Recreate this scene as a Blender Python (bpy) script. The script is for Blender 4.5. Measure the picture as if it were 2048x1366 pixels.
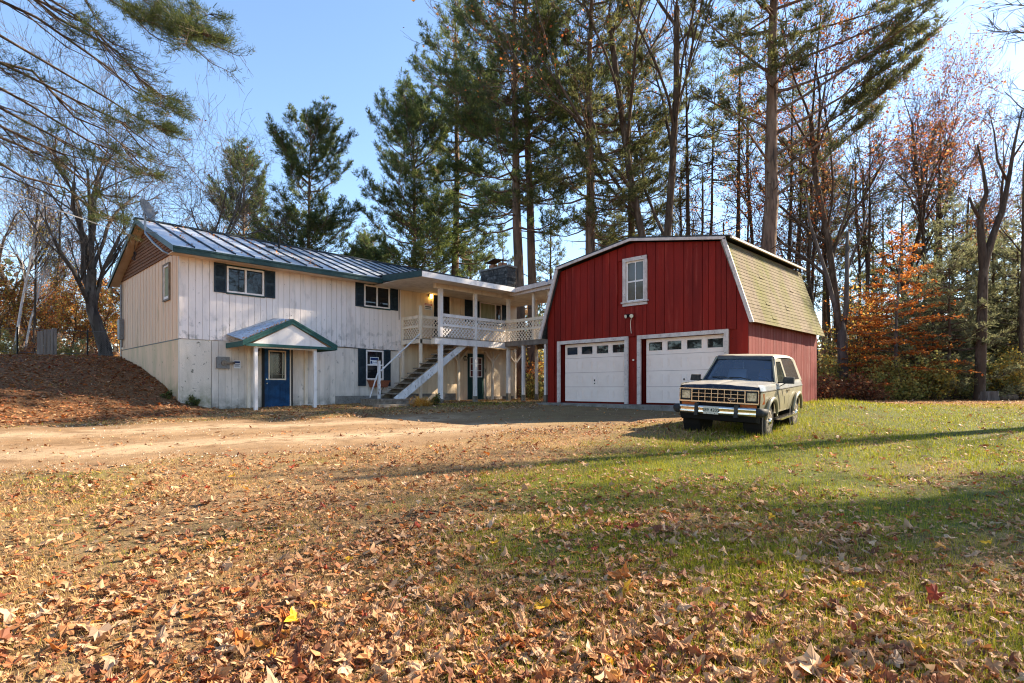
import bpy, math, random
import numpy as np
from mathutils import Vector, Matrix

for _o in list(bpy.data.objects):
    bpy.data.objects.remove(_o)
sc = bpy.context.scene
COL = sc.collection
rng = np.random.default_rng(7)
random.seed(7)

# ------------------------------------------------------------------ camera, sky, sun, exposure
YAW = math.radians(44.5)                 # camera looks between +X (house length) and +Y (house depth)
CF, SF = math.cos(YAW), math.sin(YAW)
cam_d = bpy.data.cameras.new('camera')
cam = bpy.data.objects.new('camera', cam_d)
COL.objects.link(cam)
cam.location = (0, 0, 1.5)
cam.rotation_euler = (math.pi / 2, 0, YAW - math.pi / 2)
cam_d.sensor_width = 36
cam_d.lens = 19.95
cam_d.shift_y = 93 / 2048
cam_d.clip_start = 0.05
cam_d.clip_end = 2000
sc.camera = cam

SUN_EL = math.radians(34)
SUN_AZ = math.radians(-23.5)             # measured from +X
TO_SUN = Vector((math.cos(SUN_AZ) * math.cos(SUN_EL), math.sin(SUN_AZ) * math.cos(SUN_EL), math.sin(SUN_EL)))
world = bpy.data.worlds.new('World')
sc.world = world
world.use_nodes = True
_nt = world.node_tree
_nt.nodes.clear()
_sky = _nt.nodes.new('ShaderNodeTexSky')
_sky.sky_type = 'NISHITA'
_sky.sun_disc = False
_sky.sun_elevation = SUN_EL
_sky.sun_rotation = math.pi / 2 - SUN_AZ
_sky.air_density = 1.0
_sky.dust_density = 0.25
_sky.ozone_density = 2.5
_bg = _nt.nodes.new('ShaderNodeBackground')
_bg.inputs['Strength'].default_value = 0.097
_wo = _nt.nodes.new('ShaderNodeOutputWorld')
_nt.links.new(_sky.outputs[0], _bg.inputs[0])
_nt.links.new(_bg.outputs[0], _wo.inputs[0])
sun_d = bpy.data.lights.new('sun', 'SUN')
sun_d.energy = 5.0
sun_d.angle = math.radians(0.53)
sun_d.color = (1.0, 0.86, 0.66)
sun = bpy.data.objects.new('sun', sun_d)
COL.objects.link(sun)
sun.location = (30, -15, 30)
sun.rotation_euler = (-TO_SUN).to_track_quat('-Z', 'Y').to_euler()
sc.view_settings.view_transform = 'Standard'
sc.view_settings.look = 'None'
sc.view_settings.exposure = 1.82
sc.view_settings.gamma = 1
sc.view_settings.use_curve_mapping = False
sc.cycles.max_bounces = 8
sc.cycles.transparent_max_bounces = 12
sc.cycles.use_denoising = True
sc.cycles.filter_width = 1.15
sc.cycles.caustics_reflective = False
sc.cycles.caustics_refractive = False

# ------------------------------------------------------------------ materials
def lin(r, g, b):
    return tuple((c / 255 / 12.92) if c <= 10 else ((c / 255 + 0.055) / 1.055) ** 2.4 for c in (r, g, b))

def M(name, c, rough=.7, layers=(), bump=0, bs=40, bst=(1, 1, 1), metal=0, spec=.18, obj=False, attr=False, transl=0, rand=0, emit=0, coat=0):
    """layers: (colour, noise scale, lo, hi, stretch, detail[, mask]) painted over the base; mask = (axis, from, to) limits it in height"""
    m = bpy.data.materials.new(name)
    m.use_nodes = True
    nt = m.node_tree
    N, L = nt.nodes, nt.links
    b = N['Principled BSDF']
    out = N['Material Output']
    b.inputs['Roughness'].default_value = rough
    b.inputs['Metallic'].default_value = metal
    b.inputs['Specular IOR Level'].default_value = spec
    b.inputs['Coat Weight'].default_value = coat
    if obj:
        co = N.new('ShaderNodeTexCoord').outputs['Object']
    else:
        co = N.new('ShaderNodeNewGeometry').outputs['Position']
    if attr:
        a = N.new('ShaderNodeAttribute')
        a.attribute_name = 'Col'
        cur = a.outputs['Color']
    else:
        r = N.new('ShaderNodeRGB')
        r.outputs[0].default_value = (*c, 1)
        cur = r.outputs[0]
    for ly in layers:
        lc, scale, lo, hi, st, det = ly[:6]
        mp = N.new('ShaderNodeMapping')
        mp.inputs['Scale'].default_value = st
        L.new(co, mp.inputs['Vector'])
        nz = N.new('ShaderNodeTexNoise')
        nz.inputs['Scale'].default_value = scale
        nz.inputs['Detail'].default_value = det
        nz.inputs['Roughness'].default_value = .62
        L.new(mp.outputs[0], nz.inputs['Vector'])
        mr = N.new('ShaderNodeMapRange')
        mr.inputs['From Min'].default_value = lo
        mr.inputs['From Max'].default_value = hi
        L.new(nz.outputs['Fac'], mr.inputs['Value'])
        fac = mr.outputs[0]
        if len(ly) > 6:
            ax, z0, z1 = ly[6]
            sx = N.new('ShaderNodeSeparateXYZ')
            L.new(co, sx.inputs[0])
            m2 = N.new('ShaderNodeMapRange')
            m2.inputs['From Min'].default_value = z0
            m2.inputs['From Max'].default_value = z1
            L.new(sx.outputs[ax], m2.inputs['Value'])
            mu = N.new('ShaderNodeMath')
            mu.operation = 'MULTIPLY'
            L.new(fac, mu.inputs[0])
            L.new(m2.outputs[0], mu.inputs[1])
            fac = mu.outputs[0]
        mx = N.new('ShaderNodeMix')
        mx.data_type = 'RGBA'
        L.new(fac, mx.inputs['Factor'])
        L.new(cur, mx.inputs[6])
        mx.inputs[7].default_value = (*lc, 1)
        cur = mx.outputs[2]
    if rand:
        oi = N.new('ShaderNodeObjectInfo')
        mr = N.new('ShaderNodeMapRange')
        mr.inputs['To Min'].default_value = 1 - rand
        mr.inputs['To Max'].default_value = 1 + rand
        L.new(oi.outputs['Random'], mr.inputs['Value'])
        hs = N.new('ShaderNodeHueSaturation')
        L.new(mr.outputs[0], hs.inputs['Value'])
        L.new(cur, hs.inputs['Color'])
        cur = hs.outputs[0]
    L.new(cur, b.inputs['Base Color'])
    if emit:
        L.new(cur, b.inputs['Emission Color'])
        b.inputs['Emission Strength'].default_value = emit
    if bump:
        mp = N.new('ShaderNodeMapping')
        mp.inputs['Scale'].default_value = bst
        L.new(co, mp.inputs['Vector'])
        nz = N.new('ShaderNodeTexNoise')
        nz.inputs['Scale'].default_value = bs
        nz.inputs['Detail'].default_value = 5
        L.new(mp.outputs[0], nz.inputs['Vector'])
        bp = N.new('ShaderNodeBump')
        bp.inputs['Strength'].default_value = bump
        bp.inputs['Distance'].default_value = .02
        L.new(nz.outputs['Fac'], bp.inputs['Height'])
        L.new(bp.outputs[0], b.inputs['Normal'])
    if transl:
        tr = N.new('ShaderNodeBsdfTranslucent')
        L.new(cur, tr.inputs['Color'])
        ms = N.new('ShaderNodeMixShader')
        ms.inputs[0].default_value = transl
        L.new(b.outputs[0], ms.inputs[1])
        L.new(tr.outputs[0], ms.inputs[2])
        L.new(ms.outputs[0], out.inputs['Surface'])
    return m

def glass(name, tint, transp=.5, rough=.02):
    m = bpy.data.materials.new(name)
    m.use_nodes = True
    N, L = m.node_tree.nodes, m.node_tree.links
    b = N['Principled BSDF']
    b.inputs['Base Color'].default_value = (*tint, 1)
    b.inputs['Roughness'].default_value = rough
    b.inputs['Specular IOR Level'].default_value = .5
    if transp:
        t = N.new('ShaderNodeBsdfTransparent')
        t.inputs[0].default_value = (.75, .82, .85, 1)
        ms = N.new('ShaderNodeMixShader')
        ms.inputs[0].default_value = transp
        L.new(b.outputs[0], ms.inputs[1])
        L.new(t.outputs[0], ms.inputs[2])
        L.new(ms.outputs[0], N['Material Output'].inputs['Surface'])
    return m

def clear_glass(name, tint, film, ior=1.9, filmw=.10):
    """see-through pane: Fresnel mirror over tinted transmission, with a thin film of dust in the given tint"""
    m = bpy.data.materials.new(name)
    m.use_nodes = True
    N, L = m.node_tree.nodes, m.node_tree.links
    N.remove(N['Principled BSDF'])
    t = N.new('ShaderNodeBsdfTransparent')
    t.inputs[0].default_value = (*tint, 1)
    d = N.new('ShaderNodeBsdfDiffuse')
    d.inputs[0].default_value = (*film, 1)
    gl = N.new('ShaderNodeBsdfGlossy')
    gl.inputs['Roughness'].default_value = .03
    fr = N.new('ShaderNodeFresnel')
    fr.inputs['IOR'].default_value = ior
    a, b = N.new('ShaderNodeMixShader'), N.new('ShaderNodeMixShader')
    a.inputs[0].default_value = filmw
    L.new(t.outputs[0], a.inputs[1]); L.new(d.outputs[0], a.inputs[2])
    L.new(fr.outputs[0], b.inputs[0]); L.new(a.outputs[0], b.inputs[1]); L.new(gl.outputs[0], b.inputs[2])
    L.new(b.outputs[0], N['Material Output'].inputs['Surface'])
    return m

V1 = (1, 1, .08)      # vertical streaks
DIRT = (.10, .085, .065)
MAT = dict(
    siding=M('painted_siding', (.88, .775, .72), .75, [((.76, .66, .60), 3, .40, .8, (1, 1, .15), 4), ((.46, .415, .385), 2.0, .56, .78, (1, 1, .35), 7), ((.12, .11, .10), 11, .665, .72, (1, 1, .6), 6), ((.16, .15, .13), 5, .50, .72, (1, 1, .8), 6, (2, 4.1, 3.1))], .15, 30, (1, 1, .1), rand=.04),
    siding_low=M('weathered_siding', (.80, .70, .60), .8, [((.55, .48, .41), 2.0, .42, .70, (1, 1, .3), 6), ((.22, .195, .165), 6, .60, .72, (1, 1, .5), 7), ((.16, .145, .11), 3, .35, .6, (1, 1, 1), 5, (2, 1.35, .8))], .2, 30, (1, 1, .1), rand=.05),
    siding_porch=M('cream_siding', (.86, .68, .47), .75, [((.70, .54, .36), 3, .4, .75, (1, 1, .15), 4)], .15, 30, (1, 1, .1), rand=.05),
    gable=M('bounce_tinted_siding', (.88, .59, .385), .75, [((.72, .50, .35), 6, .4, .7, (1, 1, .06), 4), ((.25, .21, .11), 1.2, .60, .78, (1, 1, .25), 5)], .15, 40, (1, 1, .05)),  # white siding with warm bounced light mixed into its base colour
    plaster=M('stained_plaster', (.74, .64, .53), .85, [((.52, .44, .33), 2.2, .45, .72, (1, 1, .3), 5), ((.17, .155, .12), 7, .62, .69, (1, 1, 1), 6), ((.20, .19, .10), 3, .35, .6, (1, 1, 1), 5, (2, 1.7, .9))], .25, 30),
    plaster_bounce=M('bounce_tinted_plaster', (.82, .57, .37), .85, [((.60, .46, .28), 2.2, .42, .7, (1, 1, .3), 5), ((.24, .20, .12), 7, .64, .71, (1, 1, 1), 6), ((.22, .20, .09), 3, .35, .6, (1, 1, 1), 5, (2, 1.9, 1.0))], .25, 30),  # warm light bounced off the ground is put into this plaster colour
    white=M('white_trim_paint', (.84, .77, .72), .6, [((.64, .57, .52), 5, .5, .75, (1, 1, .4), 5), ((.16, .14, .12), 26, .67, .71, (1, 1, .5), 5)], .12, 60),
    cream=M('cream_trim_paint', (.84, .71, .56), .65, [((.64, .53, .39), 5, .5, .75, (1, 1, .4), 5)], .12, 60),
    peel=M('peeling_white_paint', (.74, .71, .70), .7, [((.50, .47, .44), 5, .45, .7, (1, 1, .4), 5), ((.16, .13, .11), 14, .60, .64, (1, 1, .5), 6)], .2, 60),
    green=M('dark_green_trim', (.018, .045, .045), .45, [((.035, .075, .07), 8, .4, .7, (1, 1, 1), 4)], .05, 60),
    teal=M('green_fascia_paint', (.025, .085, .075), .55, [((.05, .12, .105), 9, .45, .7, (1, 1, 1), 5), ((.3, .27, .22), 30, .69, .72, (1, 1, 1), 4)], .1, 60),
    shutter=M('blue_black_shutter', (.020, .032, .045), .5, [((.04, .06, .07), 12, .4, .7, (1, 1, 1), 4)]),
    metal_roof=M('standing_seam_metal', (.52, .55, .59), .30, [((.40, .42, .46), 2, .4, .7, (1, .4, 1), 5), ((.27, .28, .31), 14, .60, .8, (1, .3, 1), 6)], .06, 3, metal=.25, spec=.6),
    seam=M('dark_seam', (.02, .03, .04), .5),
    corr=M('galvanised_sheet', (.55, .58, .62), .35, [((.36, .38, .40), 6, .4, .7, (1, 1, 1), 5), ((.25, .14, .06), 10, .58, .66, (1, 1, 1), 5)], .05, 20, metal=.6),
    asphalt=M('roofing_felt', (.045, .045, .045), .9, [((.10, .10, .09), 14, .45, .7, (1, 1, 1), 4)], .4, 60),
    cedar=M('brown_cedar_shingle', (.20, .085, .040), .85, [((.32, .16, .08), 9, .45, .7, (1, 1, 3), 5), ((.09, .04, .022), 24, .5, .7, (1, 1, .5), 5)], .3, 60, rand=.18),
    soffit=M('tan_soffit', (.74, .58, .43), .8, [((.64, .47, .32), 4, .45, .7, (1, 1, 1), 4)]),
    porch_ceiling=M('white_ceiling_boards', (.84, .74, .62), .75, [((.66, .56, .45), 3, .45, .7, (1, 1, 1), 4)]),
    glass=glass('window_glass', (.012, .014, .017), 0),
    barn_glass=glass('old_window_glass', (.10, .085, .06), 0, .06),
    blind=M('curtain', (.36, .36, .24), .8, [((.25, .26, .16), 12, .4, .6, (1, 1, .05), 3)]),
    blue_door=M('blue_door_paint', (.005, .036, .095), .4, [((.012, .075, .19), 4, .4, .7, (1, 1, 1), 4)]),
    dark_door=M('dark_door_paint', (.012, .016, .02), .4),
    green_door=M('green_door_paint', (.010, .040, .036), .45),
    leadglass=glass('leaded_glass', (.02, .018, .014), 0, .1),
    lead=M('brass_came', (.5, .47, .40), .4, metal=.6),
    redglass=M('dark_red_curtain', (.09, .012, .012), .3),
    red=M('red_barn_paint', (.245, .014, .007), .7, [((.15, .010, .006), 2.5, .4, .7, (1, 1, .12), 5), ((.32, .045, .028), 7, .56, .8, (1, 1, .1), 5), ((.055, .012, .009), 18, .64, .72, (1, 1, .6), 5)], .35, 26, (1, 1, .06), rand=.15),
    red_worn=M('worn_red_barn_paint', (.155, .022, .017), .75, [((.20, .055, .046), 9, .45, .70, (1, 1, .05), 5), ((.30, .17, .145), 16, .63, .74, (1, 1, .06), 6)], .35, 30, (1, 1, .05), rand=.12),
    pinkwhite=M('barn_trim_paint', (.64, .54, .48), .7, [((.46, .37, .32), 6, .45, .7, (1, 1, 1), 5), ((.12, .09, .07), 22, .63, .67, (1, 1, 1), 6)], .15, 60),
    garage=M('white_garage_door', (.90, .74, .64), .5, [((.82, .66, .56), 1.8, .4, .75, (1, 1, 1), 4), ((.60, .50, .42), 9, .66, .8, (1, 1, .5), 6, (2, 1.3, .98))], .02, 60),
    shingle=M('mossy_asphalt_shingle', (.205, .162, .112), .95, [((.15, .115, .078), 5, .4, .65, (1, 1, .3), 6), ((.135, .13, .038), 1.1, .46, .68, (1, 1, .12), 5), ((.09, .072, .055), 40, .55, .8, (1, 1, 1), 3)], .4, 120, rand=.06),
    concrete=M('old_concrete', (.27, .245, .22), .9, [((.16, .145, .12), 3, .4, .65, (1, 1, 1), 6), ((.10, .09, .07), 14, .55, .7, (1, 1, 1), 5)], .3, 60),
    stone=M('grey_fieldstone', (.075, .068, .062), .9, [((.17, .15, .13), 7, .5, .72, (1, 1, 1), 6), ((.03, .03, .03), 12, .5, .7, (1, 1, 1), 5)], .5, 40, rand=.4),
    mortar=M('chimney_mortar', (.17, .15, .13), .95, [((.09, .08, .07), 8, .4, .7, (1, 1, 1), 5)], .4, 60),
    terracotta=M('terracotta', (.38, .17, .09), .8, [((.26, .11, .06), 20, .4, .7, (1, 1, 1), 5)], .2, 60),
    planter=M('terracotta_planter', (.33, .115, .06), .7, [((.24, .075, .04), 18, .4, .7, (1, 1, 1), 5)], .15, 60),
    wood_old=M('weathered_stair_wood', (.27, .225, .18), .85, [((.13, .105, .08), 5, .4, .65, (1, 4, 1), 6), ((.10, .12, .06), 6, .58, .75, (1, 1, 1), 5), ((.62, .58, .54), 14, .66, .70, (1, 1, 1), 5)], .4, 50, rand=.12),
    deck=M('deck_boards', (.30, .26, .22), .85, [((.18, .15, .12), 5, .4, .65, (1, 1, 1), 5)], .3, 50, rand=.12),
    grey_metal=M('grey_metal_box', (.22, .22, .22), .5, [((.14, .12, .10), 14, .5, .7, (1, 1, 1), 5)], metal=.3),
    galv=M('galvanised_pipe', (.30, .30, .30), .4, metal=.6),
    fencewire=M('dull_fence_wire', (.13, .125, .12), .6, metal=.3),
    black=M('black_rubber', (.014, .014, .014), .6),
    blackmetal=M('black_metal', (.015, .015, .015), .4, metal=.3),
    paper=M('white_paper', (.75, .77, .80), .7),
    ink=M('dark_blue_ink', (.02, .04, .13), .6),
    redink=M('red_ink', (.45, .03, .02), .6),
    blackink=M('black_ink', (.02, .02, .02), .6),
    bluetape=M('blue_tape', (.05, .16, .35), .6),
    chrome=M('chrome', (.62, .58, .52), .18, [((.36, .29, .21), 18, .55, .75, (1, 1, 1), 5)], metal=1, obj=True),
    lampglow=M('lit_lamp_glass', (1.0, .62, .16), .4, emit=4.0),
    flood=M('floodlight_glass', (.75, .68, .52), .2),
    straw=M('straw', (.62, .33, .07), .7, attr=True, transl=.35),
    fence_wood=M('grey_plank_wood', (.24, .20, .17), .85, [((.15, .12, .10), 6, .4, .7, (1, 1, .1), 5), ((.36, .32, .28), 3, .55, .8, (1, 1, .2), 4)], .3, 40),
    wire=M('cable', (.35, .33, .31), .6),
    blackwire=M('black_cable', (.02, .02, .02), .6),
    bark_pine=M('pine_bark', (.155, .098, .064), .95, [((.27, .18, .125), 3, .45, .7, (1, 1, .18), 6), ((.05, .038, .03), 7, .5, .66, (1, 1, .14), 6)], 1.0, 9, (1, 1, .16), obj=True, rand=.15),
    bark_oak=M('oak_bark', (.085, .066, .052), .95, [((.19, .155, .125), 3, .48, .7, (1, 1, .25), 6), ((.04, .032, .026), 7, .5, .66, (1, 1, .2), 6)], 1.0, 9, (1, 1, .2), obj=True),
    bark_grey=M('grey_bark', (.115, .095, .08), .95, [((.21, .18, .155), 3, .45, .7, (1, 1, .25), 6), ((.06, .05, .042), 7, .5, .68, (1, 1, .2), 6)], .8, 10, (1, 1, .2), obj=True, rand=.15),
    bark_dark=M('dark_bark', (.075, .052, .036), .95, [((.16, .12, .088), 4, .48, .7, (1, 1, .25), 6), ((.035, .025, .018), 9, .5, .68, (1, 1, .2), 5)], 1.0, 12, (1, 1, .2), obj=True, rand=.15),
    bark_birch=M('birch_bark', (.66, .60, .55), .7, [((.07, .06, .05), 9, .62, .68, (.4, .4, 2.5), 4)], .2, 20, obj=True),
    needles=M('pine_needles', (.05, .08, .03), .6, attr=True, transl=.55, rand=.16, spec=.3),
    foliage=M('autumn_leaves', (.3, .1, .02), .6, attr=True, transl=.55, rand=.12, spec=.25),
    leaf=M('fallen_leaf', (.3, .15, .06), .65, attr=True, transl=.20, spec=.3, rand=.05),
    grass=M('grass_blades', (.1, .13, .03), .6, attr=True, transl=.38, spec=.2),
)
# ------------------------------------------------------------------ geometry helpers
class G:
    """collects geometry, then links it as ONE mesh object"""
    def __init__(s):
        s.v, s.t, s.q, s.ng, s.c, s.n = [], [], [], [], [], 0

    def add(s, v, t=None, q=None, c=None, ng=None):
        v = np.asarray(v, float).reshape(-1, 3)
        s.v.append(v)
        if t is not None:
            s.t.append(np.asarray(t, int).reshape(-1, 3) + s.n)
        if q is not None:
            s.q.append(np.asarray(q, int).reshape(-1, 4) + s.n)
        if ng is not None:
            s.ng += [[i + s.n for i in f] for f in ng]
        if c is not None:
            s.c.append(np.broadcast_to(np.asarray(c, float), (len(v), 3)))
        s.n += len(v)
        return s

    def hexa(s, p):
        return s.add(p, q=[(0, 3, 2, 1), (4, 5, 6, 7), (0, 1, 5, 4), (1, 2, 6, 5), (2, 3, 7, 6), (3, 0, 4, 7)])

    def box(s, x0, x1, y0, y1, z0, z1):
        return s.hexa([(x0, y0, z0), (x1, y0, z0), (x1, y1, z0), (x0, y1, z0), (x0, y0, z1), (x1, y0, z1), (x1, y1, z1), (x0, y1, z1)])

    def prism(s, loop, ext):
        """extrude a planar loop of 3-D points by the vector ext"""
        a = np.asarray(loop, float)
        n = len(a)
        b = a + np.asarray(ext, float)
        fs = [list(range(n))[::-1], list(range(n, 2 * n))] + [[i, (i + 1) % n, n + (i + 1) % n, n + i] for i in range(n)]
        return s.add(np.vstack([a, b]), ng=fs)

    def bar(s, p0, p1, w, h, up=(0, 0, 1)):
        """a rectangular bar from p0 to p1, w wide (sideways), h high (along up)"""
        p0, p1, up = Vector(p0), Vector(p1), Vector(up)
        d = (p1 - p0).normalized()
        sd = d.cross(up).normalized()
        u = sd.cross(d).normalized()
        a, b = sd * w / 2, u * h / 2
        return s.hexa([p0 - a - b, p0 + a - b, p0 + a + b, p0 - a + b, p1 - a - b, p1 + a - b, p1 + a + b, p1 - a + b])

    def polyline(s, pts, rad, n=6, cap=True):
        pts = np.asarray(pts, float)
        k = len(pts)
        d = np.gradient(pts, axis=0)
        d /= np.linalg.norm(d, axis=1, keepdims=True) + 1e-9
        ref = np.where(np.abs(d[:, 2:3]) > .9, [[1., 0, 0]], [[0., 0, 1]])
        a = np.cross(d, ref)
        a /= np.linalg.norm(a, axis=1, keepdims=True) + 1e-9
        for i in range(1, k):
            if a[i] @ a[i - 1] < 0:
                a[i] *= -1
        b = np.cross(d, a)
        th = np.arange(n) * 2 * math.pi / n
        r = np.broadcast_to(np.asarray(rad, float), (k,))
        v = pts[:, None] + r[:, None, None] * (a[:, None] * np.cos(th)[None, :, None] + b[:, None] * np.sin(th)[None, :, None])
        i = np.arange(k - 1)[:, None] * n
        j = np.arange(n)[None]
        q = np.stack([i + j, i + (j + 1) % n, i + n + (j + 1) % n, i + n + j], -1).reshape(-1, 4)
        s.add(v.reshape(-1, 3), q=q, ng=[list(range(n))[::-1], list(range((k - 1) * n, k * n))] if cap else None)
        return s

    def segs(s, P0, P1, R0, R1, n=3):
        P0, P1 = np.asarray(P0, float), np.asarray(P1, float)
        m = len(P0)
        if not m:
            return s
        d = P1 - P0
        d /= np.linalg.norm(d, axis=1, keepdims=True) + 1e-9
        ref = np.where(np.abs(d[:, 2:3]) > .9, [[1., 0, 0]], [[0., 0, 1]])
        a = np.cross(d, ref)
        a /= np.linalg.norm(a, axis=1, keepdims=True) + 1e-9
        b = np.cross(d, a)
        th = np.arange(n) * 2 * math.pi / n
        ring = a[:, None] * np.cos(th)[None, :, None] + b[:, None] * np.sin(th)[None, :, None]
        R0 = np.broadcast_to(R0, (m,))[:, None, None]
        R1 = np.broadcast_to(R1, (m,))[:, None, None]
        v = np.concatenate([P0[:, None] + ring * R0, P1[:, None] + ring * R1], 1)
        i = np.arange(m)[:, None] * 2 * n
        j = np.arange(n)[None]
        q = np.stack([i + j, i + (j + 1) % n, i + n + (j + 1) % n, i + n + j], -1).reshape(-1, 4)
        return s.add(v.reshape(-1, 3), q=q)

    def disc(s, c, ax, r, h, n=20, r2=None):
        c, ax = np.asarray(c, float), np.asarray(ax, float) / np.linalg.norm(ax)
        return s.polyline([c, c + ax * h], [r, r if r2 is None else r2], n)

    def mesh(s, name, mat, smooth=False):
        me = bpy.data.meshes.new(name)
        v = np.vstack(s.v).astype(np.float32)
        parts, sizes = [], []
        if s.t:
            t = np.vstack(s.t)
            parts.append(t.ravel())
            sizes.append(np.full(len(t), 3))
        if s.q:
            q = np.vstack(s.q)
            parts.append(q.ravel())
            sizes.append(np.full(len(q), 4))
        for f in s.ng:
            parts.append(np.array(f))
            sizes.append(np.array([len(f)]))
        li = np.concatenate(parts).astype(np.int32)
        sz = np.concatenate(sizes).astype(np.int32)
        me.vertices.add(len(v))
        me.vertices.foreach_set('co', v.ravel())
        me.loops.add(len(li))
        me.loops.foreach_set('vertex_index', li)
        me.polygons.add(len(sz))
        st = np.concatenate([[0], np.cumsum(sz)[:-1]]).astype(np.int32)
        me.polygons.foreach_set('loop_start', st)
        me.polygons.foreach_set('use_smooth', np.full(len(sz), bool(smooth)))
        if s.c:
            a = me.color_attributes.new('Col', 'FLOAT_COLOR', 'POINT')
            cc = np.ones((len(v), 4), np.float32)
            cc[:, :3] = np.vstack(s.c)
            a.data.foreach_set('color', cc.ravel())
        me.update(calc_edges=True)
        me.validate()
        if mat is not None:
            me.materials.append(MAT[mat] if isinstance(mat, str) else mat)
        return me

    def obj(s, name, mat, parent=None, smooth=False):
        return link(name, s.mesh(name, mat, smooth), parent)

def link(name, me, parent=None, loc=None, rot=None, scale=None):
    o = bpy.data.objects.new(name, me)
    COL.objects.link(o)
    if loc is not None:
        o.location = loc
    if rot is not None:
        o.rotation_euler = rot
    if scale is not None:
        o.scale = scale
    if parent is not None:
        o.parent = parent
        if parent.get('_w'):
            o.matrix_parent_inverse = Matrix.Translation(-Vector(parent['_w']))
    return o

def thing(name, label, cat, loc=(0, 0, 0), group=None, world=True):
    """an Empty at the thing's base; world=True: its parts are written in world coordinates"""
    o = bpy.data.objects.new(name, None)
    COL.objects.link(o)
    o.empty_display_size = .2
    o.location = loc
    o['label'] = label
    o['category'] = cat
    if group:
        o['group'] = group
    if world:
        o['_w'] = tuple(float(x) for x in loc)
    return o

def tag(o, label, cat, group=None):
    o['label'] = label
    o['category'] = cat
    if group:
        o['group'] = group
    return o

_unit = {}
def piece(name, mat, parent, x0, x1, y0, y1, z0, z1, rot=None):
    """a board, brick or panel: one shared cube mesh per material, one object each"""
    if mat not in _unit:
        _unit[mat] = G().box(-.5, .5, -.5, .5, -.5, .5).mesh('board_' + mat, mat)
    return link(name, _unit[mat], parent, ((x0 + x1) / 2, (y0 + y1) / 2, (z0 + z1) / 2), rot, (x1 - x0, y1 - y0, z1 - z0))

class Wall:
    """a vertical plane: u runs along it, d sticks out of it"""
    def __init__(s, o, u, d):
        s.o, s.u, s.d = Vector(o), Vector(u), Vector(d)

    def p(s, u, d, z):
        q = s.o + s.u * u + s.d * d
        return (q.x, q.y, z)

    def b(s, u0, u1, d0, d1, z0, z1):
        a, c = s.p(u0, d0, z0), s.p(u1, d1, z1)
        return tuple(w for k in range(3) for w in sorted((a[k], c[k])))

    def box(s, g, u0, u1, d0, d1, z0, z1):
        return g.box(*s.b(u0, u1, d0, d1, z0, z1))

    def frame(s, g, u0, u1, z0, z1, w, d0, d1, bottom=True):
        s.box(g, u0, u0 + w, d0, d1, z0, z1)
        s.box(g, u1 - w, u1, d0, d1, z0, z1)
        s.box(g, u0 + w, u1 - w, d0, d1 - .002, z1 - w, z1)
        if bottom:
            s.box(g, u0 + w, u1 - w, d0, d1 - .002, z0, z0 + w)
        return g

def smooth01(t):
    t = np.clip(t, 0, 1)
    return t * t * (3 - 2 * t)

def terr(x, y):
    x, y = np.asarray(x, float), np.asarray(y, float)
    a = .045 * np.clip(CF * x + SF * y, -12, 60)
    z = -np.log(np.exp(-12 * a) + math.exp(-12 * .95)) / 12
    A = np.interp(y, [17.0, 18.2, 19.65, 21.2, 24.1, 27.4, 32, 80], [0, .08, .30, .74, 1.32, 1.82, 1.95, 2.3])
    t = smooth01((y - 20) / 7)
    x0, x1 = 4.9 + 5.1 * t, 6.6 + 13.4 * t
    z = z + A * (1 - smooth01((x - x0) / (x1 - x0)))
    # low mound beside the barn
    z = z + .28 * np.exp(-(((x - 19.5) / 3.2) ** 2 + ((y - 5.2) / 1.5) ** 2))
    return z

def vnoise(x, y, s, seed=0):
    """cheap smooth value noise in 0..1"""
    x, y = np.asarray(x, float) / s, np.asarray(y, float) / s
    r = np.random.default_rng(seed).random((64, 64))
    xi, yi = np.floor(x).astype(int), np.floor(y).astype(int)
    fx, fy = smooth01(x - xi), smooth01(y - yi)
    g = lambda a, b: r[a % 64, b % 64]
    return (g(xi, yi) * (1 - fx) + g(xi + 1, yi) * fx) * (1 - fy) + (g(xi, yi + 1) * (1 - fx) + g(xi + 1, yi + 1) * fx) * fy

def at(px, F):
    """plan position of a direction (photo column px) at F metres ahead"""
    r = (px - 1024) / 1135
    return F * (r * SF + CF), F * (-r * CF + SF)

# ------------------------------------------------------------------ ground and driveway
DRIVE = np.array([(-30, 25.0), (-12, 18.2), (-4, 15.2), (2, 13.2), (6, 11.6), (10, 10.6), (13.5, 10.3), (15.85, 10.25)])
DRIVE_W = np.array([3.0, 3.2, 3.6, 3.7, 3.2, 2.8, 3.2, 3.5])

def drive_coord(x, y):
    """signed offset across the driveway divided by its half width (|v|<1 inside)"""
    x, y = np.asarray(x, float), np.asarray(y, float)
    best = np.full(x.shape, 1e9)
    val = np.full(x.shape, 9.)
    for i in range(len(DRIVE) - 1):
        a, b = DRIVE[i], DRIVE[i + 1]
        d = b - a
        l2 = d @ d
        t = np.clip(((x - a[0]) * d[0] + (y - a[1]) * d[1]) / l2, 0, 1)
        qx, qy = a[0] + t * d[0], a[1] + t * d[1]
        dd = np.hypot(x - qx, y - qy)
        sg = np.sign(d[0] * (y - a[1]) - d[1] * (x - a[0]))
        w = DRIVE_W[i] + (DRIVE_W[i + 1] - DRIVE_W[i]) * t
        m = dd < best
        best = np.where(m, dd, best)
        val = np.where(m, sg * dd / w, val)
    return val

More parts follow.
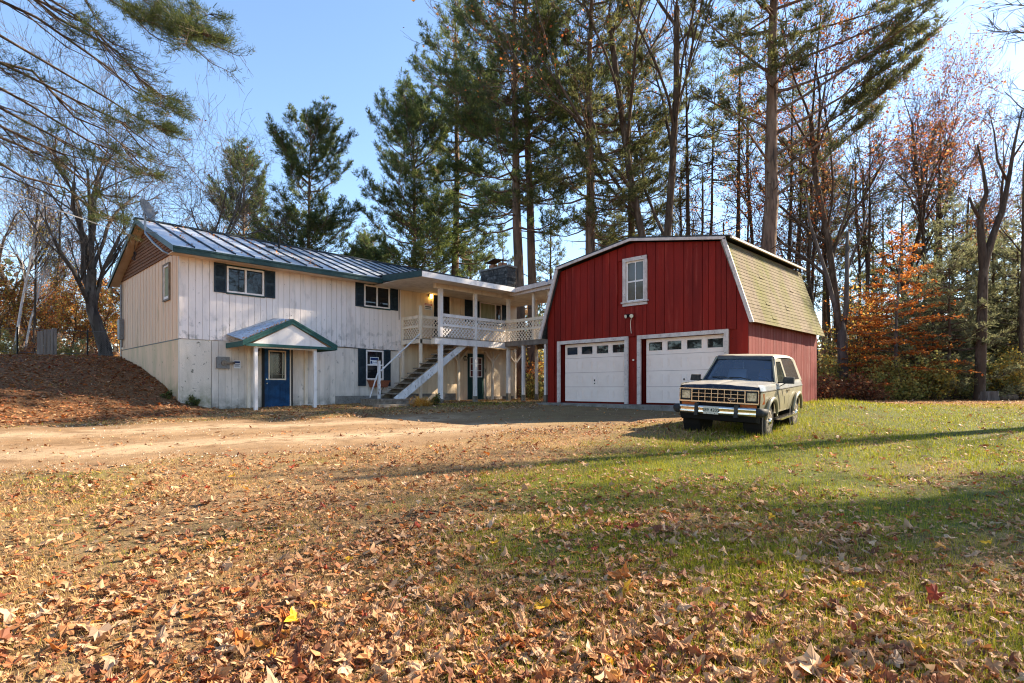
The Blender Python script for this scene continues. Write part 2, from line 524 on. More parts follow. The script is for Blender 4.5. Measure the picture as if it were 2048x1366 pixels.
def greenness(x, y):
    F = CF * x + SF * y
    R = SF * x - CF * y
    k = R / np.maximum(F, 1.5)
    g = smooth01((k + .10 + .05 * np.clip(8 - F, -6, 6)) / .42)
    g = g + .9 * (vnoise(x, y, 1.3, 3) - .5) * (1 - .5 * smooth01((F - 8) / 6)) + .5 * (vnoise(x, y, .45, 5) - .5)
    g = g + .75 * np.exp(-(((x - 14.2) / 3.2) ** 2 + ((y - 16.2) / 1.3) ** 2))       # strip along the porch
    g = g * (1 - .95 * smooth01((F - 19.5 + 2 * (vnoise(x, y, 1.6, 8) - .5)) / 4) * smooth01((R - 4) / 3)) * (1 - .6 * smooth01((F - 25) / 5))
    g = np.where((y > 17.2) & (x < 6), .12 + .3 * smooth01((y - 26) / 1.5), g)
    g = g * (1 - .45 * smooth01((5.6 - F) / 2.6))
    return np.clip(g, 0, 1)

gr = G()
ang = np.linspace(0, 2 * math.pi, 361)[:-1]
rad = np.concatenate([[0.0], np.geomspace(.4, 60, 150), np.geomspace(64, 900, 24)])
AA, RR = np.meshgrid(ang, rad)
gx, gy = RR * np.cos(AA), RR * np.sin(AA)
gz = terr(gx, gy) + np.where(RR < 40, .03 * (vnoise(gx, gy, .9, 11) - .5) + .02 * (vnoise(gx, gy, .31, 12) - .5), 0)
gn = greenness(gx, gy)[..., None]
nz = vnoise(gx, gy, .8, 21)[..., None]
nz2 = vnoise(gx, gy, .22, 22)[..., None]
dry = np.array((.26, .165, .085)) * (1 - nz) + np.array((.155, .10, .052)) * nz
grn = np.array((.085, .105, .022)) * (1 - nz) + np.array((.060, .075, .020)) * nz
gc = dry * (1 - gn) + grn * gn
wood = smooth01((np.hypot(gx, gy) - 23) / 5)[..., None]
gc = gc * (1 - wood) + np.array((.21, .095, .038)) * wood
hill = ((gy > 17.6) & (gx < 6))[..., None] * .8
gc = gc * (1 - hill) + np.array((.17, .075, .034)) * hill
gc = gc * (.72 + .5 * nz2)
n = len(ang)
i = np.arange(len(rad) - 1)[:, None] * n
j = np.arange(n)[None]
gr.add(np.stack([gx, gy, gz], -1).reshape(-1, 3), q=np.stack([i + j, i + n + j, i + n + (j + 1) % n, i + (j + 1) % n], -1).reshape(-1, 4), c=gc.reshape(-1, 3))
MAT['ground'] = M('ground_soil', (.2, .13, .07), .95, [((.07, .045, .025), 9, .52, .72, (1, 1, 1), 6), ((.32, .21, .12), 23, .56, .72, (1, 1, 1), 5)], .9, 35, attr=True, spec=.1)
ground = gr.obj('ground', 'ground', None, True)
ground['kind'] = 'structure'

dv = G()
us = np.linspace(0, 1, 150)
seg = np.concatenate([[0], np.cumsum(np.linalg.norm(np.diff(DRIVE, axis=0), axis=1))])
sx = np.interp(us * seg[-1], seg, DRIVE[:, 0])
sy = np.interp(us * seg[-1], seg, DRIVE[:, 1])
for _ in range(6):
    sx[1:-1] = (sx[:-2] + sx[1:-1] * 2 + sx[2:]) / 4
    sy[1:-1] = (sy[:-2] + sy[1:-1] * 2 + sy[2:]) / 4
sw = np.interp(us * seg[-1], seg, DRIVE_W)
tx, ty = np.gradient(sx), np.gradient(sy)
tl = np.hypot(tx, ty)
nxn, nyn = -ty / tl, tx / tl
vs = np.linspace(-1, 1, 41)
edge = 1 + .36 * (vnoise(sx, sy, 1.3, 31) - .5)[:, None] * np.where(vs > 0, 1, -1)[None] + .25 * (vnoise(sx, sy, .5, 32) - .5)[:, None]
dx = sx[:, None] + nxn[:, None] * vs[None] * sw[:, None] * edge
dy = sy[:, None] + nyn[:, None] * vs[None] * sw[:, None] * edge
dz = terr(dx, dy) + .035 - .085 * np.clip((np.abs(vs)[None] - .8) / .2, 0, 1) ** 1.5 + .02 * (vnoise(dx, dy, .5, 33) - .5)
trk = np.exp(-((np.abs(vs)[None] - .42) / .2) ** 2) * (.75 + .5 * (vnoise(dx, dy, 1.0, 34)))
gar = smooth01((dx - 8.5) / 3.0)
base = np.array((.24, .145, .072))
c1 = np.array((.40, .285, .175))
dc = base + (c1 - base) * np.clip(trk * .95 + .35 * (vnoise(dx, dy, .6, 35) - .4), 0, 1)[..., None]
dc = dc * (1 - gar[..., None]) + np.array((.20, .135, .06)) * gar[..., None]
ef = smooth01((np.abs(vs)[None] - .55 + .5 * (vnoise(dx, dy, .45, 37) - .5)) / .4)[..., None]
dc = dc * (1 - ef) + np.array((.235, .145, .075)) * ef
dc = dc * (.8 + .4 * vnoise(dx, dy, .18, 36)[..., None])
nn = len(vs)
i = np.arange(len(us) - 1)[:, None] * nn
j = np.arange(nn - 1)[None]
dv.add(np.stack([dx, dy, dz], -1).reshape(-1, 3), q=np.stack([i + j, i + nn + j, i + nn + j + 1, i + j + 1], -1).reshape(-1, 4)[:, ::-1], c=dc.reshape(-1, 3))
MAT['drive'] = M('sandy_gravel', (.4, .3, .2), .95, [((.17, .10, .05), 2.2, .50, .68, (1, 1, 1), 7), ((.16, .10, .055), 17, .54, .70, (1, 1, 1), 6), ((.52, .42, .31), 70, .60, .72, (1, 1, 1), 4)], .9, 60, attr=True, spec=.15)
drive = dv.obj('driveway', 'drive', None, True)
drive['kind'] = 'structure'
# ------------------------------------------------------------------ the white house
HX0, HX1, HY0, HY1 = 5.32, 20.35, 19.65, 27.40
ZB, ZS, ZE = .70, 3.04, 5.92            # bottom of walls, storey seam, top of front wall
FW = Wall((0, HY0, 0), (1, 0, 0), (0, -1, 0))          # front wall: u = X, d towards the yard
GW = Wall((HX0, 0, 0), (0, 1, 0), (-1, 0, 0))          # left gable wall: u = Y
house = thing('house', 'two-storey white wooden house with grey metal roof and dark shutters', 'house', (HX0, HY0, .9))

def boards(parent, wall, u0, u1, z0, z1, step, mat, holes=(), gap=.010, d=(-.03, 0.), jit=.004, name='board', top=None):
    """vertical boards over a wall, cut round its openings; each board piece is an object"""
    n = max(1, round((u1 - u0) / step))
    w = (u1 - u0) / n
    for k in range(n):
        a, b = u0 + k * w + gap / 2, u0 + (k + 1) * w - gap / 2
        zt = z1 if top is None else min(top(a), top(b))
        spans = [(z0, zt)]
        for h0, h1, q0, q1 in holes:
            if h1 > a + .02 and h0 < b - .02:
                nw = []
                for s0, s1 in spans:
                    if q0 > s0:
                        nw.append((s0, min(q0, s1)))
                    if q1 < s1:
                        nw.append((max(q1, s0), s1))
                spans = [s for s in nw if s[1] - s[0] > .03]
        dj = rng.uniform(-jit, jit)
        for s0, s1 in spans:
            if top is not None and s1 >= zt - 1e-6:
                ka, kb = top(a), top(b)
                G().hexa([wall.p(a, d[0] + dj, s0), wall.p(b, d[0] + dj, s0), wall.p(b, d[1] + dj, s0), wall.p(a, d[1] + dj, s0),
                          wall.p(a, d[0] + dj, ka), wall.p(b, d[0] + dj, kb), wall.p(b, d[1] + dj, kb), wall.p(a, d[1] + dj, ka)]).obj(name, mat, parent)
            else:
                piece(name, mat, parent, *wall.b(a, b, d[0] + dj, d[1] + dj, s0, s1))

WINS = [(6.66, 7.92, 4.60, 5.52), (11.72, 12.95, 4.66, 5.58), (11.80, 12.65, 1.80, 3.02), (17.80, 19.30, 4.50, 5.56)]
D_BLUE, D_UP, D_LOW = (7.84, 8.88, .70, 3.0), (15.12, 16.08, 3.44, 5.66), (17.10, 18.16, .9, 3.12)
g = G()
FW.box(g, HX0, HX1, -.16, -.06, ZB, ZE)
front = g.obj('front_wall', 'siding_low', house)
boards(front, FW, HX0 + .05, 13.40, ZS, ZE, .203, 'siding', WINS)
boards(front, FW, 13.42, HX1 - .02, ZS + .3, ZE, .203, 'siding_porch', WINS + [D_UP])
boards(front, FW, 6.24, 13.40, .62, ZS - .02, .203, 'siding_low', WINS + [D_BLUE], d=(-.035, -.012), gap=.007, jit=.002)
boards(front, FW, 13.42, HX1 - .02, .85, ZS + .28, .203, 'siding_porch', WINS + [D_LOW], d=(-.035, -.012))
g = G()
FW.box(g, HX0 - .003, 5.78, -.04, .002, .6, ZS - .02)
FW.box(g, 5.784, 6.225, -.04, -.008, .6, ZS - .02)
g.obj('plaster_panel', 'plaster', house)
g = G()
FW.box(g, HX0 - .012, HX0 + .085, -.03, .014, ZS, ZE)
FW.box(g, 13.34, 13.46, -.02, .018, ZS - .3, ZE)
g.obj('corner_board', 'siding', house)
g = G()
FW.box(g, 10.55, 13.9, -.1, .055, .5, 1.20)
FW.box(g, 13.9, 16.35, -.1, .06, .5, 1.26)
FW.box(g, 18.3, HX1, -.1, .03, .5, 1.10)
g.obj('foundation_block', 'concrete', house)
g = G()
FW.box(g, 9.15, 10.5, -.02, .06, .78, .90)
g.obj('sill_board', 'white', house)
# left gable wall
g = G()
GW.box(g, HY0 + .002, HY1, -.12, -.035, ZS, 5.80)
for k in range(58):
    a = HY0 + .004 + k * .1336
    GW.box(g, a, a + .124, -.04, -.006 - .004 * (k % 3), ZS, 5.80)
g.obj('gable_siding', 'gable', house)
g = G()
for k in range(6):
    a = HY0 + .006 + k * 1.29
    GW.box(g, a + .04, min(a + 1.287 + .04, HY1 - .01), -.12, -.005, .55, ZS - .03)
g.obj('gable_base_panel', 'plaster_bounce', house)
g = G()
GW.box(g, HY0 + .02, HY1, -.05, .004, ZS - .03, ZS + .004)
g.obj('seam_strip', 'blackmetal', house)
RID_Y, RID_Z = 23.52, 7.47
def roof_z(y):
    return RID_Z - abs(y - RID_Y) * .382
for k in range(14):
    z0 = 5.785 + k * .115
    z1 = z0 + .125
    zz = z0 + .02
    half = (RID_Z - .16 - zz) / .382
    if half < .12:
        break
    a, b = RID_Y - min(half, RID_Y - HY0 - .01), RID_Y + min(half, HY1 - RID_Y - .01)
    a1, b1 = RID_Y - max(.03, min((RID_Z - .16 - z1) / .382, RID_Y - HY0 - .01)), RID_Y + max(.03, min((RID_Z - .16 - z1) / .382, HY1 - RID_Y - .01))
    g = G().hexa([(HX0 - .035, a, z0), (HX0 - .035, b, z0), (HX0 + .05, b, z0), (HX0 + .05, a, z0), (HX0 - .008, a1, z1), (HX0 - .008, b1, z1), (HX0 + .05, b1, z1), (HX0 + .05, a1, z1)])
    g.obj('shingle_course', 'cedar', house)
# far walls
g = G()
g.box(HX0 + .05, HX1, HY1 - .12, HY1, ZB, 5.9)
g.box(HX1 - .12, HX1, HY0 + .1, HY1 - .12, ZB, 5.9)
g.prism([(HX1 - .12, HY0, 5.9), (HX1 - .12, HY1, 5.9), (HX1 - .12, RID_Y, 7.35)], (.12, 0, 0))
g.obj('far_wall', 'gable', house)
# windows and shutters
def shutter(wall, u0, u1, z0, z1, parent, mat='shutter'):
    g = G()
    wall.frame(g, u0, u1, z0, z1, .05, 0.004, .035)
    wall.box(g, u0 + .05, u1 - .05, .004, .010, z0 + .05, z1 - .05)
    zm = (z0 + z1) / 2
    wall.box(g, u0 + .05, u1 - .05, .010, .033, zm - .04, zm + .04)
    z = z0 + .065
    while z < z1 - .07:
        if abs(z - zm) > .055:
            p = [wall.p(u0 + .05, .010, z), wall.p(u1 - .05, .010, z), wall.p(u1 - .05, .010, z + .012), wall.p(u0 + .05, .010, z + .012),
                 wall.p(u0 + .05, .030, z - .014), wall.p(u1 - .05, .030, z - .014), wall.p(u1 - .05, .030, z - .004), wall.p(u0 + .05, .030, z - .004)]
            g.hexa(p)
        z += .036
    return g.obj('shutter', mat, parent)

def slider(wall, u0, u1, z0, z1, parent, fm='white', trim='green', vertical=True, split=.5, gm=('glass', 'glass')):
    g = G()
    wall.frame(g, u0, u1, z0, z1, .055, -.03, .03)
    if vertical:
        um = u0 + (u1 - u0) * split
        wall.box(g, um - .03, um + .03, -.03, .022, z0 + .055, z1 - .055)
    else:
        zm = z0 + (z1 - z0) * split
        wall.box(g, u0 + .055, u1 - .055, -.03, .022, zm - .025, zm + .025)
    w = g.obj('window', fm, parent)
    if vertical:
        rects = [(u0 + .055, um - .03, z0 + .055, z1 - .055), (um + .03, u1 - .055, z0 + .055, z1 - .055)]
    else:
        rects = [(u0 + .055, u1 - .055, z0 + .055, zm - .025), (u0 + .055, u1 - .055, zm + .025, z1 - .055)]
    for k, r in enumerate(rects):
        g = G()
        wall.box(g, r[0], r[1], -.032, -.012 if k == 0 else -.004, r[2], r[3])
        g.obj('pane', gm[k], w)
    if trim:
        g = G()
        wall.box(g, u0 - .02, u1 + .02, 0.0, .034, z1, z1 + .05)
        wall.box(g, u0 - .02, u1 + .02, 0.0, .034, z0 - .05, z0)
        g.obj('window_trim', trim, w)
    return w

slider(FW, 6.69, 7.89, 4.63, 5.49, house)
shutter(FW, 6.30, 6.665, 4.60, 5.55, house)
shutter(FW, 7.915, 8.27, 4.60, 5.53, house)
slider(FW, 11.75, 12.92, 4.69, 5.55, house)
shutter(FW, 11.37, 11.725, 4.66, 5.61, house)
shutter(FW, 12.95, 13.31, 4.66, 5.61, house)
slider(FW, 11.83, 12.62, 1.83, 2.99, house, trim=None, vertical=False, split=.5)
shutter(FW, 11.49, 11.825, 1.58, 3.03, house)
shutter(FW, 12.625, 12.95, 1.58, 3.03, house)
slider(FW, 17.83, 19.27, 4.53, 5.53, house, split=.72, gm=('blind', 'glass'))
shutter(FW, 16.92, 17.80, 4.50, 5.60, house)
shutter(FW, 19.30, 19.62, 4.50, 5.60, house)
w = slider(GW, 20.72, 21.32, 4.40, 5.50, house, trim=None, vertical=False, split=.06, gm=('glass', 'blind'))
g = G()
GW.frame(g, 20.66, 21.38, 4.34, 5.56, .06, 0, .045)
g.obj('window_trim', 'wood_old', w)
# doors
def panel_door(wall, u0, u1, z0, z1, mat, parent, name='door'):
    g = G()
    wall.box(g, u0, u1, -.05, -.012, z0, z1)
    um = (u0 + u1) / 2
    for a, b in ((u0 + .13, um - .06), (um + .06, u1 - .13)):
        wall.frame(g, a, b, z0 + .22, z0 + .80, .022, -.012, -.002)
        wall.box(g, a + .05, b - .05, -.012, -.004, z0 + .27, z0 + .75)
    return g.obj(name, mat, parent)

door = panel_door(FW, 7.92, 8.80, .84, 2.93, 'blue_door', house)
door['label'] = 'blue panelled front door with leaded glass light'
g = G()
FW.frame(g, 8.05, 8.66, 1.78, 2.80, .045, -.012, .008)
g.obj('glass_frame', 'cream', door)
g = G()
FW.box(g, 8.095, 8.615, -.013, -.008, 1.825, 2.755)
g.obj('leaded_pane', 'leadglass', door)
g = G()
cx = 8.355
def came(pts):
    g.polyline([FW.p(a, -.004, b) for a, b in pts], .006, 4)
came([(8.17, 1.84), (8.17, 2.75)]); came([(8.54, 1.84), (8.54, 2.75)]); came([(8.1, 1.98), (8.61, 1.98)]); came([(8.1, 2.66), (8.61, 2.66)])
for s_ in (-1, 1):
    came([(cx, 2.66), (cx + s_ * .10, 2.50), (cx + s_ * .03, 2.36), (cx + s_ * .13, 2.24), (cx, 2.05)])
    came([(cx + s_ * .02, 2.48), (cx + s_ * .12, 2.36), (cx + s_ * .02, 2.22), (cx + s_ * .09, 2.08), (cx, 1.98)])
g.obj('lead_came', 'lead', door)
g = G()
g.disc(FW.p(7.985, -.012, 1.80), (0, -1, 0), .028, .02, 12)
g.disc(FW.p(7.985, -.012, 1.66), (0, -1, 0), .03, .03, 12)
g.disc(FW.p(7.985, .018, 1.66), (0, -1, 0), .032, .03, 12, .02)
g.obj('door_knob', 'chrome', door)
g = G()
FW.box(g, 7.84, 7.915, -.06, .012, .80, 3.0)
FW.box(g, 8.845, 8.90, -.06, .012, .80, 3.0)
FW.box(g, 7.915, 8.845, -.06, .010, 2.945, 3.0)
g.obj('door_frame', 'blackmetal', house)
g = G()
FW.box(g, 8.802, 8.842, -.05, .008, .84, 2.94)
FW.box(g, 7.918, 8.80, -.05, .018, .79, .838)
g.obj('door_jamb', 'cream', house)

d2 = panel_door(FW, 15.15, 16.05, 3.50, 5.60, 'dark_door', house)
d2['label'] = 'dark upper storey door behind the porch post'
g = G()
FW.frame(g, 15.10, 16.10, 3.50, 5.66, .05, -.02, .02, False)
g.obj('door_frame', 'cream', house)
g = G()
FW.box(g, 15.30, 15.90, -.012, -.006, 4.3, 5.45)
g.obj('door_pane', 'glass', d2)
d3 = panel_door(FW, 17.15, 18.12, .98, 3.08, 'green_door', house)
d3['label'] = 'dark green ground floor door with nine small panes'
g = G()
FW.frame(g, 17.24, 18.00, 2.0, 2.92, .04, -.012, .006)
for k in (1, 2):
    FW.box(g, 17.28, 17.96, -.012, .004, 2.0 + k * .306 - .012, 2.0 + k * .306 + .012)
    FW.box(g, 17.28 + k * .227 - .012, 17.28 + k * .227 + .012, -.012, .002, 2.04, 2.88)
g.obj('glazing_bars', 'white', d3)
for i in range(3):
    for j in range(3):
        piece('door_light', 'redglass', d3, *FW.b(17.285 + i * .227, 17.495 + i * .227, -.014, -.008, 2.035 + j * .29, 2.30 + j * .29))

# main roof: panels, seams, fascia, soffit
RX0, RX1, EY0, EZ0 = 4.95, 20.38, 19.0, roof_z(19.0)
EY1 = 2 * RID_Y - EY0
g = G()
g.prism([(RX0 + .06, EY0 + .05, EZ0 - .02), (RX0 + .06, RID_Y, RID_Z - .035), (RX0 + .06, EY1 - .05, EZ0 - .02), (RX0 + .06, EY1 - .05, EZ0 - .10), (RX0 + .06, RID_Y, RID_Z - .13), (RX0 + .06, EY0 + .05, EZ0 - .10)], (RX1 - RX0 - .08, 0, 0))
roof = g.obj('roof', 'soffit', house)
n = 26
w = (RX1 - RX0) / n
slope = math.atan(.382)
for k in range(n):
    x0, x1 = RX0 + k * w, RX0 + (k + 1) * w
    dz = rng.uniform(-.003, .003)
    G().hexa([(x0 + .004, EY0 - .01, EZ0 - .004 + dz), (x1 - .004, EY0 - .01, EZ0 - .004 + dz), (x1 - .004, RID_Y, RID_Z - .012 + dz), (x0 + .004, RID_Y, RID_Z - .012 + dz),
              (x0 + .004, EY0 - .01, EZ0 + .014 + dz), (x1 - .004, EY0 - .01, EZ0 + .014 + dz), (x1 - .004, RID_Y, RID_Z + .006 + dz), (x0 + .004, RID_Y, RID_Z + .006 + dz)]).obj('roof_panel', 'metal_roof', roof)
    if k:
        G().bar((x0, EY0 + .0, EZ0 + .035), (x0, RID_Y, RID_Z + .027), .045, .05).obj('standing_seam', 'seam', roof)
g = G()
g.hexa([(RX0, RID_Y, RID_Z - .03), (RX1, RID_Y, RID_Z - .03), (RX1, EY1, EZ0 - .02), (RX0, EY1, EZ0 - .02), (RX0, RID_Y, RID_Z), (RX1, RID_Y, RID_Z), (RX1, EY1, EZ0 + .01), (RX0, EY1, EZ0 + .01)])
g.obj('back_slope', 'metal_roof', roof)
G().bar((RX0 - .02, RID_Y, RID_Z + .02), (RX1, RID_Y, RID_Z + .02), .22, .05).obj('ridge_cap', 'seam', roof)
g = G()
g.box(RX0 + .02, 12.14, EY0 - .08, EY0 + .03, EZ0 - .20, EZ0 - .012)
g.box(RX0 + .02, 12.14, EY0 - .10, EY0 - .082, EZ0 - .07, EZ0 - .03)
g.obj('gutter', 'green', house)
g = G()
g.hexa([(RX0, EY0 - .06, EZ0 - .19), (RX0 + .05, EY0 - .06, EZ0 - .19), (RX0 + .05, RID_Y, RID_Z - .17), (RX0, RID_Y, RID_Z - .17),
        (RX0, EY0 - .06, EZ0 - .01), (RX0 + .05, EY0 - .06, EZ0 - .01), (RX0 + .05, RID_Y, RID_Z + .01), (RX0, RID_Y, RID_Z + .01)])
g.hexa([(RX0, RID_Y, RID_Z - .17), (RX0 + .05, RID_Y, RID_Z - .17), (RX0 + .05, EY1, EZ0 - .17), (RX0, EY1, EZ0 - .17),
        (RX0, RID_Y, RID_Z + .01), (RX0 + .05, RID_Y, RID_Z + .01), (RX0 + .05, EY1, EZ0 + .01), (RX0, EY1, EZ0 + .01)])
g.obj('rake_board', 'green', house)
g = G()
g.box(RX0 + .05, 12.1, EY0 + .03, HY0 + .03, EZ0 - .16, EZ0 - .14)
g.obj('eave_soffit', 'soffit', house)
g = G()
g.polyline([(9.55, 22.3, 7.0), (9.55, 22.3, 7.42)], .045, 8)
g.obj('vent_pipe', 'blackmetal', house)
g = G().box(8.95, 9.2, 21.9, 22.15, 6.84, 6.96)
g.obj('roof_vent', 'blackmetal', house)
g = G()
g.polyline([FW.p(13.36, .03, 5.7), FW.p(13.37, .035, 5.2), FW.p(13.355, .03, 4.6), FW.p(13.36, .03, 4.3)], .011, 5)
g.polyline([FW.p(9.6, .015, 3.06), FW.p(11.2, .015, 3.05), FW.p(12.3, .02, 3.0), FW.p(13.3, .015, 3.02)], .010, 5)
g.obj('wall_cable', 'blackwire', house)
# meter box and pipe on the front wall, service entrance at the back gable corner
g = G()
FW.box(g, 6.37, 6.74, 0, .10, 2.14, 2.50)
FW.frame(g, 6.36, 6.75, 2.13, 2.51, .02, .1, .106)
mb = g.obj('utility_box', 'grey_metal', house)
g = G().disc(FW.p(6.57, .10, 2.31), (0, -1, 0), .085, .07, 16)
g.polyline([FW.p(6.57, .14, 2.31), FW.p(6.82, .12, 2.32), FW.p(6.90, .04, 2.32)], [.05, .042, .042], 10)
g.obj('dryer_pipe', 'wood_old', mb)
g = G()
g.polyline([GW.p(27.2, .06, 5.65), GW.p(27.2, .06, 4.0)], .04, 8)
GW.box(g, 27.0, 27.36, .0, .16, 3.45, 4.25)
g.polyline([GW.p(27.1, .06, 3.45), GW.p(27.1, .06, 3.16), GW.p(26.9, .1, 3.14)], .035, 8)
g.obj('service_box', 'grey_metal', house)

# chimney (stone by stone)
ch = thing('chimney', 'square dark stone chimney with clay flue at the far end of the house roof', 'chimney', (20.7, 21.4, .9))
CX0, CX1, CY0, CY1, CZ1 = 20.42, 21.02, 20.40, 22.42, 7.75
g = G().box(CX0 + .03, CX1 - .03, CY0 + .03, CY1 - .03, .7, CZ1 - .06)
core = g.obj('mortar_core', 'mortar', ch)
for face in range(2):
    z = 4.9
    row = 0
    while z < CZ1 - .12:
        h = rng.uniform(.13, .2)
        u, ue = (CY0, CY1) if face == 0 else (CX0, CX1)
        while u < ue - .05:
            l = min(rng.uniform(.16, .42), ue - u)
            if ue - u - l < .1:
                l = ue - u
            pr = rng.uniform(0, .025)
            if face == 0:
                b = (CX0 - pr, CX0 + .05, u + .008, u + l - .008, z + .008, min(z + h, CZ1 - .08) - .006)
            else:
                b = (u + .008, u + l - .008, CY0 - pr, CY0 + .05, z + .008, min(z + h, CZ1 - .08) - .006)
            piece('stone', 'stone', core, *b)
            u += l
        z += h
G().box(CX0 - .06, CX1 + .06, CY0 - .06, CY1 + .06, CZ1 - .07, CZ1 + .02).obj('cap_slab', 'concrete', ch)
for y in (21.05, 21.75):
    G().box(CX0 + .14, CX1 - .14, y - .17, y + .17, CZ1 + .02, CZ1 + .24).obj('clay_flue', 'terracotta', ch)
g = G()
g.prism([(CX0, 20.75, CZ1 + .36), (CX0, 21.4, CZ1 + .50), (CX0, 22.05, CZ1 + .36), (CX0, 22.05, CZ1 + .33), (CX0, 21.4, CZ1 + .46), (CX0, 20.75, CZ1 + .33)], (.6, 0, 0))
for y in (20.85, 21.95):
    for x in (CX0 + .08, CX1 - .08):
        g.polyline([(x, y, CZ1), (x, y, CZ1 + .36)], .015, 5)
g.obj('rain_cap', 'blackmetal', ch)

# portico over the blue door
po = thing('portico', 'small gabled portico with green trim over the blue door', 'portico', (8.2, 18.9, .88))
PX0, PX1, PYF, PZE, PXM, PZA = 6.71, 9.74, 18.15, 2.93, 8.22, 3.68
def pslope(x):
    return PZE + (PZA - PZE) * (1 - abs(x - PXM) / (PXM - PX0))
g = G()
nc = 12
for k in range(nc):
    x0 = PX0 - .03 + k * (PXM - PX0 + .03) / nc
    x1 = x0 + (PXM - PX0 + .03) / nc
ncy = 30
yv = np.linspace(PYF + .06, HY0 - .005, ncy * 4 + 1)
zw = .014 * np.cos(np.arange(len(yv)) * math.pi / 2)
for s_ in (0, 1):
    xe, xm = (PX0 - .03, PXM) if s_ == 0 else (PX1 + .03, PXM)
    up_ = .26 * (yv - yv[0]) / (yv[-1] - yv[0])          # the sheet rises towards the wall
    a = np.stack([np.full_like(yv, xe), yv, pslope(PX0) + .06 + zw + up_], 1)
    b = np.stack([np.full_like(yv, xm), yv, PZA + .075 + zw + up_ * .55], 1)
    m = len(yv)
    i = np.arange(m - 1)
    g.add(np.vstack([a, b]), q=np.stack([i, i + 1, m + i + 1, m + i], 1))
pr = g.obj('corrugated_roof', 'corr', po)
g = G()
g.prism([(PX0, PYF + .06, PZE + .02), (PXM, PYF + .06, PZA + .03), (PX1, PYF + .06, PZE + .02), (PX1, PYF + .06, PZE - .02), (PXM, PYF + .06, PZA - .02), (PX0, PYF + .06, PZE - .02)], (0, HY0 - PYF - .07, 0))
g.obj('roof_deck', 'soffit', po)
g = G()
for s_ in (-1, 1):
    xe = PX0 - .06 if s_ < 0 else PX1 + .06
    ze = PZE - .02
    g.hexa([(xe, PYF - .02, ze - .10), (PXM, PYF - .02, PZA - .09), (PXM, PYF + .05, PZA - .09), (xe, PYF + .05, ze - .10), (xe, PYF - .02, ze + .06), (PXM, PYF - .02, PZA + .07), (PXM, PYF + .05, PZA + .07), (xe, PYF + .05, ze + .06)])
    g.hexa([(xe, PYF - .035, ze + .0), (PXM, PYF - .035, PZA + .015), (PXM, PYF - .021, PZA + .015), (xe, PYF - .021, ze + .0), (xe, PYF - .035, ze + .07), (PXM, PYF - .035, PZA + .08), (PXM, PYF - .021, PZA + .08), (xe, PYF - .021, ze + .07)])
g.box(PX0 + .02, PX1 - .02, PYF + .0, PYF + .05, PZE - .12, PZE - .03)
g.box(PX0 - .05, PX0 - .01, PYF + .052, HY0 - .01, PZE - .13, PZE + .03)
g.box(PX1 + .01, PX1 + .05, PYF + .052, HY0 - .01, PZE - .13, PZE + .03)
g.obj('fascia', 'teal', po)
G().prism([(PX0 + .25, PYF + .052, PZE - .03), (PX1 - .25, PYF + .052, PZE - .03), (PXM, PYF + .052, PZA - .10)], (0, .02, 0)).obj('gable_panel', 'white', po)
for x in (7.10, 9.06):
    G().box(x - .05, x + .05, 18.26, 18.36, .72, PZE - .1).obj('post', 'white', po)
g = G()
g.box(7.04, 9.12, 18.27, 18.35, PZE - .16, PZE - .12)
g.obj('beam', 'white', po)
for k, (a, b) in enumerate(((7.33, 7.43), (9.33, 9.43))):
    G().box(a, b, HY0 - .06, HY0 - .022 + .03, .72, PZE - .02).obj('side_trim', 'cream', po)
g = G()
g.box(7.62, 7.68, HY0 - .09, HY0 - .01, 2.58, 2.82)
g.box(7.60, 7.70, HY0 - .13, HY0 - .03, 2.76, 2.80)
g.obj('wall_lantern', 'blackmetal', po)
# leaf litter caught along the portico eave is added with the leaves
def notice(name, label, wall, u0, u1, z0, z1, d, rows, cat='notice', mat='paper'):
    t = thing(name, label, cat, wall.p((u0 + u1) / 2, d, z0))
    g = G()
    wall.box(g, u0, u1, d, d + .004, z0, z1)
    g.obj('sheet', mat, t)
    for (a, b, c, e, m) in rows:
        g = G()
        wall.box(g, u0 + (u1 - u0) * a, u0 + (u1 - u0) * b, d + .004, d + .0065, z0 + (z1 - z0) * c, z0 + (z1 - z0) * e)
        g.obj('print', m, t)
    return t
notice('paper_notice', 'white paper notice with blue heading beside the grey pipe', FW, 6.90, 7.12, 2.15, 2.41, .02, [(.1, .9, .66, .90, 'ink'), (.12, .88, .46, .52, 'ink'), (.12, .80, .34, .38, 'ink'), (.12, .85, .22, .26, 'ink')])
# ------------------------------------------------------------------ writing
def text_mesh(body, size, mat, name='lettering', bold=.0, align='CENTER'):
    cu = bpy.data.curves.new('t', 'FONT')
    cu.body = body
    cu.size = size
    cu.align_x = align
    cu.align_y = 'CENTER'
    cu.extrude = .0008
    cu.offset = bold
    o = bpy.data.objects.new('t', cu)
    COL.objects.link(o)
    dg = bpy.context.evaluated_depsgraph_get()
    me = bpy.data.meshes.new_from_object(o.evaluated_get(dg))
    bpy.data.objects.remove(o)
    bpy.data.curves.remove(cu)
    me.name = name
    me.materials.clear()
    me.materials.append(MAT[mat])
    return me

def text_on(wall, body, u, d, z, size, mat, parent, bold=0, flip=1):
    """lettering facing out of a wall"""
    me = text_mesh(body, size, mat, 'lettering', bold)
    ux = wall.u * flip
    m = Matrix(((ux.x, 0, wall.d.x, 0), (ux.y, 0, wall.d.y, 0), (0, 1, 0, 0), (0, 0, 0, 1)))
    me.transform(m)
    me.transform(Matrix.Translation(Vector(wall.p(u, d, z))))
    return link('lettering', me, parent)

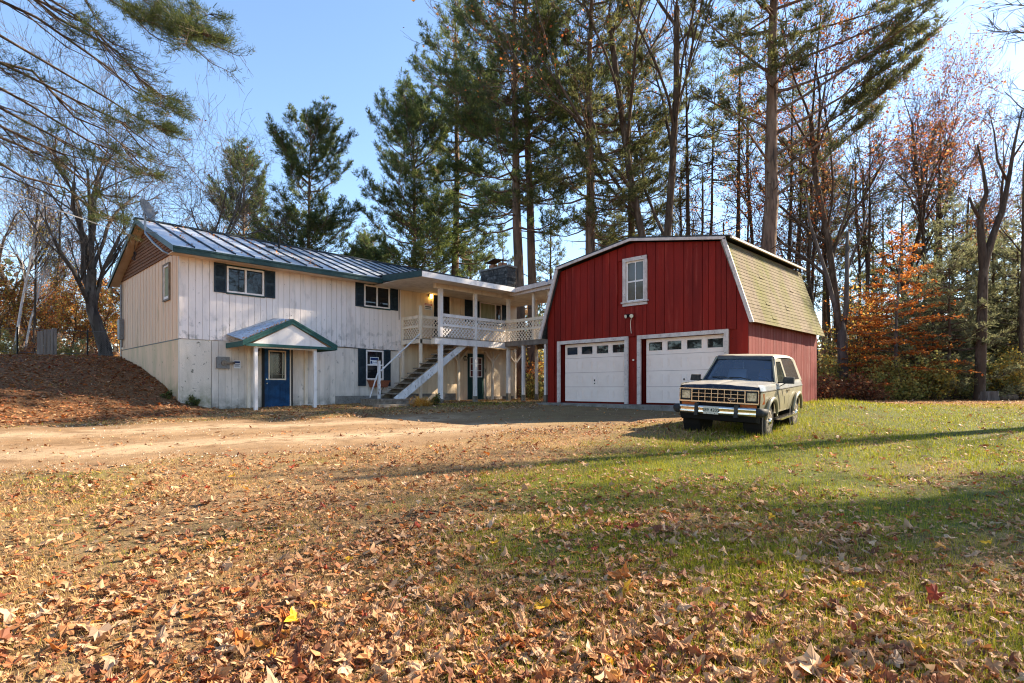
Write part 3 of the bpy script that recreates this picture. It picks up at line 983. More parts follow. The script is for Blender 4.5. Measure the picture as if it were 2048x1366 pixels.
# warning sign by the upper door
sg = thing('warning_sign', 'small red and white warning sign on the wall beside the porch lamp', 'sign', FW.p(14.86, 0, 4.88))
g = G()
FW.box(g, 14.66, 15.06, .0, .008, 4.86, 5.13)
g.obj('plate', 'paper', sg)
g = G()
FW.box(g, 14.67, 15.05, .008, .0095, 5.045, 5.12)
g.obj('red_band', 'redink', sg)
g = G()
for k in range(8):
    FW.box(g, 14.70 + k * .041, 14.727 + k * .041, .0095, .0105, 5.06, 5.10)
g.obj('print', 'paper', sg)
g = G()
for k in range(7):
    FW.box(g, 14.70 + k * .046, 14.735 + k * .046, .008, .0095, 4.955, 5.015)
for k in range(6):
    FW.box(g, 14.71 + k * .05, 14.75 + k * .05, .008, .0095, 4.885, 4.92)
g.obj('print', 'blackink', sg)
# sign in the lower window
sg = thing('window_sign', 'blue and white sign taped inside the lower window', 'sign', FW.p(12.2, 0, 2.42))
g = G()
FW.box(g, 12.02, 12.42, -.003, .002, 2.43, 2.72)
g.obj('sheet', 'paper', sg)
g = G()
FW.box(g, 12.04, 12.40, .002, .0035, 2.60, 2.70)
FW.box(g, 12.04, 12.12, .002, .0035, 2.46, 2.57)
FW.box(g, 12.32, 12.40, .002, .0035, 2.46, 2.57)
g.obj('print', 'ink', sg)
g = G()
for k in range(4):
    g.bar(FW.p(12.14 + k * .05, .003, 2.475 + .03 * (k % 2)), FW.p(12.18 + k * .05, .003, 2.545 - .03 * (k % 2)), .012, .002, (0, -1, 0))
g.obj('print', 'blackink', sg)
# lit porch lamp
lp = thing('porch_lamp', 'lit yellow glass wall lamp beside the upper porch door', 'lamp', FW.p(14.93, 0, 5.3))
g = G()
FW.box(g, 14.84, 14.92, .0, .06, 5.42, 5.56)
FW.box(g, 14.84, 15.02, .02, .14, 5.51, 5.55)
g.obj('bracket', 'wood_old', lp)
g = G().disc(FW.p(14.97, .08, 5.36), (0, 0, 1), .05, .15, 12, .065)
g.obj('glass_shade', 'lampglow', lp)
lp = thing('wall_lantern', 'round black wall lantern left of the green ground floor door', 'lamp', FW.p(16.85, 0, 2.75))
g = G()
g.disc(FW.p(16.85, .0, 2.95), (0, -1, 0), .05, .03, 12)
g.polyline([FW.p(16.85, .02, 2.95), FW.p(16.85, .10, 3.0), FW.p(16.85, .14, 2.94)], .012, 6)
g.disc(FW.p(16.85, .14, 2.94), (0, 0, -1), .03, .04, 12, .10)
for k in range(6):
    a = k * math.pi / 3
    g.polyline([FW.p(16.85 + .10 * math.cos(a), .14 + .10 * math.sin(a), 2.90), FW.p(16.85 + .07 * math.cos(a), .14 + .07 * math.sin(a), 2.76)], .008, 4)
g.disc(FW.p(16.85, .14, 2.77), (0, 0, -1), .075, .02, 12)
g.obj('cage', 'blackmetal', lp)
G().disc(FW.p(16.85, .14, 2.79), (0, 0, 1), .05, .1, 10).obj('lamp_glass', 'flood', lp)
# window planter
pl = thing('window_planter', 'terracotta planter box hanging below the ground floor window', 'planter', FW.p(12.3, .15, 1.5))
g = G()
g.hexa([FW.p(11.98, .03, 1.53), FW.p(12.66, .03, 1.53), FW.p(12.66, .24, 1.53), FW.p(11.98, .24, 1.53), FW.p(11.90, .02, 1.77), FW.p(12.74, .02, 1.77), FW.p(12.74, .30, 1.77), FW.p(11.90, .30, 1.77)])
g.obj('trough', 'planter', pl)
g = G()
FW.frame(g, 11.88, 12.76, 1.77, 1.80, .01, .01, .32)
FW.box(g, 11.88, 12.76, .29, .33, 1.755, 1.80)
g.obj('rim', 'planter', pl)
for x in (12.08, 12.52):
    g = G().polyline([FW.p(x, .01, 1.24), FW.p(x, .06, 1.42), FW.p(x, .17, 1.52)], .011, 5)
    g.obj('bracket', 'blackmetal', pl)

# ------------------------------------------------------------------ porch
DZ = 3.48                                # deck surface
porch = thing('porch', 'upper porch with white lattice railing on posts along the house', 'porch', (15.6, 17.4, .92))
DX0, DX1, DY0, DY1 = 13.52, 18.05, 17.39, HY0 - .03
STX = 15.35                              # right end of the stair opening
SY1 = 18.44
def post(x, y, z0, z1, w=.11, mat='white', name='post', parent=None, base=.0):
    g = G().box(x - w / 2, x + w / 2, y - w / 2, y + w / 2, z0 + base, z1)
    o = g.obj(name, mat, parent or porch)
    if base:
        G().box(x - w / 2 - .012, x + w / 2 + .012, y - w / 2 - .012, y + w / 2 + .012, z0, z0 + base).obj('post_footing', 'wood_old', o)
    return o
PZ = 5.52
for k, (x, w) in enumerate(((13.78, .15), (15.58, .13), (17.52, .13))):
    post(x, 17.44, .75, PZ, w, 'white', base=.32 + .1 * k)
post(13.57, 18.44, .8, 4.78, .10, 'cream')
post(13.50, 19.56, .8, 4.4, .09, 'cream')
# inner posts with knee braces on the ground floor
for x in (16.35, 18.42, 19.95):
    o = post(x, 19.40 - .0, .85, 3.20, .10, 'cream')
    for s_ in (-1, 1):
        G().bar((x + s_ * .04, 19.39, 2.72), (x + s_ * .50, 19.39, 3.2), .06, .10, (0, 1, 0)).obj('knee_brace', 'cream', o)
# deck
g = G()
g.box(DX0 - .05, DX1, DY0 - .03, DY0 + .02, DZ - .28, DZ - .03)
fr = g.obj('rim_beam', 'white', porch)
g = G()
g.box(DX0 - .06, DX0 - .012, SY1 - .02, DY1, DZ - .20, DZ - .03)
g.box(DX0 - .012, STX, SY1 - .05, SY1 - .01, DZ - .20, DZ - .032)
g.box(DX0 - .05, DX0 - .01, DY0 + .022, DY0 + .22, DZ - .27, DZ - .05)
for x in (14.4, 15.0, 15.9, 16.5, 17.1, 17.7):
    g.box(x - .02, x + .02, (SY1 if x < STX else DY0 + .03), DY1, DZ - .20, DZ - .035)
g.obj('joist', 'cream', porch)
y = DY0 - .04
while y < DY1 - .1:
    x0 = DX0 - .06 if y > SY1 - .03 else STX
    piece('deck_board', 'deck', porch, x0, 20.2 if y > 18.6 else DX1, y + .003, y + .137, DZ - .03, DZ)
    y += .14
piece('deck_board', 'deck', porch, DX0 - .1, STX - .01, DY0 - .06, DY0 + .10, DZ - .029, DZ + .004)
# lattice railing
def lattice(name, p0, p1, z0, z1, parent, mat='white', step=.165):
    """diagonal laths between two points, two layers"""
    p0, p1 = np.array(p0, float), np.array(p1, float)
    L_ = np.linalg.norm(p1 - p0)
    d = (p1 - p0) / L_
    nrm = np.array([-d[1], d[0]])
    h = z1 - z0
    g = G()
    for s_ in (0, 1):
        u = -h
        while u < L_:
            a0, a1 = u, u + h
            t0 = max(0, -a0 / h)
            t1 = min(1, (L_ - a0) / h)
            if t1 > t0:
                ua, ub = a0 + t0 * h, a0 + t1 * h
                za, zb = (z0 + t0 * h, z0 + t1 * h) if s_ == 0 else (z1 - t0 * h, z1 - t1 * h)
                off = .006 if s_ else -.006
                A = p0 + d * ua + nrm * off
                B = p0 + d * ub + nrm * off
                g.bar((A[0], A[1], za), (B[0], B[1], zb), .032, .010, (nrm[0], nrm[1], 0))
            u += step
    return g.obj(name, mat, parent)

def railing(p0, p1, parent, mat='white', zt=DZ + .93, zb=DZ + .02, out=(0, -1)):
    o = np.array(out) * .03
    g = G()
    zm = (zt + zb) / 2
    g.bar((*p0, zt - .03), (*p1, zt - .03), .10, .035)
    g.bar((p0[0] + o[0], p0[1] + o[1], zt - .09), (p1[0] + o[0], p1[1] + o[1], zt - .09), .03, .085)
    g.bar((p0[0] + o[0], p0[1] + o[1], zm), (p1[0] + o[0], p1[1] + o[1], zm), .03, .085)
    r = g.obj('rail', mat, parent)
    lattice('lattice_panel', p0, p1, zb, zm - .0425, r, mat)
    lattice('lattice_panel', p0, p1, zm + .0425, zt - .13, r, mat)
    return r
railing((13.86, 17.40), (15.51, 17.40), porch)
railing((15.65, 17.40), (17.45, 17.40), porch)
railing((13.53, 19.5), (13.53, 18.5), porch, 'cream', out=(-1, 0))
railing((13.63, 18.43), (STX + .1, 18.43), porch, 'cream')
# porch roof
PRX0, PRX1, PRY = 12.12, 16.92, 16.43
zf = 5.66
g = G()
g.hexa([(PRX0, PRY, zf - .02), (20.38, PRY + .0, zf - .02), (20.38, 19.3, 5.86), (PRX0, 19.3, 5.86), (PRX0, PRY, zf + .03), (20.38, PRY, zf + .03), (20.38, 19.3, 5.90), (PRX0, 19.3, 5.90)])
prf = g.obj('roof', 'asphalt', porch)
g = G()
g.box(PRX0 + .03, PRX1 + .02, PRY - .012, PRY + .03, zf - .19, zf + .005)
g.obj('fascia', 'white', prf)
g = G()
g.hexa([(PRX0 - .01, PRY, zf - .19), (PRX0 + .028, PRY, zf - .19), (PRX0 + .028, 18.92, 5.60), (PRX0 - .01, 18.92, 5.60), (PRX0 - .01, PRY, zf + .02), (PRX0 + .028, PRY, zf + .02), (PRX0 + .028, 18.92, 5.84), (PRX0 - .01, 18.92, 5.84)])
g.obj('side_fascia', 'green', prf)
for k in range(16):
    y0 = PRY + .035 + k * .1995
    piece('ceiling_board', 'porch_ceiling', porch, PRX0 + .03, 20.34, y0, y0 + .195, 5.535, 5.553)
g = G()
g.box(13.5, 17.8, 17.36, 17.52, PZ - .16, PZ + .012)
g.obj('header_beam', 'cream', porch)

# ------------------------------------------------------------------ stairs
st = thing('staircase', 'weathered open wooden stairs with white stringer climbing to the porch', 'stairs', (12.0, 17.9, .92))
X0s, Z0s, X1s, Z1s = 11.75, 1.12, 15.2, DZ - .02
nst = 12
run, rise = (X1s - X0s) / nst, (Z1s - Z0s) / nst
for yy, m in ((17.52, 'peel'), (18.36, 'wood_old')):
    g = G()
    g.prism([(X0s - .02, yy, Z0s - .14), (X0s + .30, yy, Z0s - .12), (X1s + .0, yy, Z1s - .27), (X1s - .0, yy, Z1s - .06), (X1s - .12, yy, Z1s - .07), (X0s - .02, yy, Z0s + .03)], (0, .045, 0))
    g.obj('stringer', m, st)
for k in range(nst):
    x = X0s + k * run
    z = Z0s + (k + 1) * rise
    piece('tread', 'wood_old', st, x - .04 + rng.uniform(-.01, .01), x + run + .02, 17.57, 18.35, z - .045, z)
G().polyline([(11.25, 18.40, 1.15), (11.58, 18.42, 2.02), (13.52, 18.40, 3.66)], [.02, .03, .03], 8).obj('handrail', 'peel', st)
G().box(11.60, 11.69, 18.37, 18.46, .9, 2.52).obj('newel_post', 'peel', st)
G().box(11.58, 11.71, 18.35, 18.48, 2.52, 2.55).obj('newel_cap', 'wood_old', st)
ld = thing('wooden_platform', 'low grey timber platform at the foot of the stairs', 'platform', (11.5, 17.6, .88))
for k in range(6):
    piece('plank', 'wood_old', ld, 10.85, 12.75, 17.0 + k * .235, 17.225 + k * .235, 1.06, 1.105)
piece('side_board', 'wood_old', ld, 10.86, 10.90, 17.02, 18.38, .72, 1.058)
piece('side_board', 'wood_old', ld, 10.90, 12.72, 17.02, 17.06, .72, 1.058)
piece('side_board', 'wood_old', ld, 10.5, 12.1, 16.62, 16.98, .78, .93)

# ------------------------------------------------------------------ covered walkway to the barn
wk = thing('walkway', 'covered upper walkway with lattice rail joining porch and red barn', 'walkway', (17.6, 15.8, .95))
WX0, WX1 = 17.22, 19.3
g = G()
g.box(WX0, WX0 + .05, 14.0, 17.36, DZ - .20, DZ - .02)
g.box(WX1 - .05, WX1, 14.0, 17.36, DZ - .20, DZ - .02)
g.obj('side_beam', 'fence_wood', wk)
y = 14.0
while y < 17.25:
    piece('deck_board', 'deck', wk, WX0 - .02, WX1 + .02, y + .003, y + .137, DZ - .02, DZ + .008)
    y += .14
railing((WX0 + .02, 17.3), (WX0 + .02, 14.25), wk, 'cream', out=(-1, 0))
railing((WX1 - .02, 17.3), (WX1 - .02, 14.05), wk, 'white', out=(1, 0))
for (x, y) in ((17.32, 16.35), (17.32, 15.1), (19.2, 15.3), (19.2, 17.3)):
    post(x, y, .8, DZ - .02, .11, 'white', base=.42, parent=wk)
for (x, y) in ((17.30, 15.75), (17.30, 14.9), (19.2, 15.6), (19.2, 17.3)):
    post(x, y, DZ, 5.55, .10, 'cream', name='roof_post', parent=wk)
g = G()
g.hexa([(16.92, 14.15, 5.72), (19.5, 14.15, 5.72), (19.5, PRY + 1, 5.62), (16.92, PRY + .0, 5.62), (16.92, 14.15, 5.78), (19.5, 14.15, 5.78), (19.5, PRY + 1, 5.68), (16.92, PRY + .0, 5.68)])
wr = g.obj('roof', 'asphalt', wk)
g = G()
g.hexa([(16.90, 14.2, 5.60), (16.95, 14.2, 5.60), (16.95, PRY - .02, 5.47), (16.90, PRY - .02, 5.47), (16.90, 14.2, 5.76), (16.95, 14.2, 5.76), (16.95, PRY - .02, 5.655), (16.90, PRY - .02, 5.655)])
g.hexa([(17.02, 14.2, 5.44), (17.10, 14.2, 5.44), (17.10, 16.8, 5.36), (17.02, 16.8, 5.36), (17.02, 14.2, 5.60), (17.10, 14.2, 5.60), (17.10, 16.8, 5.52), (17.02, 16.8, 5.52)])
g.obj('fascia', 'pinkwhite', wr)
g = G().box(17.0, 19.3, 14.2, 17.3, 5.50, 5.515)
g.obj('ceiling', 'porch_ceiling', wk)
G().polyline([(17.9, 18.75, DZ + 0), (17.9, 18.75, DZ + .02)], .05, 6).obj('drain', 'blackmetal', wk)

# ------------------------------------------------------------------ red barn garage
BX0, BX1, BY0, BY1, BZ = 16.10, 22.16, 6.46, 13.96, .99
BW = Wall((BX0, 0, 0), (0, 1, 0), (-1, 0, 0))           # front: u = Y
BS = Wall((0, BY0, 0), (1, 0, 0), (0, -1, 0))           # lit right side: u = X
barn = thing('barn', 'red gambrel-roofed barn garage with two white overhead doors', 'barn', (BX0, 10.2, BZ))
BE, BK, BP = 3.36, 5.86, 6.38            # eave, knee and peak of the roof outline
KY0, KY1, PY = 7.10, 13.34, 10.22
LY0, LY1 = 6.25, 14.20
def barn_top(y):
    return float(np.interp(y, [LY0, KY0, PY, KY1, LY1], [BE, BK, BP, BK, BE])) - .10
GD = [(10.55, 13.33, BZ - .2, 3.09), (7.16, 9.94, BZ - .2, 3.09)]
BWIN = (9.72, 10.60, 4.24, 5.75)
g = G()
g.prism([(BX0 + .05, BY0 + .02, 3.22), (BX0 + .05, BY0 + .02, BE), (BX0 + .05, KY0, BK - .14), (BX0 + .05, PY, BP - .14), (BX0 + .05, KY1, BK - .14), (BX0 + .05, BY1 - .02, BE), (BX0 + .05, BY1 - .02, 3.22)], (.06, 0, 0))
for a_, b_ in ((BY0 + .02, GD[1][0]), (GD[1][1], GD[0][0]), (GD[0][1], BY1 - .02)):
    g.box(BX0 + .05, BX0 + .11, a_, b_, .8, 3.22)
for a_, b_, *_ in GD:
    g.box(BX0 + .05, BX0 + .11, a_, b_, 3.095, 3.22)
bf = g.obj('front_wall', 'red', barn)
edges = [6.47, 6.80, 7.10, 7.26, 7.42, 7.64, 7.84, 8.14, 8.44, 8.77, 9.10, 9.41, 9.73, 9.87, 10.17, 10.54, 10.85, 11.17, 11.47, 11.80, 12.11, 12.42, 12.82, 13.09, 13.32, 13.62, 13.95]
for a, b in zip(edges[:-1], edges[1:]):
    boards(bf, BW, a, b, .86, 9, 9, 'red', [(GD[0][0] - .12, GD[0][1] + .12, 0, 3.2), (GD[1][0] - .12, GD[1][1] + .12, 0, 3.2), BWIN], gap=.018, d=(-.045, .0), jit=.006, top=barn_top)
bs = G().box(BX0 + .11, BX1, BY0 + .05, BY0 + .10, .8, BE).obj('side_wall', 'red_worn', barn)
boards(bs, BS, BX0 + .0, BX1, .92, BE + .05, .235, 'red_worn', gap=.010, d=(-.045, 0.), jit=.003)
g = G()
g.box(BX0 + .11, BX1, BY1 - .1, BY1, .8, BE)
g.prism([(BX1 - .1, BY0 + .1, .8), (BX1 - .1, BY0 + .1, BE), (BX1 - .1, KY0, BK - .14), (BX1 - .1, PY, BP - .14), (BX1 - .1, KY1, BK - .14), (BX1 - .1, BY1 - .1, BE), (BX1 - .1, BY1 - .1, .8)], (.1, 0, 0))
g.obj('far_wall', 'red', barn)
boards(barn, Wall((0, BY1, 0), (1, 0, 0), (0, 1, 0)), BX0 + .02, 18.2, .9, BE + 1.6, .25, 'red', gap=.015, d=(-.03, .01))
# gambrel roof
RXa, RXb = BX0 - .22, BX1 + .12
g = G()
g.hexa([(RXa, KY0 - .22, BK - .025), (RXb, KY0 - .22, BK - .025), (RXb, PY, BP), (RXa, PY, BP), (RXa, KY0 - .22, BK + .01), (RXb, KY0 - .22, BK + .01), (RXb, PY, BP + .05), (RXa, PY, BP + .05)])
g.hexa([(RXa, PY, BP), (RXb, PY, BP), (RXb, KY1 + .05, BK + .02), (RXa, KY1 + .05, BK + .02), (RXa, PY, BP + .05), (RXb, PY, BP + .05), (RXb, KY1 + .05, BK + .07), (RXa, KY1 + .05, BK + .07)])
g.hexa([(RXa, KY1, BK - .02), (RXb, KY1, BK - .02), (RXb, LY1 - .03, BE), (RXa, LY1 - .03, BE), (RXa, KY1 + .05, BK + .03), (RXb, KY1 + .05, BK + .03), (RXb, LY1 + .02, BE), (RXa, LY1 + .02, BE)])
brf = g.obj('upper_roof', 'asphalt', barn)
g = G()
g.hexa([(RXa + .02, KY0 + .09, BK - .12), (RXb, KY0 + .09, BK - .12), (RXb, LY0 + .10, BE), (RXa + .02, LY0 + .10, BE), (RXa + .02, KY0 + .03, BK - .08), (RXb, KY0 + .03, BK - .08), (RXb, LY0 + .04, BE), (RXa + .02, LY0 + .04, BE)])
sr = g.obj('steep_roof', 'wood_old', barn)
nco = 22
for k in range(nco):
    t0, t1 = k / nco, (k + 1.25) / nco
    za, zb = BE - .015 + t0 * (BK - .10 - BE), BE - .015 + min(1.0, t1) * (BK - .10 - BE)
    ya, yb = LY0 + t0 * (KY0 - .02 - LY0), LY0 + min(1.0, t1) * (KY0 - .02 - LY0)
    g = G()
    cb = rng.uniform(.009, .013)
    x = RXa + .04 - rng.uniform(0, .3)
    while x < RXb + .04:
        w = .30 + rng.uniform(-.03, .03)
        x0, x1 = max(x, RXa + .045), min(x + w - .0015, RXb + .05)
        if x1 - x0 > .03:
            dz = 0
            bul = cb + (.015 if rng.random() < .01 else 0)
            g.hexa([(x0, ya + .006, za + dz), (x1, ya + .006, za + dz), (x1, yb + .012, zb), (x0, yb + .012, zb), (x0, ya - bul, za + dz), (x1, ya - bul, za + dz), (x1, yb + .002, zb), (x0, yb + .002, zb)])
        x += w
    g.obj('shingle_course', 'shingle', sr)
g = G()
def rake(y0, z0, y1, z1, w=.16):
    g.hexa([(RXa - .02, y0, z0 - w), (RXa + .025, y0, z0 - w), (RXa + .025, y1, z1 - w), (RXa - .02, y1, z1 - w), (RXa - .02, y0, z0), (RXa + .025, y0, z0), (RXa + .025, y1, z1), (RXa - .02, y1, z1)])
rake(KY0 - .06, BK - .01, PY, BP - .002, .085)
rake(PY, BP - .002, KY1 + .03, BK + .018, .085)
g.hexa([(RXa - .02, LY0 - .02, BE - .03), (RXa + .04, LY0 - .02, BE - .03), (RXa + .04, LY0 + .09, BE - .03), (RXa - .02, LY0 + .09, BE - .03), (RXa - .02, KY0 - .05, BK - .04), (RXa + .04, KY0 - .05, BK - .04), (RXa + .04, KY0 + .035, BK - .10), (RXa - .02, KY0 + .035, BK - .10)])
g.hexa([(RXa - .02, LY1 - .10, BE - .03), (RXa + .04, LY1 - .10, BE - .03), (RXa + .04, LY1 + .02, BE - .03), (RXa - .02, LY1 + .02, BE - .03), (RXa - .02, KY1 - .06, BK - .08), (RXa + .04, KY1 - .06, BK - .08), (RXa + .04, KY1 + .05, BK + .0), (RXa - .02, KY1 + .05, BK + .0)])
g.obj('rake_trim', 'pinkwhite', barn)
g = G()
g.box(RXa + .03, RXb, KY0 - .245, KY0 - .19, BK - .075, BK - .02)
g.obj('knee_fascia', 'pinkwhite', barn)
G().box(RXa + .01, RXa + .024, LY1 - .16 - .28, LY1 - .13 - .2, 5.44, 5.53).obj('blue_patch', 'bluetape', barn)
# overhead doors
for (a, b, z0, z1) in GD:
    g = G()
    BW.box(g, a - .13, a, -.02, .045, BZ - .02, z1 + .12)
    BW.box(g, b, b + .13, -.02, .045, BZ - .02, z1 + .12)
    BW.box(g, a, b, -.02, .043, z1, z1 + .12)
    g.obj('door_trim', 'pinkwhite', barn)
    g = G()
    BW.box(g, a - .0, b, -.35, -.30, BZ - .1, z1 + .1)
    BW.box(g, a - .05, a, -.35, -.02, BZ - .1, z1)
    BW.box(g, b, b + .05, -.35, -.02, BZ - .1, z1)
    od = g.obj('overhead_door', 'red', barn)
    sb, sw_ = a + .005, (b - a - .13) / 4
    zs = [BZ + .03, 1.54, 2.05, 2.57, 3.085]
    for k in range(4):
        g = G()
        d1 = -.13
        q0, q1 = zs[k] + .004, zs[k + 1] - .004
        if k < 3:
            BW.box(g, sb, b - .12, -.17, d1, q0, q1)
            for c_ in range(4):
                u0 = sb + .0 + c_ * sw_ + .09
                u1 = u0 + sw_ - .18
                BW.frame(g, u0, u1, q0 + .10, q1 - .10, .022, d1, d1 + .008)
                BW.frame(g, u0 + .045, u1 - .045, q0 + .145, q1 - .145, .014, d1, d1 + .008)
        else:
            BW.box(g, sb, b - .12, -.17, d1, q0, q0 + .13)
            BW.box(g, sb, b - .12, -.17, d1, q1 - .11, q1)
            us_ = [sb]
            for c_ in range(4):
                u0 = sb + c_ * sw_ + .09
                BW.box(g, us_[-1], u0, -.17, d1, q0 + .13, q1 - .11)
                us_.append(u0 + sw_ - .18)
                BW.frame(g, u0 - .02, u0 + sw_ - .16, q0 + .11, q1 - .09, .02, d1, d1 + .012)
            BW.box(g, us_[-1], b - .12, -.17, d1, q0 + .13, q1 - .11)
        g.obj('door_section', 'garage', od)
    for c_ in range(4):
        u0 = sb + c_ * sw_ + .09
        piece('door_pane', 'glass', od, *BW.b(u0 + .002, u0 + sw_ - .182, -.165, -.15, zs[3] + .136, zs[4] - .116))
    g = G()
    um = (a + b - .12) / 2
    BW.box(g, um - .012, um + .012, -.13, -.10, 1.74, 1.80)
    g.disc(BW.p(um, -.13, 1.66), (-1, 0, 0), .018, .02, 10)
    g.obj('door_handle', 'blackmetal', od)
# hayloft window
g = G()
BW.box(g, 9.70, 9.82, -.02, .05, 4.28, 5.79)
BW.box(g, 10.50, 10.62, -.02, .05, 4.28, 5.79)
BW.box(g, 9.70, 10.62, -.02, .055, 5.67, 5.79)
BW.box(g, 9.66, 10.66, -.02, .09, 4.30, 4.345)
BW.box(g, 9.70, 10.62, -.02, .05, 4.205, 4.30)
bw = g.obj('loft_window', 'pinkwhite', barn)
g = G()
BW.frame(g, 9.82, 10.50, 4.345, 5.67, .05, -.05, -.01)
BW.box(g, 9.87, 10.45, -.05, -.005, 4.98, 5.03)
BW.box(g, 10.148, 10.172, -.05, -.012, 4.395, 5.62)
g.obj('sash', 'white', bw)
for (u0, u1) in ((9.87, 10.148), (10.172, 10.45)):
    for (q0, q1) in ((4.395, 4.98), (5.03, 5.62)):
        piece('window_pane', 'barn_glass', bw, *BW.b(u0, u1, -.05, -.03, q0, q1))
g = G()
BW.box(g, 10.24, 10.34, 0, .05, 3.84, 3.94)
fl = g.obj('floodlight', 'blackmetal', barn)
for u, dx_ in ((10.42, .12), (10.16, -.12)):
    g = G().disc(BW.p(10.29 + (u - 10.29) * .4, .05, 3.90), Vector((-.7, (u - 10.29) * 2.2, -.25)), .04, .16, 12, .07)
    g.obj('lamp_head', 'blackmetal', fl)
    a = Vector((-.7, (u - 10.29) * 2.2, -.25)).normalized()
    g = G().disc(Vector(BW.p(10.29 + (u - 10.29) * .4, .05, 3.90)) + a * .16, a, .062, .012, 12)
    g.obj('lamp_lens', 'flood', fl)
g = G().polyline([BW.p(10.28, .02, 3.84), BW.p(10.31, .03, 3.72), BW.p(10.33, .02, 3.60), BW.p(10.30, .015, 3.30)], .010, 5)
g.obj('lamp_cord', 'cream', barn)
g = G().disc(BW.p(10.22, 0, 2.42), (-1, 0, 0), .03, .03, 10)
g.obj('door_bell', 'cream', barn)
ap = G()
ap.box(15.55, 16.35, 6.3, 14.0, .55, .96)
apron = ap.obj('concrete_apron', 'concrete', barn)
# ------------------------------------------------------------------ parked truck (x forward, y to its left, z up)
MAT.update(
    t_side=M('dusty_tan_paint', (.255, .22, .135), .42, [((.21, .18, .11), 2, .4, .7, (1, 1, .5), 5), ((.32, .28, .19), 30, .6, .8, (1, 1, 1), 4), ((.17, .15, .07), 6, .66, .80, (1, 1, .4), 5)], obj=True, coat=.25, spec=.4),
    t_shoulder=M('dusty_grey_paint', (.27, .265, .25), .3, [((.34, .32, .26), 4, .42, .7, (1, 1, 1), 5)], obj=True, coat=.4),
    t_hood=M('dusty_hood_paint', (.36, .335, .30), .36, [((.44, .40, .33), 2.5, .4, .65, (1, 1, 1), 5), ((.30, .29, .27), 30, .6, .8, (1, 1, 1), 4)], obj=True, coat=.3),
    t_navy=M('navy_paint', (.008, .012, .024), .35, [((.06, .06, .06), 12, .5, .75, (1, 1, 1), 5)], obj=True, coat=.3),
    t_roof=M('dusty_cream_roof', (.38, .335, .26), .5, [((.36, .32, .24), 6, .4, .65, (1, 1, 1), 5)], obj=True, coat=.2),
    t_dark=M('underbody_black', (.012, .011, .010), .8, obj=True),
    t_rubber=M('dusty_black_plastic', (.03, .029, .027), .6, [((.11, .10, .085), 7, .5, .75, (1, 1, 1), 5)], obj=True),
    t_tyre=M('tyre_rubber', (.035, .032, .029), .85, [((.12, .10, .075), 8, .45, .7, (1, 1, 1), 5)], .3, 60, obj=True),
    t_rim=M('dull_wheel', (.42, .36, .28), .45, [((.22, .17, .12), 12, .45, .7, (1, 1, 1), 5)], metal=.5, obj=True),
    t_glass=clear_glass('windscreen_glass', (.72, .85, 1.0), (.32, .42, .60), 2.0, .10),  # film tinted blue: reflected sky is put into its colour
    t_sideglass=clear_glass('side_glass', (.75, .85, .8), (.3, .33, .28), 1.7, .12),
    t_greyglass=glass('dark_rear_glass', (.06, .05, .045), 0, .12),
    t_seat=M('blue_grey_seat', (.14, .20, .33), .8, obj=True),
    t_seat2=M('striped_seat', (.70, .68, .74), .8, obj=True),
    t_lens=M('headlight_lens', (.72, .58, .36), .15, [((.35, .28, .17), 22, .4, .6, (1, 1, 1), 3)], obj=True, coat=.8),
    t_amber=M('amber_lens', (.35, .07, .01), .25, obj=True, coat=.5),
    t_plate=M('licence_plate', (.62, .58, .47), .45, [((.45, .40, .30), 16, .5, .7, (1, 1, 1), 4)], obj=True),
    t_grille=M('grille_trim', (.62, .52, .40), .25, metal=.95, obj=True),
    t_stripe=M('dark_decal', (.035, .028, .02), .5, obj=True),
    t_green=M('plate_green_ink', (.01, .035, .025), .6, obj=True),
)
TX, TY, TR = 13.20, 5.40, math.radians(180 + 6.5)
truck = thing('parked_truck', 'old two-door tan and navy off-road truck parked in the grass before the barn', 'truck', (TX, TY, 0), world=False)
e = .8
nx_ = float(terr(TX + e, TY) - terr(TX - e, TY)) / (2 * e)
ny_ = float(terr(TX, TY + e) - terr(TX, TY - e)) / (2 * e)
up = Vector((-nx_, -ny_, 1)).normalized()
fw_ = Vector((math.cos(TR), math.sin(TR), 0))
fw_ = (fw_ - up * fw_.dot(up)).normalized()
lf = up.cross(fw_)
rm = Matrix((fw_, lf, up)).transposed()
rm = rm @ Matrix.Rotation(math.radians(-1.0), 3, 'X')
truck.location = (TX, TY, float(terr(TX, TY)) - .035)
truck.rotation_euler = rm.to_euler()

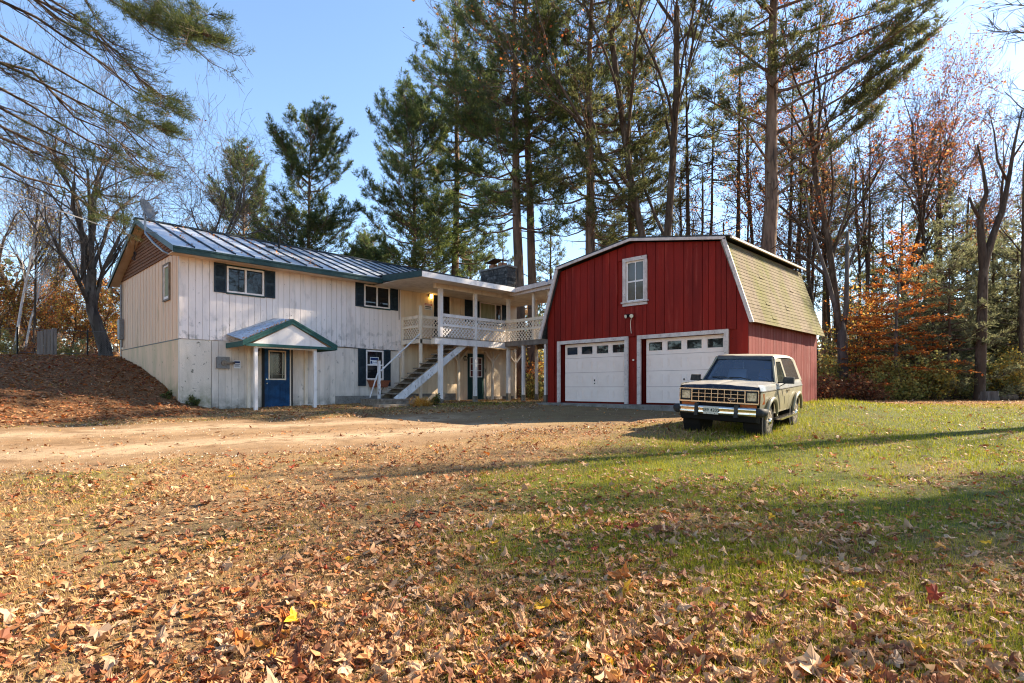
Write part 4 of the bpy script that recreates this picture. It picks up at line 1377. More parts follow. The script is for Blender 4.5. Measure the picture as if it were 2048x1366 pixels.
ARCH = ((1.25, .43), (-1.14, .43))
AZ = .36
def bottom(x):
    b = .47 if -.75 < x < .85 else (.56 if x > 1.2 else .52)
    for cx_, r in ARCH:
        if abs(x - cx_) < r:
            b = max(b, AZ + math.sqrt(r * r - (x - cx_) ** 2))
    return b
def hw(z):
    return float(np.interp(z, [.42, .55, .80, .97, 1.0, 1.06, 1.10, 1.62, 1.70], [.80, .835, .855, .855, .845, .83, .80, .635, .60]))
def side_panel(name, x0, x1, mats, s, ztop=1.10, taper=None):
    """body side between two stations; arches are left open"""
    xs = sorted(set([x0, x1] + list(np.arange(x0, x1, .035))))
    for (za, zb, m, nm) in ((None, .965, mats[0], name), (.985, ztop, mats[1], name + '_shoulder')):
        g = G()
        nl = 6
        vv, qq = [], []
        for x in xs:
            lo = min(bottom(x), .955) if za is None else za
            for k in range(nl):
                z = lo + (zb - lo) * k / (nl - 1)
                tp = 1 - .05 * max(0, (x - 1.55) / .4) ** 2 - .05 * max(0, (-x - 1.6) / .35) ** 2
                vv.append((x, s * hw(z) * tp, z))
        for i in range(len(xs) - 1):
            for k in range(nl - 1):
                a = i * nl + k
                qq.append((a, a + nl, a + nl + 1, a + 1) if s < 0 else (a, a + 1, a + nl + 1, a + nl))
        g.add(vv, q=qq)
        yield g.obj(nm, m, truck, True)

for s in (1, -1):
    for nm, a, b in (('fender', .72, 1.90), ('door', -.36, .708), ('quarter_panel', -1.93, -.372)):
        for k, o in enumerate(side_panel(nm, a, b, ('t_side', 't_shoulder'), s)):
            if nm == 'door' and k == 0:
                g = G().box(-.27, -.12, s * .845 if s > 0 else -.885, .885 if s > 0 else s * .845, .90, .935)
                g.obj('handle', 'chrome', o)
    g = G()
    xs = np.linspace(-1.9, 1.86, 30)
    g.polyline([(x, s * (hw(.975) + .004) * (1 - .05 * max(0, (x - 1.55) / .4) ** 2 - .05 * max(0, (-x - 1.6) / .35) ** 2), .975) for x in xs], .012, 6)
    g.obj('side_moulding', 't_stripe', truck)
    # flares
    for cx_, r in ARCH:
        th = np.linspace(.12, math.pi - .12, 16)
        pts_o = [(cx_ + (r + .02) * math.cos(t), s * (.875 + .02 * math.sin(t)), AZ + (r + .02) * math.sin(t)) for t in th]
        g = G().polyline(pts_o, [.02 + .028 * math.sin(t) for t in th], 8)
        g.obj('wheel_flare', 't_side', truck, True)
        g = G().disc((cx_, s * .45, AZ), (0, s, 0), r + .02, .36, 20)
        g.obj('wheel_well', 't_dark', truck)
    # decals on the door
    for (xa, za, xb, zb, w) in ((.70, .93, .34, .52, .10), (.34, .96, .20, .80, .05), (.10, .80, -.02, .62, .045), (-.02, .90, -.18, .97, .03)):
        g = G()
        n_ = 6
        for k in range(n_):
            t0, t1 = k / n_, (k + 1) / n_
            p0 = (xa + (xb - xa) * t0, za + (zb - za) * t0)
            p1 = (xa + (xb - xa) * t1, za + (zb - za) * t1)
            ww = w * (1 - .6 * t0), w * (1 - .6 * t1)
            g.add([(p0[0] - ww[0] / 2, s * (hw(p0[1]) + .004), p0[1]), (p0[0] + ww[0] / 2, s * (hw(p0[1]) + .004), p0[1]), (p1[0] + ww[1] / 2, s * (hw(p1[1]) + .004), p1[1]), (p1[0] - ww[1] / 2, s * (hw(p1[1]) + .004), p1[1])], q=[(0, 1, 2, 3)])
        g.obj('stripe_decal', 't_stripe', truck)
    # greenhouse side
    def side_poly(name, pts, mat, th=.03, out=0.):
        return G().prism([(x, s * (hw(z) + out), z) for x, z in pts], (0, -s * th, 0)).obj(name, mat, truck)
    side_poly('front_pillar', [(.66, 1.10), (.56, 1.10), (.16, 1.60), (.10, 1.64), (.20, 1.66)], 't_side')
    side_poly('door_frame', [(.56, 1.10), (.48, 1.10), (.115, 1.555), (-.28, 1.555), (-.30, 1.10), (-.37, 1.10), (-.35, 1.62), (.13, 1.62)], 't_side', out=.004)
    side_poly('middle_pillar', [(-.374, 1.10), (-.45, 1.10), (-.43, 1.62), (-.354, 1.62)], 't_side')
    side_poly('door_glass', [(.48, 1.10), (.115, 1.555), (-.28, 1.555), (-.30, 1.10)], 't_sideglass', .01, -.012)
    side_poly('rear_side_glass', [(-.45, 1.12), (-.43, 1.62), (-1.38, 1.62), (-1.55, 1.54), (-1.68, 1.12)], 't_greyglass', .012, -.002)
    side_poly('rear_pillar', [(-1.69, 1.10), (-1.56, 1.55), (-1.38, 1.63), (-1.70, 1.63), (-1.80, 1.58), (-1.93, 1.10)], 't_side')
    side_poly('belt_rail', [(-.45, 1.10), (-.45, 1.125), (-1.69, 1.125), (-1.70, 1.10)], 't_side', out=.003)
    # mirrors
    g = G()
    g.polyline([(.46, s * .80, 1.11), (.45, s * .93, 1.12)], .018, 6)
    g.polyline([(.46, s * .82, 1.02), (.45, s * .95, 1.10)], .010, 6)
    mi = g.obj('mirror_arm', 't_rubber', truck)
    G().hexa([(.42, s * .90, 1.09), (.50, s * .90, 1.10), (.50, s * 1.12, 1.10), (.42, s * 1.12, 1.09), (.42, s * .90, 1.24), (.48, s * .91, 1.23), (.48, s * 1.11, 1.23), (.42, s * 1.12, 1.24)]).obj('mirror_head', 't_rubber', mi)
    # running board
    g = G().box(-.66, .80, s * .80 if s > 0 else -.97, .97 if s > 0 else s * .80, .335, .375)
    g.obj('running_board', 'chrome', truck)
    # wheels
    for cx_ in (1.25, -1.14):
        w_ = thing('x', '', '', world=False)
        bpy.data.objects.remove(w_)
        R_ = .345
        g = G()
        prof = [(-.11, .22), (-.115, .29), (-.10, .325), (-.085, R_), (.085, R_), (.10, .325), (.115, .29), (.11, .22)]
        n_ = 32
        vv = []
        for (yy, rr) in prof:
            for k in range(n_):
                a = k * 2 * math.pi / n_
                r2 = rr - (.008 if (k % 2 and rr > .33) else 0)
                vv.append((cx_ + r2 * math.cos(a), s * (.73 + yy), R_ + r2 * math.sin(a)))
        i = np.arange(len(prof) - 1)[:, None] * n_
        j = np.arange(n_)[None]
        g.add(vv, q=np.stack([i + j, i + (j + 1) % n_, i + n_ + (j + 1) % n_, i + n_ + j], -1).reshape(-1, 4))
        tyre = g.obj('wheel', 't_tyre', truck, True)
        g = G()
        g.polyline([(cx_, s * (.73 + .07), R_), (cx_, s * (.73 + .105), R_), (cx_, s * (.73 + .11), R_)], [.20, .225, .205], 28)
        for k in range(8):
            a = k * math.pi / 4
            g.bar((cx_ + .07 * math.cos(a), s * .842, R_ + .07 * math.sin(a)), (cx_ + .19 * math.cos(a), s * .838, R_ + .19 * math.sin(a)), .045, .02, (0, s, 0))
        g.obj('rim', 't_rim', tyre)
        g = G().polyline([(cx_, s * .83, R_), (cx_, s * .865, R_), (cx_, s * .885, R_)], [.075, .065, .045], 16)
        g.obj('hub_cap', 'chrome', tyre)
# hood
def hood_z(x, y):
    t = (x - .62) / 1.26
    return 1.145 - .045 * t - .028 * (abs(y) / .80) ** 4 + .016 * math.exp(-(y / .10) ** 2) * 0 + (.014 if abs(y) < .34 else 0)
g = G()
xs = np.linspace(.60, 1.86, 22)
ys = [-.80, -.76, -.70, -.62, -.5, -.36, -.345, -.2, -.02, 0, .02, .2, .345, .36, .5, .62, .70, .76, .80]
vv = [(x, y, hood_z(x, y) - .02 * max(0, (x - 1.70) / .16) ** 2 - (.008 if abs(y) < .005 else 0)) for x in xs for y in ys]
m = len(ys)
g.add(vv, q=[(i * m + j, (i + 1) * m + j, (i + 1) * m + j + 1, i * m + j + 1) for i in range(len(xs) - 1) for j in range(m - 1)])
g.obj('hood', 't_hood', truck, True)
g = G()
rows = [(1.86, 0), (1.90, -.022), (1.93, -.06), (1.938, -.11)]
vv = []
for (x, dz) in rows:
    for y in ys:
        yy = y * (1 - .012 * (x - 1.86) / .065)
        vv.append((x - .03 * max(0, abs(y) - .6) / .2, yy, hood_z(1.86, y) - .02 + dz + (.03 if abs(y) > .75 else 0) * 0))
g.add(vv, q=[(i * m + j, (i + 1) * m + j, (i + 1) * m + j + 1, i * m + j + 1) for i in range(len(rows) - 1) for j in range(m - 1)])
g.obj('hood_lip', 't_navy', truck, True)
# cowl, windscreen, roof
g = G().hexa([(.60, -.74, 1.09), (.60, .74, 1.09), (.74, .74, 1.09), (.74, -.74, 1.09), (.58, -.74, 1.145), (.58, .74, 1.145), (.70, .74, 1.135), (.70, -.74, 1.135)])
g.obj('cowl', 't_rubber', truck)
g = G()
a0, a1 = (.585, 1.135), (.15, 1.625)
def ws(t, y):
    return (a0[0] + (a1[0] - a0[0]) * t - .03 * (1 - (y / .7) ** 2) * -1, y * (.735 - .12 * t) / .735, a0[1] + (a1[1] - a0[1]) * t)
yy = np.linspace(-.70, .70, 9)
tt = np.linspace(.02, .98, 5)
g.add([ws(t, y) for t in tt for y in yy], q=[(i * 9 + j, i * 9 + j + 1, (i + 1) * 9 + j + 1, (i + 1) * 9 + j) for i in range(4) for j in range(8)])
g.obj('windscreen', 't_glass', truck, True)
g = G()
for s in (-1, 1):
    g.bar((.61, s * .735, 1.12), (.165, s * .615, 1.635), .055, .05, (1, 0, 0))
g.bar((.165, -.63, 1.635), (.165, .63, 1.635), .07, .06)
g.obj('windscreen_frame', 't_navy', truck)
g = G()
xs = [.20, .14, .05, -.3, -.8, -1.3, -1.6, -1.75, -1.82]
zx = [1.655, 1.685, 1.705, 1.725, 1.73, 1.715, 1.69, 1.66, 1.60]
ys = [-.645, -.63, -.58, -.45, -.2, 0, .2, .45, .58, .63, .645]
zy = [-.085, -.05, -.018, -.006, 0, 0, 0, -.006, -.018, -.05, -.085]
vv = [(x, y, z + (dz if k > 0 else dz * .5)) for k, (x, z) in enumerate(zip(xs, zx)) for y, dz in zip(ys, zy)]
m = len(ys)
g.add(vv, q=[(i * m + j, i * m + j + 1, (i + 1) * m + j + 1, (i + 1) * m + j)[::-1] for i in range(len(xs) - 1) for j in range(m - 1)])
g.obj('roof_skin', 't_roof', truck, True)
G().hexa([(.205, -.60, 1.60), (.215, .60, 1.60), (.17, .60, 1.60), (.17, -.60, 1.60), (.20, -.60, 1.665), (.205, .60, 1.665), (.12, .60, 1.69), (.12, -.60, 1.69)]).obj('roof_header', 't_navy', truck)
g = G()
for k, (y0, y1) in enumerate(((-.05, -.58), (.28, -.20))):
    g.polyline([(.63, y0, 1.15), (.60, (y0 + y1) / 2, 1.20), (.555, y1, 1.195)], .012, 5)
g.obj('wipers', 't_rubber', truck)
# tail
g = G()
g.hexa([(-1.93, -.80, .5), (-1.90, -.80, .5), (-1.90, .80, .5), (-1.93, .80, .5), (-1.94, -.79, 1.10), (-1.90, -.79, 1.10), (-1.90, .79, 1.10), (-1.94, .79, 1.10)])
g.hexa([(-1.94, -.79, 1.10), (-1.90, -.79, 1.10), (-1.90, .79, 1.10), (-1.94, .79, 1.10), (-1.82, -.62, 1.60), (-1.80, -.62, 1.60), (-1.80, .62, 1.60), (-1.82, .62, 1.60)])
g.obj('tailgate', 't_side', truck)
G().box(-2.08, -1.95, -.82, .82, .50, .62).obj('rear_bumper', 'chrome', truck)
# floor and interior
g = G().box(-1.9, 1.8, -.62, .62, .38, .50)
g.box(1.0, 1.85, -.60, .60, .5, 1.0)
g.box(-1.88, -1.0, -.7, .7, .5, .9)
g.obj('underbody', 't_dark', truck)
G().hexa([(.70, -.72, .80), (.70, .72, .80), (.42, .72, .80), (.42, -.72, .80), (.62, -.72, 1.13), (.62, .72, 1.13), (.36, .72, 1.10), (.36, -.72, 1.10)]).obj('dashboard', 't_seat', truck)
for y, m_ in ((.36, 't_seat'), (-.36, 't_seat2')):
    g = G()
    g.hexa([(-.05, y - .24, .68), (-.05, y + .24, .68), (-.50, y + .24, .66), (-.50, y - .24, .66), (-.05, y - .23, .80), (-.05, y + .23, .80), (-.45, y + .23, .78), (-.45, y - .23, .78)])
    g.hexa([(-.38, y - .23, .78), (-.38, y + .23, .78), (-.52, y + .23, .78), (-.52, y - .23, .78), (-.58, y - .20, 1.36), (-.58, y + .20, 1.36), (-.68, y + .20, 1.36), (-.68, y - .20, 1.36)])
    g.hexa([(-.60, y - .12, 1.38), (-.60, y + .12, 1.38), (-.68, y + .12, 1.38), (-.68, y - .12, 1.38), (-.61, y - .11, 1.52), (-.61, y + .11, 1.52), (-.68, y + .11, 1.52), (-.68, y - .11, 1.52)])
    g.obj('seat', m_, truck)
g = G()
th = np.linspace(0, 2 * math.pi, 25)
cdir = Vector((-.45, 0, .9)).normalized()
ax1 = Vector((0, 1, 0))
ax2 = cdir.cross(ax1)
cc = Vector((.20, .36, 1.14))
g.polyline([cc + (ax1 * math.cos(t) + ax2 * math.sin(t)) * .19 for t in th], .014, 6)
g.polyline([cc, cc - cdir * .3], .02, 6)
g.bar(cc - ax1 * .18, cc + ax1 * .18, .03, .02, cdir)
g.obj('steering_wheel', 't_dark', truck)
# nose: grille, lamps, bumper
FWt = Wall((1.93, 0, 0), (0, 1, 0), (1, 0, 0))
g = G()
FWt.box(g, -.78, .78, -.30, -.03, .52, 1.0)
g.obj('nose_panel', 't_dark', truck)
g = G()
FWt.box(g, -.80, .80, -.05, .015, .985, 1.003)
FWt.box(g, -.80, .80, -.05, .020, .718, .745)
FWt.box(g, -.80, -.786, -.05, .013, .745, .985)
FWt.box(g, .786, .80, -.05, .013, .745, .985)
FWt.box(g, -.546, -.528, -.03, .012, .745, .985)
FWt.box(g, .528, .546, -.03, .012, .745, .985)
gri = g.obj('grille_frame', 't_grille', truck)
for k in range(7):
    u = -.525 + (k + 1) * 1.05 / 8
    g = G()
    FWt.box(g, u - .0055, u + .0055, -.03, .006, .745, .985)
    g.obj('grille_bar', 't_grille', gri)
for k in (1, 2):
    z = .755 + k * .073
    g = G()
    FWt.box(g, -.528, .528, -.03, .003, z - .0045, z + .0045)
    g.obj('grille_bar', 't_grille', gri)
th = np.linspace(0, 2 * math.pi, 25)[:-1]
em = G().prism([FWt.p(.28 + .075 * math.cos(t), .006, .80 + .030 * math.sin(t)) for t in th], (.008, 0, 0)).obj('oval_badge', 't_grille', gri)
G().prism([FWt.p(.28 + .066 * math.cos(t), .014, .80 + .024 * math.sin(t)) for t in th], (.003, 0, 0)).obj('badge_face', 't_navy', gri)
for s in (-1, 1):
    g = G()
    FWt.frame(g, s * .665 - .105, s * .665 + .105, .765, .965, .014, -.03, .008)
    hl = g.obj('headlight', 't_rubber', truck)
    g = G()
    FWt.box(g, s * .665 - .088, s * .665 + .088, -.03, -.004, .785, .945)
    g.obj('lens', 't_lens', hl)
    g = G()
    FWt.box(g, s * .60 - .16, s * .60 + .16, -.06, -.01, .645, .705)
    g.obj('turn_lamp', 't_amber', truck)
    g = G()
    g.hexa([(1.70, s * .853, .72), (1.885, s * .815, .72), (1.885, s * .80, .72), (1.70, s * .83, .72), (1.74, s * .853, .93), (1.885, s * .815, .93), (1.885, s * .80, .93), (1.74, s * .83, .93)])
    g.obj('side_marker', 't_amber', truck)
# bumper: slightly curved chrome channel
g = G()
yy = np.linspace(-.77, .77, 15)
prof = [(0, .475), (.035, .485), (.04, .53), (.022, .565), (.04, .60), (.035, .645), (0, .655), (-.05, .655)]
vv = [(2.02 - .05 * (y / .77) ** 2 + px_, y, pz_) for y in yy for (px_, pz_) in prof]
m = len(prof)
g.add(vv, q=[(i * m + j, i * m + j + 1, (i + 1) * m + j + 1, (i + 1) * m + j)[::-1] for i in range(len(yy) - 1) for j in range(m - 1)])
bum = g.obj('front_bumper', 'chrome', truck, True)
for s in (-1, 1):
    g = G().polyline([(1.985, s * .765, .565), (1.965, s * .83, .565), (1.88, s * .875, .565), (1.74, s * .88, .57)], [.088, .095, .09, .07], 10)
    g.obj('bumper_end', 't_rubber', bum, True)
    G().hexa([(2.0, s * .40 - .045, .44), (2.08, s * .40 - .035, .45), (2.08, s * .40 + .035, .45), (2.0, s * .40 + .045, .44), (1.98, s * .40 - .045, .70), (2.05, s * .40 - .035, .69), (2.05, s * .40 + .035, .69), (1.98, s * .40 + .045, .70)]).obj('bumper_guard', 't_rubber', bum)
G().hexa([(1.78, -.80, .33), (1.93, -.76, .36), (1.93, .76, .36), (1.78, .80, .33), (1.86, -.82, .50), (1.98, -.78, .50), (1.98, .78, .50), (1.86, .82, .50)]).obj('air_dam', 't_dark', truck)
g = G()
PW = Wall((2.066, 0, 0), (0, 1, 0), (1, 0, 0))
PW.box(g, -.245, .06, -.02, .0, .49, .645)
pt = g.obj('licence_plate', 't_plate', truck)
text_on(PW, '289 4205', -.0925, .0015, .57, .092, 't_green', pt, .0012)
for u in (-.17, -.01):
    G().disc(PW.p(u, 0, .505), (1, 0, 0), .008, .004, 8).obj('bolt', 't_dark', pt)
# ------------------------------------------------------------------ vegetation
def unit(v):
    return v / (np.linalg.norm(v, axis=-1, keepdims=True) + 1e-9)

def tufts(g, P, D, R, k, ln, w, cols, spread=.75, jit=.3):
    """k needle bundles at each point, leaning along D"""
    n = len(P)
    P = np.repeat(P, k, 0)
    D = np.repeat(D, k, 0)
    d = unit(D + R.normal(0, spread, (n * k, 3)))
    l = ln * R.uniform(1 - jit, 1 + jit, (n * k, 1))
    pr = unit(np.cross(d, R.normal(0, 1, (n * k, 3)))) * w
    tip = P + d * l
    flip = R.random((n * k, 1)) < .5
    a = np.where(flip, P - pr * .5, P)
    b = np.where(flip, P + pr * .5, tip + pr * .5)
    c = np.where(flip, tip, tip - pr * .5)
    v = np.stack([a, b, c], 1).reshape(-1, 3)
    m = n * k
    cc = cols[0] + (cols[1] - cols[0]) * R.random((n, 1)) ** 1.3
    cc = np.repeat(cc, k, 0) * R.uniform(.75, 1.25, (m, 1))
    g.add(v, t=np.arange(m * 3).reshape(-1, 3), c=np.repeat(cc, 3, 0))

def leaves(g, P, R, size, cols, flat=.5, jit=.35):
    """folded diamond leaves"""
    n = len(P)
    d = unit(R.normal(0, 1, (n, 3)) * np.array([1, 1, .6]))
    nr = unit(np.array([0, 0, 1.]) * flat + R.normal(0, 1, (n, 3)) * (1 - flat))
    sd = unit(np.cross(d, nr))
    nr = np.cross(sd, d)
    s = size * R.uniform(1 - jit, 1 + jit, (n, 1))
    v = np.stack([P, P + d * s * .5 + sd * s * .34 + nr * s * .1, P + d * s, P + d * s * .5 - sd * s * .34 + nr * s * .1], 1).reshape(-1, 3)
    i = np.arange(n)[:, None] * 4
    t = np.concatenate([i + [[0, 1, 2]], i + [[0, 2, 3]]], 0)
    cols = np.asarray(cols, float)
    cc = cols[R.integers(0, len(cols), n)] * R.uniform(.7, 1.25, (n, 1))
    g.add(v, t=t, c=np.repeat(cc, 4, 0))

def limb_foliage(gt, gc, pts, r, R, dens=1., tlen=.45, u0=.3, ntuft=7, nl=.24, nw=.032, cols=None, spacing=.17, flat=.35, twig_r=.012, sag=0.):
    """side twigs with needle tufts along a limb polyline"""
    pts = np.asarray(pts)
    seg = np.linalg.norm(np.diff(pts, axis=0), axis=1)
    L_ = seg.sum()
    n = max(3, int(L_ * 3.6 * dens))
    u = u0 + (1 - u0) * R.random(n) ** .8
    cum = np.concatenate([[0], np.cumsum(seg)]) / L_
    P = np.stack([np.interp(u, cum, pts[:, k]) for k in range(3)], 1)
    du = .04
    Q = np.stack([np.interp(np.minimum(u + du, 1), cum, pts[:, k]) - np.interp(np.maximum(u - du, 0), cum, pts[:, k]) for k in range(3)], 1)
    D = unit(Q)
    side = unit(np.cross(D, [0, 0, 1.])) * np.where(R.random((n, 1)) < .5, 1, -1)
    ang = R.uniform(.5, 1.25, (n, 1))
    T = unit(D * np.cos(ang) + side * np.sin(ang) + np.array([0, 0, 1.]) * R.normal(.14, flat * .5, (n, 1)))
    tl = np.clip(tlen * L_ * (.28 + .9 * (1 - u)) * R.uniform(.5, 1.15, n), .25, 1.9)
    E = P + T * tl[:, None]
    E[:, 2] -= sag * tl
    gt.segs(P, E, twig_r, twig_r * .4, 3)
    k = np.maximum(2, np.ceil(tl / spacing)).astype(int)
    idx = np.repeat(np.arange(n), k)
    w = R.random(len(idx)) ** .75
    TP = P[idx] + (E - P)[idx] * (.25 + .75 * w)[:, None] + R.normal(0, .05, (len(idx), 3))
    TD = T[idx] * .9 + np.array([0, 0, .45])
    tufts(gc, TP, TD, R, ntuft, nl, nw, cols)

PC = np.array([(.050, .088, .034), (.20, .225, .060)])
PC_BLUE = np.array([(.022, .046, .032), (.065, .095, .045)])
PC_OLIVE = np.array([(.066, .085, .034), (.225, .22, .072)])

def pine(seed, H, r0, hb, Lmax, dens=1., cols=PC, step=.75, lean=(0, 0), top=.5, dead=14, prof=None, nl=.26, nw=.036, ntuft=7, up0=0., up1=.75, extra=()):
    R = np.random.default_rng(seed)
    gt, gc = G(), G()
    n = 16
    t = np.linspace(0, 1, n)
    sway = np.cumsum(R.normal(0, .035, (n, 2)), 0) * H / 25
    pts = np.stack([lean[0] * t * H + sway[:, 0] - sway[0, 0], lean[1] * t * H + sway[:, 1] - sway[0, 1], t * H], 1)
    rad_ = r0 * (1 - .93 * t ** 1.1) * (1 + .35 * np.exp(-t * 40))
    pts[0, 2] = -.5
    gt.polyline(pts, rad_, 10)
    ax = lambda z: np.array([np.interp(z, pts[:, 2], pts[:, 0]), np.interp(z, pts[:, 2], pts[:, 1]), z])
    for _ in range(dead):
        z = R.uniform(min(3., hb * .35), hb * 1.15)
        a = R.uniform(0, 2 * math.pi)
        l = R.uniform(.5, 2.6)
        p0 = ax(z)
        d = np.array([math.cos(a), math.sin(a), R.uniform(-.25, .3)])
        p1 = p0 + d * l * .55
        p2 = p0 + d * l + np.array([0, 0, R.uniform(-.25, .15)])
        gt.polyline([p0, p1, p2], [.035, .02, .008], 4, False)
        m = int(l * 3)
        uu = R.random((m, 1))
        b0 = p0 + (p2 - p0) * uu
        gt.segs(b0, b0 + unit(R.normal(0, 1, (m, 3))) * R.uniform(.2, .6, (m, 1)), .009, .004, 3)
    z = hb
    while z < H - .4:
        tt = (z - hb) / (H - hb)
        pl = (min(1, .55 + 1.6 * tt) * (1 - tt) ** .62) if prof is None else prof(tt)
        for k in range(R.integers(3, 6)):
            l = max(.45, Lmax * pl * R.uniform(.5, 1.2))
            a = R.uniform(0, 2 * math.pi)
            el = up0 + (up1 - up0) * tt + R.normal(0, .12)
            h = np.array([math.cos(a), math.sin(a), 0])
            p0 = ax(z + R.uniform(-.2, .2))
            u = np.linspace(0, 1, 5)[:, None]
            pp = p0 + h * l * u * math.cos(el) + np.array([0, 0, 1.]) * (math.sin(el) * l * u + .16 * l * u ** 2.2 - .10 * l * np.sin(u * math.pi)) + R.normal(0, .03 * l, (5, 3)) * u
            gt.polyline(pp, np.linspace(.018 + .011 * l, .008, 5), 4, False)
            limb_foliage(gt, gc, pp, 0, R, dens, cols=cols, nl=nl, nw=nw, ntuft=ntuft)
        z += step * R.uniform(.7, 1.3)
    for (zz, a, l, el) in extra:
        h = np.array([math.cos(a), math.sin(a), 0])
        p0 = ax(zz)
        u = np.linspace(0, 1, 6)[:, None]
        pp = p0 + h * l * u * math.cos(el) + np.array([0, 0, 1.]) * (math.sin(el) * l * u + .10 * l * u ** 2.2)
        gt.polyline(pp, np.linspace(.075, .012, 6), 5, False)
        limb_foliage(gt, gc, pp, 0, R, dens * 1.2, u0=.42, tlen=.28, cols=cols, nl=nl, nw=nw, ntuft=ntuft)
    m = 18
    tufts(gc, pts[-1] + R.normal(0, .25, (m, 3)) - [0, 0, .3], np.tile([0, 0, 1.], (m, 1)), R, ntuft, nl, nw, cols)
    return gt, gc

def hardwood(seed, H, r0, fork=.35, spread=.6, levels=4, kids=(4, 5, 5, 5), upw=.35, leafn=0, leafc=None, leafs=.12, lean=(0, 0), trunks=1, len0=.55, twist=.16, twig=.008, leaflev=3, flat=.4, flatten=1.0, leafz=(0, 1e9), l1=.62, cone=.25, twigcol=None):
    """bare or sparsely leaved broadleaf tree"""
    R = np.random.default_rng(seed)
    gt, gc = G(), G()
    LP = []
    s0, s1, sr = [], [], []
    def grow(p, d, L_, r, lev):
        n = 6 if lev < 2 else (4 if lev < 3 else 3)
        pts = [p]
        dd = d.copy()
        for k in range(n - 1):
            dd = unit(dd + R.normal(0, twist * (1 + .35 * lev), 3) + np.array([0, 0, upw * (.22 if lev < 2 else .10)]))
            pts.append(pts[-1] + dd * L_ / (n - 1) * np.array([1, 1, flatten if lev else 1]))
        pts = np.array(pts)
        if lev >= 3 or r < .012:
            for a, b in zip(pts[:-1], pts[1:]):
                s0.append(a); s1.append(b); sr.append(max(r, twig))
        else:
            gt.polyline(pts, np.linspace(r, r * (.55 if lev else .6), n), 9 if lev == 0 else (6 if lev == 1 else 4), False)
        if leafn and lev >= leaflev:
            m = R.poisson(leafn)
            u = R.random(m)
            q = pts[0] + (pts[-1] - pts[0]) * u[:, None] + R.normal(0, .12, (m, 3)) * np.array([1, 1, .5])
            LP.append(q)
        if lev >= levels:
            return
        kk = kids[min(lev, len(kids) - 1)]
        for k in range(kk):
            u = R.uniform(.35 if lev else fork, 1.0) if k else 1.0
            i = min(int(u * (n - 1)), n - 2)
            f = u * (n - 1) - i
            q = pts[i] + (pts[i + 1] - pts[i]) * f
            base = unit(pts[i + 1] - pts[i])
            v = unit(np.cross(base, R.normal(0, 1, 3)))
            a = R.uniform(.35, 1.0) * spread * (1.0 if k else .45)
            nd = unit(base * math.cos(a) + v * math.sin(a) + np.array([0, 0, upw * (.3 if lev < 2 else .08)]))
            grow(q, nd, L_ * (l1 * R.uniform(.75, 1.25) * (1.1 - cone * u) if lev == 0 else R.uniform(.42, .75)), r * (1 - .45 * u) * R.uniform(.42, .65), lev + 1)
    for k in range(trunks):
        a = 2 * math.pi * k / max(trunks, 1) + R.uniform(0, 1)
        ld = np.array([lean[0], lean[1], 0]) + (np.array([math.cos(a), math.sin(a), 0]) * .055 if trunks > 1 else 0)
        grow(np.array([0.1 * math.cos(a) * (trunks > 1), .1 * math.sin(a) * (trunks > 1), -.4]), unit(np.array([0, 0, 1.]) + ld), H * len0, r0, 0)
    tg_ = gt if twigcol is None else gc
    tg_.segs(np.array(s0), np.array(s1), np.array(sr), np.array(sr) * .7, 3)
    if twigcol is not None:
        gc.c.append(np.broadcast_to(np.array(twigcol, float), (len(s0) * 6, 3)))
    if LP:
        q = np.vstack(LP)
        q = q[(q[:, 2] > leafz[0]) & (q[:, 2] < leafz[1])]
        if len(q):
            leaves(gc, q, R, leafs, leafc, flat)
    return gt, gc

_trees = {}
def proto(key, gt, gc, bark, fol='needles'):
    _trees[key] = (gt.mesh(key + '_trunk', bark, True), gc.mesh(key + '_crown', fol) if gc.n else None)

def plant(key, px, F, label, name='pine_tree', cat='tree', rot=0, s=1., group=None, pos=None, sz=None, dz=0):
    x, y = at(px, F) if pos is None else pos
    t = thing(name, label, cat, (x, y, float(terr(x, y)) - .05 + dz), group, False)
    t.rotation_euler = (0, 0, rot)
    t.scale = (s, s, s if sz is None else sz)
    tm, cm = _trees[key]
    link('trunk' if cat == 'tree' else 'stem', tm, t)
    if cm is not None:
        link('crown' if cat == 'tree' else 'foliage', cm, t)
    return t

# -- pines
proto('pineA', *pine(11, 30, .36, 10, 6.6, 1.4, PC, .66, (.012, .0), dead=22), 'bark_pine')
proto('pineB', *pine(12, 32, .33, 12, 5.6, 1.35, PC, .70, (-.006, .01), dead=26), 'bark_pine')
proto('pineC', *pine(13, 29, .36, 9, 5.6, 1.35, PC_OLIVE, .68, dead=26), 'bark_pine')
ex = [(9.6, -.50, 6.6, .62), (10.6, -.75, 7.4, .58), (11.6, -.35, 7.8, .52), (12.6, -.65, 8.4, .46), (13.6, -.9, 7.6, .44), (14.6, -.45, 8.6, .34), (15.8, -.7, 8.2, .28), (17.2, -.5, 7.6, .22), (18.6, -.8, 7.2, .2), (13, 2.5, 4.6, .4), (15.5, 2.9, 5.0, .4), (11.2, 3.2, 4.0, .5)]
proto('pineD', *pine(14, 29, .42, 15, 5.2, 1.4, PC_OLIVE, .75, (.02, -.012), dead=20, extra=ex), 'bark_pine')
proto('pineE', *pine(15, 21, .27, 4.2, 5.2, 1.8, PC, .50, dead=12, prof=lambda t: float(np.interp(t, [0, .3, .5, .56, .62, .70, .85, .95, 1], [.85, .9, .75, .35, .5, .75, .66, .45, .2])), up0=.0, up1=1.0), 'bark_pine')
proto('pineF', *pine(16, 20, .24, 5.0, 5.0, 1.7, PC, .55, dead=8, prof=lambda t: .95 * (1 - t) ** .35 * (.5 + .5 * min(1, t * 3)), up0=.5, up1=1.1), 'bark_pine')
